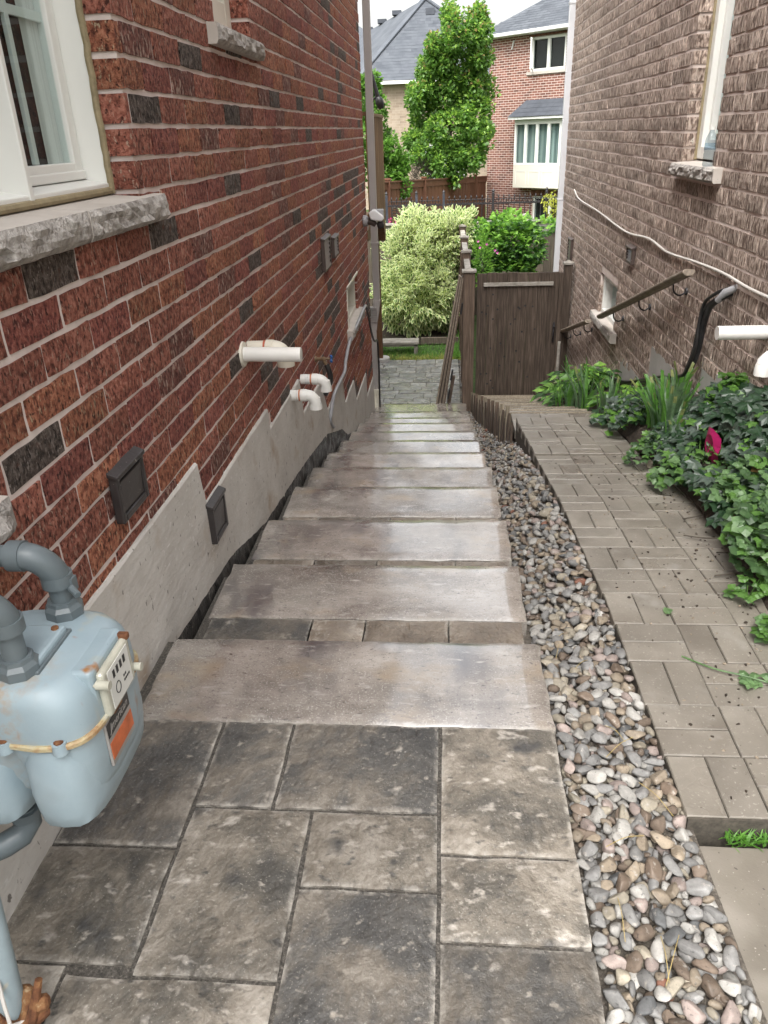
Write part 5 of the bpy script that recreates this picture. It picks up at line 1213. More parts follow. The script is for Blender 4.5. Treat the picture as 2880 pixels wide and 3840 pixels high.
tag(obj('bed_edging', B().beam((-0.45, 13.75, -1.88), (0.22, 13.75, -1.88), 0.05, 0.16), M_FENCEGREY, bevel=0.006), 'dark timber edging under the variegated shrub', 'edging')
bs = B(); bs.add([(-1.6, 13.7, -1.905), (0.22, 13.7, -1.905), (0.22, 15.9, -1.86), (-1.6, 15.9, -1.86)], [(0, 1, 2, 3)]); struct('shrub_bed', bs, M_DIRT)

# ------------------------------------------------------------------ plants
def rdir():
    while True:
        v = Vector((rnd.uniform(-1, 1), rnd.uniform(-1, 1), rnd.uniform(-1, 1)))
        if 0.05 < v.length < 1: return v.normalized()
def leaf4(b, p, d, n, L, W, mi, fold=0.25):
    """two-sided folded leaf: pointed, 4 quads-tris"""
    d = d.normalized(); s = d.cross(n)
    if s.length < 1e-3: s = d.orthogonal()
    s.normalize(); n = s.cross(d)
    m = p + d * L * 0.45; t = p + d * L - n * L * 0.12
    b.add([p, m + s * W / 2 + n * W * fold, t, m - s * W / 2 + n * W * fold, m], [(0, 1, 4), (4, 1, 2), (0, 4, 3), (4, 2, 3)], mi)
def leaf2(b, p, d, n, L, W, mi):
    d = d.normalized(); s = d.cross(n)
    if s.length < 1e-3: s = d.orthogonal()
    s.normalize(); m = p + d * L * 0.5
    b.add([p, m + s * W / 2, p + d * L, m - s * W / 2], [(0, 1, 2, 3)], mi)
def lobed(b, p, d, n, L, mi, lobes=5, depth=0.45):
    """flat lobed leaf (ivy, columbine, maple-like)"""
    d = d.normalized(); s = d.cross(n)
    if s.length < 1e-3: s = d.orthogonal()
    s.normalize(); n = s.cross(d); c = p + d * L * 0.35; cup = rnd.uniform(-0.10, 0.34); vs = [c + n * L * cup * 0.5]; k = 2 * lobes
    for i in range(k + 1):
        a = lerp(-2.35, 2.35, i / k); r = L * (0.62 if i % 2 == 1 else 0.62 * (1 - depth)) * (1.0 + 0.12 * math.cos(a))
        vs.append(c + (d * math.cos(a) + s * math.sin(a)) * r * rnd.uniform(0.88, 1.1) - n * L * (cup * 0.6 * (i % 2) + rnd.uniform(-0.06, 0.06)))
    vs.append(p)
    b.add(vs, [(0, i, i + 1) for i in range(1, k + 1)] + [(0, k + 1, k + 2), (0, k + 2, 1)], mi)
def trifol(b, p, d, n, L, mi):
    d = d.normalized(); s = d.cross(n)
    if s.length < 1e-3: s = d.orthogonal()
    s.normalize()
    for a in (-1.15, 0.0, 1.15):
        q = d * math.cos(a) + s * math.sin(a); lobed(b, p + q * L * 0.08, q + n * rnd.uniform(-0.3, 0.3), n + rdir() * 0.25, L * 0.62, mi, 3, 0.22)
def shell_point(c, r, inner=0.55):
    d = rdir(); k = lerp(inner, 1.0, rnd.random() ** 0.45)
    return Vector((c[0] + d.x * r[0] * k, c[1] + d.y * r[1] * k, c[2] + d.z * r[2] * k)), d
def crown_mesh(clumps, count, L, W, mats, weights, droop=0.3, tip=None):
    b = B(); vol = [c[1][0] * c[1][1] * c[1][2] for c in clumps]
    for _ in range(count):
        c = clumps[pick([v ** 0.75 for v in vol])]
        p, d = shell_point(c[0], c[1]); dirn = (d + rdir() * 0.9 + Vector((0, 0, -droop)))
        mi = pick(weights)
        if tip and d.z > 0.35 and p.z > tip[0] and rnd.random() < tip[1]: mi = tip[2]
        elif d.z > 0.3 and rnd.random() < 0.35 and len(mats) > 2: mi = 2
        leaf2(b, p, dirn, rdir() + Vector((0, 0, 1.2)), L * rnd.uniform(0.7, 1.25), W * rnd.uniform(0.7, 1.2), mi)
    return b
def limbs(base, top, r, ends):
    b = B(); base, top = Vector(base), Vector(top)
    b.tube([base.lerp(top, i / 5) + Vector((0.03 * math.sin(i * 2.1), 0.03 * math.cos(i * 1.7), 0)) for i in range(6)], [lerp(r, r * 0.25, i / 5) for i in range(6)], 8)
    for e in ends:
        e = Vector(e); t = max(0.12, min(0.8, (e.z - base.z) / (top.z - base.z) - 0.18)); s = base.lerp(top, t)
        b.tube([s, s.lerp(e, 0.5) + Vector((0, 0, 0.06)), e], [r * 0.4, r * 0.25, r * 0.08], 6)
    return b
# big maple beyond the neighbour's fence
mt = thing('maple_tree', 'tall bushy green maple in front of the tan house, with reddish shoot tips', 'tree', (0.05, 25.2, -1.2))
cl = []
for (cx, cz, rx, rz) in ((0.05, 0.6, 0.75, 0.55), (-0.45, 1.0, 0.55, 0.5), (0.60, 0.9, 0.55, 0.5), (0.1, 1.5, 0.9, 0.6), (-0.5, 1.85, 0.5, 0.42), (0.65, 1.75, 0.6, 0.55), (-0.1, 2.3, 0.75, 0.55), (0.65, 2.5, 0.55, 0.5), (-0.36, 2.7, 0.34, 0.36), (0.25, 3.0, 0.6, 0.5), (-0.15, 3.3, 0.30, 0.36), (0.75, 3.2, 0.38, 0.45), (0.15, 3.75, 0.3, 0.42), (0.82, 3.75, 0.2, 0.36), (0.05, 4.2, 0.13, 0.3), (0.78, 4.15, 0.10, 0.28), (-0.36, 3.45, 0.11, 0.26), (-0.60, 2.95, 0.12, 0.22), (0.5, 4.0, 0.12, 0.25), (-0.82, 2.35, 0.2, 0.22), (-0.86, 1.25, 0.22, 0.2)):
    cl.append(((cx * 1.10 + 0.03, 25.2 + rnd.uniform(-0.5, 0.5), cz * 1.02), (rx * 1.12, 0.65, rz)))
# break every clump into smaller sprays
sub = []
for c, r in cl:
    for _ in range(26):
        p, d = shell_point(c, (r[0] * 1.08, r[1], r[2] * 1.1), 0.45); k = rnd.uniform(0.07, 0.17); sub.append((tuple(p), (k, k, k * rnd.uniform(1.0, 2.0))))
for c, r in cl[:12]:
    sub.append((c, (r[0] * 0.75, r[1] * 0.7, r[2] * 0.8)))
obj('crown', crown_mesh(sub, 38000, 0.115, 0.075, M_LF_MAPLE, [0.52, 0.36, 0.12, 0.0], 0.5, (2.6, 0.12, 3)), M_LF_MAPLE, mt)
obj('trunk', limbs((0.05, 25.2, -1.4), (0.15, 25.2, 3.9), 0.10, [c[0] for c in cl[::2]]), M_BARK, mt)
lt_ = thing('young_tree', 'light green leafy tree behind the deck screen', 'tree', (-1.6, 21, -1.1))
cl = [((-1.85 + rnd.uniform(-0.1, 0.1), 21.2, 2.1), (0.22, 0.4, 0.4)), ((-1.75, 21.2, 1.5), (0.32, 0.5, 0.45)), ((-1.55, 21.2, 1.0), (0.42, 0.5, 0.4)), ((-1.35, 21.2, 0.6), (0.42, 0.5, 0.35)), ((-1.5, 21.2, 0.2), (0.45, 0.5, 0.35)), ((-2.1, 21.2, 0.9), (0.5, 0.5, 0.8)), ((-1.22, 21.2, 0.75), (0.25, 0.3, 0.16)), ((-1.85, 21.2, 2.45), (0.12, 0.2, 0.2))]
sub = []
for c, r in cl:
    for _ in range(9):
        p, d = shell_point(c, r, 0.4); k = rnd.uniform(0.12, 0.22); sub.append((tuple(p), (k, k, k)))
obj('crown', crown_mesh(sub, 10000, 0.10, 0.065, M_LF_LT, [0.5, 0.5], 0.3), M_LF_LT, lt_)
obj('trunk', limbs((-1.7, 21.2, -1.2), (-1.75, 21.2, 2.2), 0.06, [c[0] for c in cl[::2]]), M_BARK, lt_)
cf = thing('conifer_shrub', 'low brownish bare looking shrub between the two trees', 'shrub', (-0.75, 24.5, -1.1))
b = B()
for _ in range(2600):
    p, d = shell_point((-0.72, 24.5, 0.35), (0.32, 0.3, 0.45), 0.2); leaf2(b, p, d + Vector((0, 0, 0.8)), rdir(), rnd.uniform(0.05, 0.11), 0.012, 0)
obj('crown', b, M_CONIFER, cf); obj('trunk', limbs((-0.72, 24.5, -1.2), (-0.72, 24.5, 0.5), 0.05, []), M_BARK, cf)
# variegated dogwood
vd = thing('variegated_shrub', 'large rounded shrub with cream edged leaves at the end of the terrace', 'shrub', (-0.45, 14.7, -1.95))
cl = [((-0.75, 14.5, -1.45), (0.35, 0.45, 0.36)), ((-0.30, 14.5, -1.45), (0.35, 0.45, 0.30)), ((0.22, 15.1, -0.12), (0.30, 0.4, 0.32)), ((0.18, 15.0, -0.55), (0.25, 0.4, 0.4)), ((-0.85, 14.5, -1.05), (0.36, 0.5, 0.45)), ((-0.45, 14.75, -0.75), (0.72, 0.75, 0.72)), ((-0.62, 14.6, -1.15), (0.62, 0.7, 0.55)), ((-0.15, 14.7, -1.15), (0.50, 0.7, 0.55)), ((-0.35, 15.0, -0.30), (0.60, 0.6, 0.42)), ((-0.70, 14.75, -0.55), (0.50, 0.6, 0.5)), ((0.0, 14.9, -0.5), (0.36, 0.55, 0.5)), ((-0.05, 15.0, -0.12), (0.30, 0.4, 0.3)), ((-0.6, 15.0, -0.05), (0.3, 0.4, 0.25))]
wood_b = B(); lb = B()
def vleaf(p, d, n, L):
    W = L * 0.46; d = d.normalized(); s = d.cross(n)
    if s.length < 1e-3: s = d.orthogonal()
    s.normalize(); n = s.cross(d)
    for k, (sc, off, mi) in enumerate(((1.0, 0.0, 0), (0.62, 0.0016, 1))):
        o_ = p + d * L * (1 - sc) * 0.5 + n * off; l = L * sc; w = W * (sc if k == 0 else 0.58)
        f_ = w * 0.18 
        b0 = [o_, o_ + d * l * 0.3 + s * w * 0.46 + n * f_, o_ + d * l * 0.62 + s * w * 0.40 + n * f_, o_ + d * l - n * l * 0.08, o_ + d * l * 0.62 - s * w * 0.40 + n * f_, o_ + d * l * 0.3 - s * w * 0.46 + n * f_]
        lb.add(b0, [(0, 1, 2, 3), (0, 3, 4, 5)], mi)
sprays = []
for _ in range(210):
    c = cl[pick([v[1][0] * v[1][2] for v in cl])]; p, d = shell_point(c[0], c[1], 0.8)
    if p.z > -1.75: sprays.append((tuple(p), (rnd.uniform(0.10, 0.19),) * 2 + (rnd.uniform(0.08, 0.15),), d))
for _ in range(7600):
    c = rnd.choice(sprays); p, d = shell_point(c[0], c[1], 0.3); d = (d * 0.7 + c[2]).normalized()
    if p.z < -1.86 or (p.z < -1.6 and rnd.random() < 0.55): continue
    low = max(0, min(1, (-0.9 - p.z) / 0.8))
    vleaf(p, d * 0.9 + rdir() * 0.55 + Vector((0, -0.25, 0.45 - 1.1 * low)), Vector((0, -0.5, 1)) + rdir() * 0.5, rnd.uniform(0.085, 0.14) * (1 + 0.6 * low))
for _ in range(3000):
    c = rnd.choice(cl); p, d = shell_point(c[0], c[1], 0.15)
    if p.z > -1.8: vleaf(p, d + rdir(), Vector((0, -0.5, 1)) + rdir() * 0.5, rnd.uniform(0.10, 0.15))
for k in range(46):   # upright shoots on the top
    x = rnd.uniform(-0.95, 0.25); zt = 0.30 - 0.55 * ((x + 0.35) / 0.75) ** 2 + rnd.uniform(-0.15, 0.06); y = rnd.uniform(14.5, 15.2)
    wood_b.tube([(x, y, zt - 0.5), (x + rnd.uniform(-0.03, 0.03), y, zt)], [0.006, 0.003], 5)
    for j in range(6):
        for s_ in (-1, 1):
            a = j * 1.57; vleaf(Vector((x, y, zt - 0.07 * j)), Vector((s_ * math.cos(a), s_ * math.sin(a), 1.3 - 0.15 * j)), rdir() + Vector((0, 0, 1)), rnd.uniform(0.06, 0.10))
for k in range(14):
    a = rnd.uniform(0, 2 * PI); e = Vector((-0.42 + 0.45 * math.cos(a), 14.75 + 0.45 * math.sin(a), rnd.uniform(-1.0, -0.4)))
    wood_b.tube([(-0.42 + 0.12 * math.cos(a), 14.75 + 0.12 * math.sin(a), -1.95), e.lerp(Vector((-0.42, 14.75, -1.95)), 0.45), e], [0.02, 0.014, 0.006], 6)
obj('stems', wood_b, M_BARK, vd)
tag(obj('leaves', lb, [M_LF_CREAM, M_LF_VGREEN], vd), kind='stuff')
# green shrub to the right
vs_ = thing('viburnum_shrub', 'bright green lobed leaf shrub above the closed gate', 'shrub', (1.1, 15, -1.95))
cl = [((1.05, 15.0, -0.35), (0.50, 0.45, 0.42)), ((1.35, 15.0, -0.45), (0.45, 0.45, 0.42)), ((0.78, 15.0, -0.55), (0.35, 0.4, 0.45)), ((1.1, 15.0, -0.85), (0.55, 0.45, 0.4)), ((1.15, 15.0, -0.02), (0.35, 0.35, 0.2)), ((1.75, 15.0, -0.12), (0.25, 0.3, 0.14)), ((0.62, 15.0, -0.15), (0.18, 0.25, 0.18)), ((1.65, 15.0, -0.62), (0.2, 0.25, 0.12)), ((1.45, 14.9, -1.0), (0.25, 0.25, 0.12))]
b = B()
for _ in range(3600):
    c = cl[pick([v[1][0] * v[1][2] for v in cl])]; p, d = shell_point(c[0], c[1], 0.5)
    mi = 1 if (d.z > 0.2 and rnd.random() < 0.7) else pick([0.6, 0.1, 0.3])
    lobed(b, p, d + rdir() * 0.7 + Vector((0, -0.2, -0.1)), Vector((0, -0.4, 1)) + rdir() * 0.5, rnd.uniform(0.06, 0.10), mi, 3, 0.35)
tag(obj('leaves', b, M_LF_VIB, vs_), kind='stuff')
obj('stems', limbs((1.1, 15, -2), (1.15, 15, -0.1), 0.03, [c[0] for c in cl]), M_BARK, vs_)
rs = thing('rose_shrub', 'small flowering shrub with pink blooms behind the gate post', 'shrub', (0.62, 13.5, -1.95))
b = B(); pk = B()
for _ in range(700):
    p, d = shell_point((0.60, 13.6, -0.50), (0.16, 0.2, 0.50), 0.2); leaf4(b, p, d + Vector((0, 0, 0.5)), rdir() + Vector((0, 0, 1)), rnd.uniform(0.05, 0.085), 0.03, pick([0.4, 0.6]))
obj('leaves', b, [M_LF_VIB[0], M_LF_VIB[1]], rs)
for (x, z) in ((0.52, -0.15), (0.80, -0.30), (0.84, -0.34), (0.55, -0.25), (0.66, -0.20)):
    pk = B()
    for k in range(6):
        a = k * PI / 3; leaf2(pk, Vector((x, 13.45, z)), Vector((math.cos(a), -0.5, math.sin(a))), Vector((0, -1, 0.2)), 0.026, 0.022, 0)
    obj('flower', pk, M_PINK, rs)
obj('stems', limbs((0.6, 13.6, -2), (0.6, 13.6, -0.3), 0.015, [(0.8, 13.5, -0.35), (0.52, 13.5, -0.2)]), M_BARK, rs)
# yellow-leaved sapling in front of the red house
ys_ = thing('yellow_sapling', 'yellow green sapling in front of the neighbours basement window', 'tree', (2.25, 17.6, -0.85))
b = B()
for c in ((2.08, 17.6, 0.12), (2.15, 17.6, -0.02), (2.28, 17.6, 0.05), (2.22, 17.6, -0.18), (2.38, 17.6, -0.1), (2.3, 17.6, 0.2)):
    for _ in range(34):
        p, d = shell_point(c, (0.12, 0.15, 0.10), 0.2); leaf4(b, p, d + rdir() + Vector((0, 0, -0.4)), rdir() + Vector((0, -0.3, 1)), rnd.uniform(0.05, 0.085), 0.035, 0)
obj('crown', b, M_LF_YEL, ys_); obj('trunk', limbs((2.25, 17.6, -0.9), (2.27, 17.6, 0.15), 0.015, [(2.1, 17.6, 0.1), (2.35, 17.6, -0.05)]), M_BARK, ys_)

# ------------------------------------------------------------------ planting bed on the right
pbd = B(); nx, ny = 10, 60; vs = []
for j in range(ny + 1):
    y = lerp(1.2, 10.0, j / ny)
    xl = interp(y, [1.2, 2.3, 3.0, 3.6, 4.3, 5.2, 10.0], [1.45, 1.12, 1.16, 1.16, 1.13, 1.14, 1.22])
    for i in range(nx + 1):
        x = lerp(xl, 1.575, (i / nx)); z = zbed(x, y) + (0.012 if i else -0.05); vs.append((x + (0.03 * noise.noise((y * 5, 1, 0)) if i == 0 else 0), y, z + 0.02 * noise.noise((x * 12, y * 12, 5)) * (i > 0)))
pbd.add(vs, [(j * (nx + 1) + i, j * (nx + 1) + i + 1, (j + 1) * (nx + 1) + i + 1, (j + 1) * (nx + 1) + i) for j in range(ny) for i in range(nx)])
bed = struct('planting_bed', pbd, M_DIRT, smooth=True)
def iris(cx, cy, n, hmin, hmax, spread, label, cut=0.5):
    z = zbed(cx, cy); t = thing('iris_plant', label, 'plant', (cx, cy, z), 'irises in the right bed')
    for k in range(n):
        a = rnd.uniform(0, 2 * PI); r = spread * 0.35 * rnd.random(); ln = rnd.uniform(0.05, 0.5); h = rnd.uniform(hmin, hmax); w = rnd.uniform(0.010, 0.019)
        p = Vector((cx + r * math.cos(a), cy + r * math.sin(a), zbed(cx, cy) - 0.02)); out = Vector((math.cos(a), math.sin(a), 0)); wd = Vector((math.cos(a + 1.2), math.sin(a + 1.2), 0)); b = B(); prev = None
        iscut = rnd.random() < cut; ns = 6
        for i in range(ns + 1):
            u = i / ns; c = p + Vector((0, 0, h * u)) + out * (ln * h * u ** 2.2); ww = w * (1 - 0.25 * u if iscut else (1 - u ** 2.5) + 0.02)
            b.v += [tuple(c - wd * ww), tuple(c + wd * ww + Vector((0, 0, 0.03 * h if (iscut and i == ns) else 0)))]
            b.v.append(tuple(c + out * 0.004))
        for i in range(ns):
            q = 3 * i; b.f += [(q, q + 2, q + 5, q + 3), (q + 2, q + 1, q + 4, q + 5)]; b.m += [2 if (iscut and i == ns - 1 and rnd.random() < 0.5) else 0] * 2
        obj('blade', b, [rnd.choice(M_IRIS[:2]), M_IRIS[0], M_IRIS[2]], t, smooth=True)
iris(1.27, 4.36, 60, 0.16, 0.33, 0.36, 'largest iris clump with clipped blades at the curve of the path', 0.55)
iris(1.40, 4.62, 16, 0.16, 0.34, 0.2, 'grey green iris clump beside the black cables', 0.6)
iris(1.16, 6.25, 22, 0.16, 0.42, 0.26, 'tall iris clump near the gate with long arching blades', 0.2)
iris(1.18, 5.45, 24, 0.13, 0.30, 0.25, 'small iris clump between the two larger iris clumps', 0.3)
iris(1.08, 6.75, 24, 0.14, 0.32, 0.28, 'low strappy iris tuft right in front of the gate', 0.1)
iris(1.22, 7.3, 22, 0.2, 0.42, 0.25, 'strappy leaved clump between the gate latch and the stake', 0.1)
iris(1.24, 4.05, 10, 0.10, 0.26, 0.16, 'short iris tuft with one curled blade at the path edge', 0.4)
def mass(name, label, cat, pts, leaf, stems=None, kind=None):
    o = tag(obj(name, leaf, pts), label, cat, kind=kind); return o
# ivy climbing on the mound
iv = thing('ivy', 'dark ivy mound with grey green leaves against the taupe wall', 'ivy', (1.42, 3.7, 0.1))
b = B(); n = 0
while n < 1150:
    y = rnd.uniform(2.75, 4.3); x = rnd.uniform(1.16, 1.57)
    top = 0.02 + 0.26 * max(0, 1 - abs(y - 3.55) / 1.3) * min(1, max(0, (x - 1.12) / 0.30)) + 0.06 * noise.noise((x * 5, y * 5, 2))
    z = zbed(x, y) + top * rnd.random() ** 0.35
    if x > 1.5 and z > 0.5: continue
    pp_ = proj((x, y, z))
    if y < 3.9 and pp_ and (pp_[0] - 715) ** 2 + ((pp_[1] - 448) * 0.9) ** 2 < 21 ** 2 and rnd.random() < 0.9: continue
    n += 1
    d = Vector((-0.7 + rnd.uniform(-0.5, 0.5), -0.6 + rnd.uniform(-0.6, 0.5), -0.35 + rnd.uniform(-0.4, 0.4)))
    mi = pick([0.50, 0.40, 0.10])
    lobed(b, Vector((x, y, z)), d, Vector((-0.5, -0.4, 1)) + rdir() * 0.45, rnd.uniform(0.045, 0.085) * (0.8 if mi == 2 else 1), mi, 5, 0.34)
tag(obj('leaves', b, M_LF_IVY, iv), kind='stuff')
vb = B()
for k in range(14):
    y = rnd.uniform(2.8, 4.2); p = [Vector((1.25 + 0.1 * i + rnd.uniform(-0.03, 0.03), y + 0.1 * i * rnd.uniform(-1, 1), zbed(1.25 + 0.1 * i, y) + 0.06 * i)) for i in range(4)]
    vb.tube(spline(p, 4), 0.004, 5)
obj('vines', vb, M_BARK, iv)
# columbine and other lobed plants
def leafy(cx, cy, r, h, n, mats, w, L, label, name='leafy_plant', lob=3, dep=0.3, cat='plant', group='low leafy plants in the right bed'):
    z0 = zbed(cx, cy); t = thing(name, label, cat, (cx, cy, z0), group); b = B(); st = B()
    for k in range(n):
        a = rnd.uniform(0, 2 * PI); q = r * math.sqrt(rnd.random()); x, y = min(1.55, cx + q * math.cos(a)), cy + q * math.sin(a)
        z = zbed(x, y) + h * (1 - 0.55 * (q / r) ** 2) * rnd.random() ** 0.5 + 0.015; p = Vector((x, y, z))
        dv = Vector((math.cos(a), math.sin(a) - 0.3, rnd.uniform(-0.5, 0.15))); nv_ = Vector((0, -0.2, 1)) + rdir() * 0.45; L_ = L * rnd.uniform(0.6, 1.3)
        if lob == 3: trifol(b, p, dv, nv_, L_ * 1.15, pick(w))
        elif lob == 2: leaf4(b, p, dv, nv_, L_ * 1.4, L_ * 0.75, pick(w), 0.12)
        else: lobed(b, p, dv, nv_, L_, pick(w), lob, dep)
        if k % 4 == 0: st.tube([(lerp(cx, x, 0.3), lerp(cy, y, 0.3), z0), (lerp(cx, x, 0.8), lerp(cy, y, 0.8), lerp(z0, z, 0.75)), p], 0.0022, 4)
    tag(obj('leaves', b, mats, t), kind='stuff'); obj('stems', st, M_LF_COL[2], t); return t
leafy(1.36, 2.62, 0.30, 0.30, 420, M_LF_COL, [0.50, 0.32, 0.175, 0.005], 0.052, 'large columbine mound with pale lobed leaves nearest the camera')
leafy(1.40, 3.08, 0.24, 0.20, 220, M_LF_COL, [0.42, 0.33, 0.22, 0.03], 0.048, 'columbine with some withered leaves under the ivy')
leafy(1.40, 2.20, 0.22, 0.22, 190, M_LF_COL, [0.45, 0.35, 0.18, 0.02], 0.052, 'columbine at the right edge of the picture')
leafy(1.10, 2.18, 0.07, 0.06, 22, M_LF_COL, [0.1, 0.2, 0.7, 0], 0.045, 'small bright columbine sprig spilling over the path')
leafy(1.08, 2.44, 0.06, 0.06, 18, M_LF_COL, [0.1, 0.2, 0.7, 0], 0.042, 'tiny bright green sprout on the path edge under the columbine')
leafy(1.24, 3.62, 0.20, 0.10, 170, M_LF_COL, [0.35, 0.15, 0.5, 0.0], 0.045, 'flat bright green weeds along the path below the ivy', lob=4)
leafy(1.17, 4.10, 0.16, 0.08, 130, M_LF_COL, [0.5, 0.1, 0.4, 0.0], 0.04, 'weeds at the foot of the iris clump', lob=4)
leafy(1.24, 5.1, 0.22, 0.14, 150, M_LF_IVY, [0.4, 0.2, 0.4], 0.06, 'dark leafy plants behind the iris clump', lob=4)
leafy(1.24, 7.0, 0.26, 0.26, 170, M_LF_VIB, [0.5, 0.2, 0.3], 0.08, 'broad leaved plant in front of the gate', lob=2, dep=0.15)
leafy(1.36, 5.9, 0.20, 0.10, 120, M_LF_VIB, [0.5, 0.3, 0.2], 0.07, 'leafy plant between the far irises and the wall', lob=2, dep=0.15)
leafy(1.22, 4.75, 0.16, 0.14, 130, M_LF_IVY, [0.5, 0.2, 0.3], 0.055, 'dark weeds between the iris clumps and the path', lob=4)
leafy(1.38, 4.95, 0.16, 0.07, 90, M_LF_IVY, [0.5, 0.3, 0.2], 0.06, 'ivy patch at the foot of the black cables', lob=5)
leafy(1.25, 7.6, 0.3, 0.3, 160, M_LF_VIB, [0.5, 0.2, 0.3], 0.08, 'leafy plants at the foot of the closed gate', lob=2, dep=0.15)
leafy(1.47, 4.05, 0.12, 0.26, 70, M_LF_IVY, [0.1, 0.2, 0.7], 0.06, 'fresh green creeper shoots on top of the ivy', lob=3, dep=0.3)
# ground litter: twigs, crumbs of soil, small stones on the path
lit = B()
for _ in range(700):
    y = 1.5 + 3.6 * rnd.random() ** 1.2; x = xpath(y) + rnd.random() ** 0.6 * 0.62; r = rnd.uniform(0.0025, 0.007)
    if _ % 3 == 0: x = rnd.uniform(1.0, 1.22)
    elif x > 1.15: continue
    vs0, fs0 = lo_data[_ % 8]; Mx = Matrix.Translation((x, y, zpath(y) + r * 0.3)) @ Matrix.Rotation(rnd.uniform(0, 6), 4, 'Z') @ Matrix.Scale(r, 4)
    lit.add([Mx @ v for v in vs0], fs0, 0 if rnd.random() < 0.65 else 1)
tag(obj('litter', lit, [M_DIRT, PEB[2]]), 'crumbs of soil and tiny stones scattered over the brick path', 'litter', kind='stuff')
for (x, y, a, L_) in ((1.12, 2.62, 0.1, 0.10), (1.08, 2.95, -0.5, 0.08), (1.15, 2.45, 0.6, 0.12), (1.14, 3.2, 0.2, 0.08), (1.18, 2.8, -0.2, 0.09), (1.10, 4.15, -0.7, 0.06)):
    o = obj('twig', B().tube(spline([(x - L_ * math.cos(a), y - L_ * math.sin(a), zpath(y) + 0.012), (x, y, zpath(y) + 0.02), (x + L_ * math.cos(a), y + L_ * math.sin(a), zpath(y) + 0.04)], 4), [0.003] * 9, 5), M_BARK)
    tag(o, {1.12: 'thin twig lying level on the path beside the columbine mound', 1.08: 'short twig pointing down the path where the ivy begins', 1.15: 'longest dark twig, slanting towards the columbine sprout', 1.14: 'small twig on the path next to the bare soil under the ivy', 1.18: 'twig half hidden under the near columbine leaves', 1.10: 'tiny twig by the clipped iris clump at the path bend'}[x], 'twig', 'twigs on the path')
t = thing('fallen_sprig', 'wilted green sprig with pale leaves lying on the brick path', 'sprig', (0.85, 1.98, -0.04))
obj('stem', B().tube(spline([(0.76, 2.09, -0.034), (0.84, 2.02, -0.028), (0.92, 1.985, -0.026), (1.0, 1.95, -0.03)], 5), 0.003, 5), M_LF_COL[1], t)
b = B()
for k in range(14):
    p = Vector((0.90 + 0.12 * rnd.random(), 1.97 + rnd.uniform(-0.035, 0.03), -0.032 + rnd.uniform(0, 0.012))); lobed(b, p, Vector((rnd.uniform(-1, 1), rnd.uniform(-1, 1), 0)), Vector((0, 0, 1)) + rdir() * 0.3, 0.032, 0, 3, 0.3)
obj('leaves', b, M_LF_COL[1], t)
b = B(); lobed(b, Vector((0.765, 2.345, -0.031)), Vector((1, 0.2, 0.1)), Vector((0, 0, 1)), 0.035, 0, 3, 0.2); tag(obj('fallen_leaf', b, M_LF_COL[1]), 'single pale leaf lying on the brick path', 'leaf')
t = obj('torn_pot', B(), M_FUCHSIA); b = B(); cx, cy, cz = 1.315, 3.60, 0.10
vs = []; n = 18
for i in range(n):
    a = 2 * PI * i / n
    vs += [(cx - 0.03, cy - 0.02 + 0.02 * math.cos(a), cz + 0.02 * math.sin(a)), (cx - 0.045, cy + 0.06 * math.cos(a), cz + 0.055 * math.sin(a)), (cx - 0.03 + rnd.uniform(-0.012, 0.012), cy + 0.115 * math.cos(a) * rnd.uniform(0.8, 1.1), cz + 0.095 * math.sin(a) * rnd.uniform(0.75, 1.1))]
fs = []
for i in range(n):
    j = (i + 1) % n; fs += [(3 * i, 3 * j, 3 * j + 1, 3 * i + 1), (3 * i + 1, 3 * j + 1, 3 * j + 2, 3 * i + 2)]
fs.append(tuple(3 * i for i in range(n)))
b.add(vs, fs); t.data = b.mesh('torn_pot', M_FUCHSIA); tag(t, 'torn magenta plastic pot half hidden in the ivy', 'pot')
b = B(); b.prism([(1.30, 3.36), (1.36, 3.30), (1.56, 3.16), (1.57, 3.24), (1.44, 3.36)], lambda u, v, w: (u, v, w + 0.12 * (u - 1.3)), 0.10, 0.112)
tag(obj('plastic_lid', b, M_BLACK, bevel=0.005), 'glossy black plastic lid among the plants at the right edge', 'lid')
tag(obj('round_stone', B().tube([(1.115, 4.02, -0.2), (1.13, 4.04, -0.18), (1.15, 4.06, -0.185)], [0.012, 0.028, 0.012], 10), PEB[7], smooth=True), 'pale stone at the bed edge beside the weeds', 'stone')

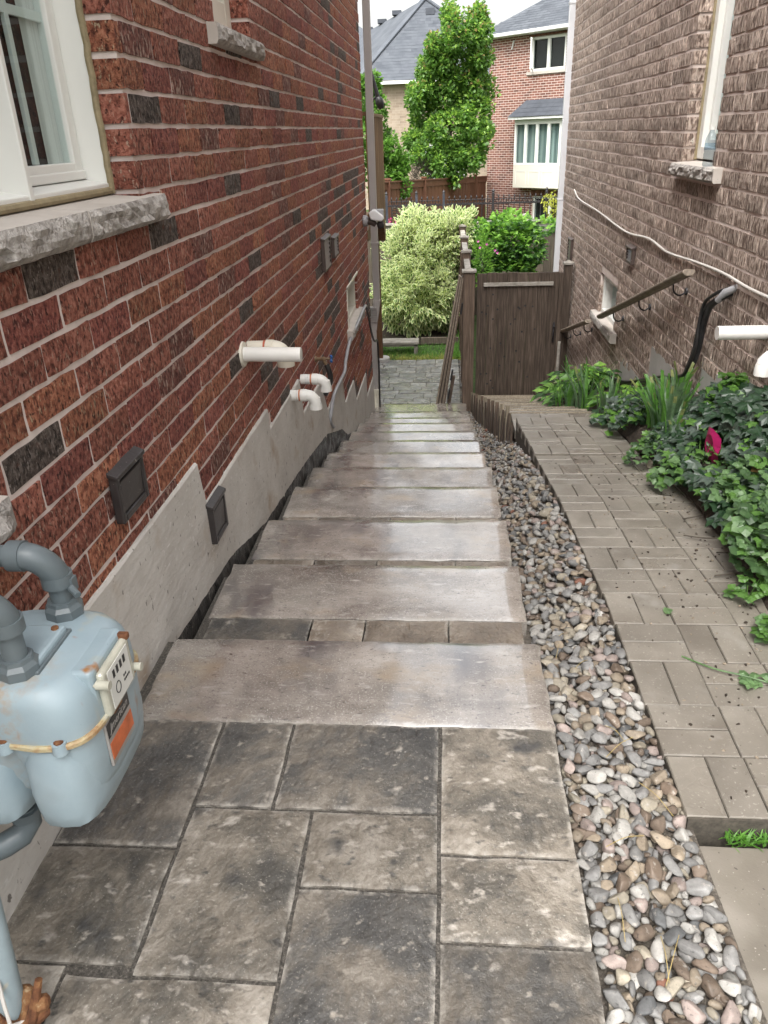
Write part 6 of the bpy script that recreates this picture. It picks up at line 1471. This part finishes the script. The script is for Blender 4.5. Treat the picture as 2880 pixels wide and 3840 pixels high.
# ------------------------------------------------------------------ beyond the rear fence
ir = thing('iron_fence', 'black wrought iron fence with scrolls above the grey rear fence', 'fence', (0.5, 18, -0.85))
IP = [-1.30, -0.65, -0.06, 1.0, 2.13, 3.2]
for k, x in enumerate(IP):
    p = obj('post', B().box(x - 0.026, x + 0.026, 17.975, 18.025, -0.9, 0.27), M_IRONP if k in (0, 1, 2) else M_IRON, ir)
    obj('finial', B().lathe((x, 18, 0.27), (0, 0, 1), [(0.03, 0), (0.022, 0.012), (0.032, 0.035), (0.02, 0.062), (0.004, 0.085)], 10), M_IRON, p, smooth=True)
for a, b_ in zip(IP[:-1], IP[1:]):
    obj('rail', B().box(a, b_, 17.985, 18.015, 0.040, 0.066), M_IRON, ir)
    obj('rail', B().box(a, b_, 17.99, 18.01, -0.80, -0.78), M_IRON, ir)
    n = max(3, int(round((b_ - a) / 0.118))); 
    for i in range(1, n):
        x = lerp(a, b_, i / n)
        pk = obj('picket', B().box(x - 0.009, x + 0.009, 17.991, 18.009, -0.85, 0.05), M_IRON, ir)
        obj('spear', B().tube([(x, 18, 0.045), (x, 18, 0.175), (x, 18, 0.19), (x, 18, 0.21), (x, 18, 0.24)], [0.008, 0.008, 0.020, 0.014, 0.001], 6), M_IRON, pk)
        b = B(); r_ = 0.052
        for s_ in (-1, 1): b.tube([(x + s_ * (0.004 + 0.028 - 0.028 * math.cos(q)), 18, 0.112 + 0.040 * math.sin(q) ) for q in [2 * PI * v / 12 * 0.85 for v in range(13)]], 0.0085, 5)
        obj('scroll', b, M_IRON, ir)
bf = thing('stained_fence', 'red brown stained board fence running to the red brick house', 'fence', (0, 25, -1.2))
fa, fb = Vector((-1.75, 19.0, 0)), Vector((1.33, 28.9, 0)); fl_ = (fb - fa).length; fd = (fb - fa).normalized(); fn = Vector((fd.y, -fd.x, 0))
def ftop(s): return lerp(0.47, 0.03, s / fl_)
s_ = 0.0
while s_ < fl_ - 0.05:
    p0 = fa + fd * (s_ + 0.004); p1 = fa + fd * min(fl_, s_ + 0.166); zt = ftop(s_) - 0.16
    b = B(); b.prism([(0, -1.5), ((p1 - p0).length, -1.5), ((p1 - p0).length, zt), (0, zt)], lambda u, v, w, p0=p0: tuple(p0 + fd * u + fn * w + Vector((0, 0, v))), -0.010, 0.010 + 0.008 * (int(s_ / 0.17) % 2)); obj('board', b, M_REDWOOD, bf); s_ += 0.17
q0, q1 = fa + Vector((0, 0, ftop(0) - 0.08)), fb + Vector((0, 0, ftop(fl_) - 0.08))
obj('rail', B().beam(q0 + fn * 0.03, q1 + fn * 0.03, 0.04, 0.15), M_REDWOOD, bf); obj('cap_rail', B().beam(q0 + Vector((0, 0, 0.09)) + fn * 0.02, q1 + Vector((0, 0, 0.09)) + fn * 0.02, 0.14, 0.03), M_REDWOOD, bf)
for tt in (0.10, 0.36, 0.61, 0.86):
    p = fa + fd * fl_ * tt + fn * 0.04; zt = ftop(fl_ * tt) + 0.06
    pp = obj('post', B().box(p.x - 0.06, p.x + 0.06, p.y - 0.06, p.y + 0.06, -1.5, zt), M_REDWOOD, bf); obj('post_cap', B().box(p.x - 0.075, p.x + 0.075, p.y - 0.075, p.y + 0.075, zt, zt + 0.03), M_REDWOOD, pp)
# chair and flowers in the neighbour's garden
t = thing('rattan_chair', 'round backed rattan chair behind the iron fence', 'chair', (-1.02, 19.6, -0.9))
bk = B()
for z in (0.0, -0.06, -0.12, -0.18, -0.24): bk.tube([(-1.02 + 0.27 * math.cos(a), 19.6 + 0.22 * math.sin(a), -0.17 + z - 0.06 * math.cos(a)) for a in [PI * i / 14 for i in range(-2, 17)]], 0.02 if z == 0 else 0.012, 6)
obj('backrest', bk, M_BARK, t, smooth=True); obj('seat', B().cyl((-1.02, 19.6, -0.52), (-1.02, 19.6, -0.46), 0.26, 0.26, 18), M_BARK, t)
for (sx, sy) in ((-1, -1), (1, -1), (1, 1), (-1, 1)): obj('leg', B().cyl((-1.02 + 0.2 * sx, 19.6 + 0.18 * sy, -0.92), (-1.02 + 0.2 * sx, 19.6 + 0.18 * sy, -0.5), 0.018, 0.018, 8), M_BARK, t)
t = thing('pink_flowers', 'pot of pink flowers beside the rattan chair', 'flowers', (-1.27, 18.6, -0.9))
obj('pot', B().lathe((-1.25, 18.6, -0.9), (0, 0, 1), [(0.09, 0), (0.14, 0.35), (0.15, 0.36)], 14), M_BARK, t)
b = B()
for _ in range(150):
    p, d = shell_point((-1.22, 18.6, -0.36), (0.20, 0.15, 0.10), 0.3); leaf2(b, p, d + rdir(), rdir(), 0.045, 0.04, 0 if rnd.random() < 0.55 else 1)
obj('blooms', b, [M_RED_PETAL, M_LF_LT[1]], t)
t = obj('patio_heater_box', B().box(1.08, 1.5, 19.9, 20.2, -0.95, -0.42), M_BLACK, bevel=0.03); tag(t, 'dark covered box on the lawn by the red house', 'box'); t.name = 'covered_box'

# ------------------------------------------------------------------ neighbouring houses
def facade_bricks(b, u0, u1, z0, z1, course, length, joint, holes, v0=-0.004, nm=3, w=(0.6, 0.25, 0.15)):
    H = course - joint; k = 0; z = z0
    while z < z1:
        for (s, e) in split_rows(u0, u1, z, H, (k % 2) * length / 2, length, joint, holes):
            mi = pick(w); b.add([(s, v0, z), (e, v0, z), (e, v0, z + H), (s, v0, z + H), (s, 0.0, z), (e, 0.0, z), (e, 0.0, z + H), (s, 0.0, z + H)], [(0, 1, 2, 3), (0, 4, 5, 1), (3, 2, 6, 7), (0, 3, 7, 4), (1, 5, 6, 2)], mi)
        z += course; k += 1
rh = thing('brick_house', 'red brick house behind the rear fence with a bay window', 'house', (1.38, 29.0, 0), rotz=math.atan2(-0.7043, 0.7099))
K = dict(local=True)
HZ0, HZ1 = -1.42, 4.02
H_HOLES = [(1.68, 3.02, 3.03, 3.95), (2.02, 3.4, -1.32, -0.52)]
hw = B(); 
def local_panel(b, u0, u1, z0, z1, holes, v0, v1):
    us = sorted({u0, u1} | {h[0] for h in holes} | {h[1] for h in holes}); zs = sorted({z0, z1} | {h[2] for h in holes} | {h[3] for h in holes})
    for a, c in zip(us[:-1], us[1:]):
        for d, e in zip(zs[:-1], zs[1:]):
            if not any(h[0] <= (a + c) / 2 <= h[1] and h[2] <= (d + e) / 2 <= h[3] for h in holes): b.box(a, c, v0, v1, d, e)
local_panel(hw, 0.008, 7.0, HZ0, HZ1, H_HOLES, 0.0, 0.25)
hwo = obj('wall', hw, M_HMORT, rh, **K)
b = B(); b.box(0.02, 7.0, 0.26, 8.0, HZ0, HZ1 - 0.02); obj('house_body', b, M_DARK, rh, **K)
b = B(); b.box(0.0, 0.25, 0.26, 8.0, HZ0, HZ1 - 0.01); obj('side_wall', b, HB[0], rh, **K)
b = B(); facade_bricks(b, 0.0, 4.6, HZ0, HZ1, 0.0703, 0.212, 0.017, H_HOLES + [(1.60, 3.10, 3.95, 4.3), (1.95, 3.45, -0.52, -0.34)])
u = 1.60
while u < 3.08: b.box(u, u + 0.058, -0.014, 0.0, 3.955, 4.02, 1 if rnd.random() < 0.4 else 0); u += 0.070
u = 1.95
while u < 3.43: b.box(u, u + 0.058, -0.014, 0.0, -0.515, -0.34, 1 if rnd.random() < 0.4 else 0); u += 0.070
tag(obj('bricks', b, HB, hwo, **K), kind='stuff')
def win_local(par, u0, u1, z0, z1, v, panes, glassm=M_GLASS, back=None, sill=True):
    w = obj('window', B().box(u0 + 0.01, u1 - 0.01, v + 0.14, v + 0.15, z0 + 0.01, z1 - 0.01), back or M_DARK, par, **K)
    f = B(); W = 0.065
    f.box(u0, u1, v, v + 0.07, z0, z0 + W); f.box(u0, u1, v, v + 0.07, z1 - W, z1); f.box(u0, u0 + W, v, v + 0.07, z0 + W, z1 - W); f.box(u1 - W, u1, v, v + 0.07, z0 + W, z1 - W)
    for i in range(1, panes):
        c = lerp(u0, u1, i / panes); f.box(c - W * 0.75, c + W * 0.75, v - 0.002, v + 0.068, z0 + W, z1 - W)
    obj('frame', f, M_WHITE, w, **K)
    for i in range(panes):
        obj('pane', B().box(lerp(u0, u1, i / panes) + 0.03, lerp(u0, u1, (i + 1) / panes) - 0.03, v + 0.045, v + 0.049, z0 + 0.03, z1 - 0.03), glassm, w, **K)
    return w
wu = win_local(rh, 1.69, 3.00, 3.04, 3.94, 0.03, 2)
sb_ = B(); sb_.box(1.58, 3.10, -0.05, 0.03, 2.95, 3.035); obj('window_sill', sb_, M_STONE_TOP, wu, **K)
cs = B(); cw = 0.55; ang = math.radians(58)
for (a, c, d, e) in ((0, 0.045, 3.07, 3.91), (cw - 0.045, cw, 3.07, 3.91), (0.045, cw - 0.045, 3.07, 3.115), (0.045, cw - 0.045, 3.865, 3.91)):
    p0 = Vector((1.735, 0.02, 0)); dv = Vector((math.cos(ang), -math.sin(ang), 0)); nv = Vector((math.sin(ang), math.cos(ang), 0)) * 0.04
    cs.add([tuple(p0 + dv * q + nv * r_ + Vector((0, 0, z))) for z in (d, e) for q, r_ in ((a, 0), (c, 0), (c, 1), (a, 1))], [(0, 1, 2, 3), (4, 5, 6, 7), (0, 1, 5, 4), (1, 2, 6, 5), (2, 3, 7, 6), (3, 0, 4, 7)])
obj('open_sash', cs, M_WHITE, wu, **K)
win_local(rh, 2.04, 3.38, -1.30, -0.54, 0.03, 2)
# bay window
by = B(); V = -0.34
bu0, bu1 = 1.44, 3.70
b = B(); b.box(bu0, bu1, V, -0.016, -0.26, 0.40); bay = obj('bay_window', b, M_CREAM, rh, **K)
for i in range(4):
    a = lerp(bu0 + 0.06, bu1 - 0.06, i / 4) + 0.05; c = lerp(bu0 + 0.06, bu1 - 0.06, (i + 1) / 4) - 0.05
    f = B(); f.box(a, c, V - 0.008, V - 0.002, 0.22, 0.235); f.box(a, a + 0.015, V - 0.008, V - 0.002, -0.16, 0.22); f.box(c - 0.015, c, V - 0.008, V - 0.002, -0.16, 0.22); obj('panel', f, M_WHITE, bay, **K)
win_local(bay, bu0, bu1, 0.405, 1.64, V, 5, back=M_CURT2)
f = B(); f.box(bu0 + 0.02, bu1, V + 0.2, -0.016, 0.40, 1.64); obj('bay_back', f, M_CURT2, bay, **K)
f = B(); f.box(bu0, bu1, V - 0.01, -0.016, 1.642, 1.72); f.box(bu0 - 0.16, bu1 + 0.16, V - 0.16, -0.016, 1.72, 1.79); obj('fascia', f, M_FASCIA, bay, **K)
f = B(); A = [(bu0 - 0.18, V - 0.18, 1.795), (bu1 + 0.18, V - 0.18, 1.795), (bu1 - 0.1, -0.016, 2.26), (bu0 + 0.16, -0.016, 2.26), (bu0 - 0.18, -0.016, 1.795)]
f.add(A, [(0, 1, 2, 3), (0, 3, 4)]); obj('bay_roof', f, M_SHINGLE_D, bay, **K)
f = B()
for r_ in range(4):
    t0, t1 = r_ / 4, (r_ + 1) / 4
    ua = lerp(bu0 - 0.18, bu0 + 0.16, t0); ub = bu1; q = ua + rnd.uniform(0.1, 0.25)
    while q < ub:
        f.add([tuple(Vector((q + 0.006, lerp(V - 0.18, -0.016, t0) - 0.008, lerp(1.795, 2.26, t0) + 0.008))), (min(q + 0.25, ub), lerp(V - 0.18, -0.016, t0) - 0.008, lerp(1.795, 2.26, t0) + 0.008), (min(q + 0.25, ub), lerp(V - 0.18, -0.016, t1) - 0.003, lerp(1.795, 2.26, t1) + 0.003), (q + 0.006, lerp(V - 0.18, -0.016, t1) - 0.003, lerp(1.795, 2.26, t1) + 0.003)], [(0, 1, 2, 3)]); q += 0.257
obj('shingle', f, M_SHINGLE_D, bay, **K)
# roof and gutter
f = B(); f.box(-0.35, 7.3, -0.36, -0.24, 4.04, 4.15); f.box(-0.35, -0.25, -0.24, 8.3, 4.04, 4.15); obj('gutter', f, M_FASCIA, rh, bevel=0.02, **K)
f = B(); f.box(-0.25, 7.2, -0.24, 8.2, 4.03, 4.06); obj('soffit', f, M_FASCIA, rh, **K)
RZ = 4.13; pk_ = 0.62
f = B(); f.add([(-0.35, -0.36, RZ), (7.3, -0.36, RZ), (7.3, 4.0, RZ + 4.36 * pk_), (4.0, 4.0, RZ + 4.36 * pk_), (-0.35, 8.3, RZ)], [(0, 1, 2, 3), (0, 3, 4)]); roof = obj('roof', f, M_SHINGLE, rh, **K)
f = B(); r_ = 0
while r_ < 24:
    v0 = -0.36 + r_ * 0.125; q = -0.3 + (v0 + 0.36) + rnd.uniform(0, 0.2)
    while q < 5.0:
        w_ = 0.28; f.add([(q, v0, RZ + (v0 + 0.36) * pk_ + 0.012), (q + w_ - 0.01, v0, RZ + (v0 + 0.36) * pk_ + 0.012), (q + w_ - 0.01, v0 + 0.125, RZ + (v0 + 0.485) * pk_ + 0.004), (q, v0 + 0.125, RZ + (v0 + 0.485) * pk_ + 0.004)], [(0, 1, 2, 3)], 1 if rnd.random() < 0.3 else 0); q += w_
    r_ += 1
tag(obj('shingles', f, [M_SHINGLE, mat('shingle_grey_dark', [(0.3, (0.052, 0.059, 0.070)), (0.7, (0.09, 0.098, 0.112))], nscale=2, rough=0.9)], roof, **K), kind='stuff')
f = B(); f.tube([(-0.25, -0.25, 4.04), (-0.22, -0.22, 3.9), (-0.06, -0.05, 3.78), (-0.05, -0.05, 3.4)], 0.035, 8); obj('downspout', f, M_FASCIA, rh, **K)
f = B(); f.beam((0.95, -0.03, 3.70), (1.02, -0.03, 3.93), 0.03, 0.05, up=(0, 1, 0)); obj('bracket', f, M_FASCIA, rh, **K)

lh = thing('brick_house', 'tan brick house with a wide grey hipped roof behind the trees', 'house', (-1, 34.5, -1.5))
b = B(); b.box(-7.0, 3.4, 34.42, 40, -1.6, 3.2); hw2 = obj('wall', b, M_TMORT, lh)
b = B(); facade_bricks(b, -4.4, 3.3, -1.4, 3.15, 0.094, 0.281, 0.012, [(-0.95, 0.75, -1.5, 1.0)])
b.v = [(x, y + 34.418, z) for x, y, z in b.v]
tag(obj('bricks', b, TB, hw2), kind='stuff')
wb_ = obj('window', B().box(-0.93, 0.73, 34.40, 34.41, -1.2, 0.95), M_CURT2, lh)
f = B(); f.box(-0.98, -0.90, 34.34, 34.40, -1.2, 1.0); f.box(0.70, 0.78, 34.34, 34.40, -1.2, 1.0); f.box(-0.98, 0.78, 34.34, 34.40, 0.95, 1.02); f.box(-0.14, -0.06, 34.34, 34.40, -1.2, 0.95); f.box(-0.9, 0.7, 34.34, 34.40, -0.1, -0.03); obj('frame', f, M_WHITE, wb_)
f = B(); f.box(-8, 4.2, 33.98, 34.10, 3.16, 3.27); obj('gutter', f, M_FASCIA, lh)
f = B(); f.box(-8, 4.0, 34.1, 34.42, 3.17, 3.19); obj('soffit', f, M_FASCIA, lh)
A_, P_, Bq = Vector((-3.55, 34.0, 3.28)), Vector((-0.90, 38.0, 6.40)), Vector((3.3, 34.0, 3.28))
S_ = Bq
Q_ = Vector((-4.6, 44.0, 5.6)); L2 = Vector((-9.0, 40.0, 3.3))
f = B(); R2 = Vector((3.3, 46, 3.28)); f.add([A_, Bq, P_, Q_, L2, R2], [(0, 1, 2), (0, 2, 3, 4), (1, 5, 2), (5, 3, 2)]); roof2 = obj('roof', f, M_SHINGLE, lh)
f = B(); nr = 27
nrm = (Bq - A_).cross(P_ - A_).normalized()
if nrm.z < 0: nrm = -nrm
for r_ in range(nr):
    t0, t1 = r_ / nr, (r_ + 1) / nr
    la, lb_ = A_.lerp(P_, t0), A_.lerp(P_, t1); x = la.x + rnd.uniform(0.05, 0.3)
    slope = (P_ - A_); yz = lambda t: (lerp(A_.y, P_.y, t), lerp(A_.z, P_.z, t))
    xe = lerp(Bq.x, P_.x, t1)
    while x < xe - 0.02:
        w_ = min(rnd.choice((0.22, 0.32, 0.42)), xe - x); (ya, za), (yb, zb2) = yz(t0), yz(t1); off = nrm * rnd.uniform(0.006, 0.012)
        f.add([Vector((x, ya, za)) + off, Vector((x + w_ - 0.006, ya, za)) + off, Vector((x + w_ - 0.006, yb, zb2)) + off * 0.3, Vector((x, yb, zb2)) + off * 0.3], [(0, 1, 2, 3)], 1 if rnd.random() < 0.35 else 0); x += w_
tag(obj('shingles', f, [M_SHINGLE, bpy.data.materials['shingle_grey_dark']], roof2), kind='stuff')
obj('ridge_cap', B().beam(A_ + Vector((0, 0, 0.03)), P_ + Vector((0, 0, 0.04)), 0.22, 0.05), M_SHINGLE, roof2)
obj('ridge_cap', B().beam(P_ + Vector((0, 0, 0.03)), S_ + Vector((0, 0, 0.03)), 0.2, 0.05), M_SHINGLE, roof2)
f = B(); f.prism([(0, 0), (0.34, 0), (0.34, 0.22), (0.04, 0.26)], lambda u, v, w: (-0.86 + w, 37.1 + u, 5.72 + v), 0, 0.36); obj('roof_vent', f, M_SHINGLE_D, roof2, bevel=0.02)
for t_ in (0.35, 0.55, 0.75):
    p = P_.lerp(Q_, t_); obj('roof_vent', B().box(p.x - 0.2, p.x + 0.2, p.y - 0.25, p.y + 0.25, p.z - 0.02, p.z + 0.14), M_SHINGLE_D, roof2)
fh = thing('far_house', 'far grey roof peeking out left of the tan house roof', 'house', (-5, 55, -1.5))
f = B(); f.box(-10, -3.2, 55, 62, -1.6, 5.5); obj('wall', f, M_TMORT, fh)
f = B(); f.add([(-10.4, 54.6, 5.5), (-2.6, 54.6, 5.5), (-2.6, 62.4, 5.5), (-10.4, 62.4, 5.5), (-6.4, 58.5, 8.2)], [(0, 1, 4), (1, 2, 4), (2, 3, 4), (3, 0, 4)]); obj('roof', f, M_SHINGLE, fh)
fh = thing('far_house', 'far grey roof between the maple and the red house', 'house', (6, 52, -1.5))
f = B(); f.box(1.5, 12, 52, 60, -1.6, 4.9); obj('wall', f, M_TMORT, fh)
f = B(); f.add([(0.6, 51.6, 4.9), (12.4, 51.6, 4.9), (12.4, 60.4, 4.9), (0.6, 60.4, 4.9), (3.0, 56, 6.4), (9, 56, 6.4)], [(0, 1, 5, 4), (1, 2, 5), (2, 3, 4, 5), (3, 0, 4)]); obj('roof', f, M_SHINGLE, fh)
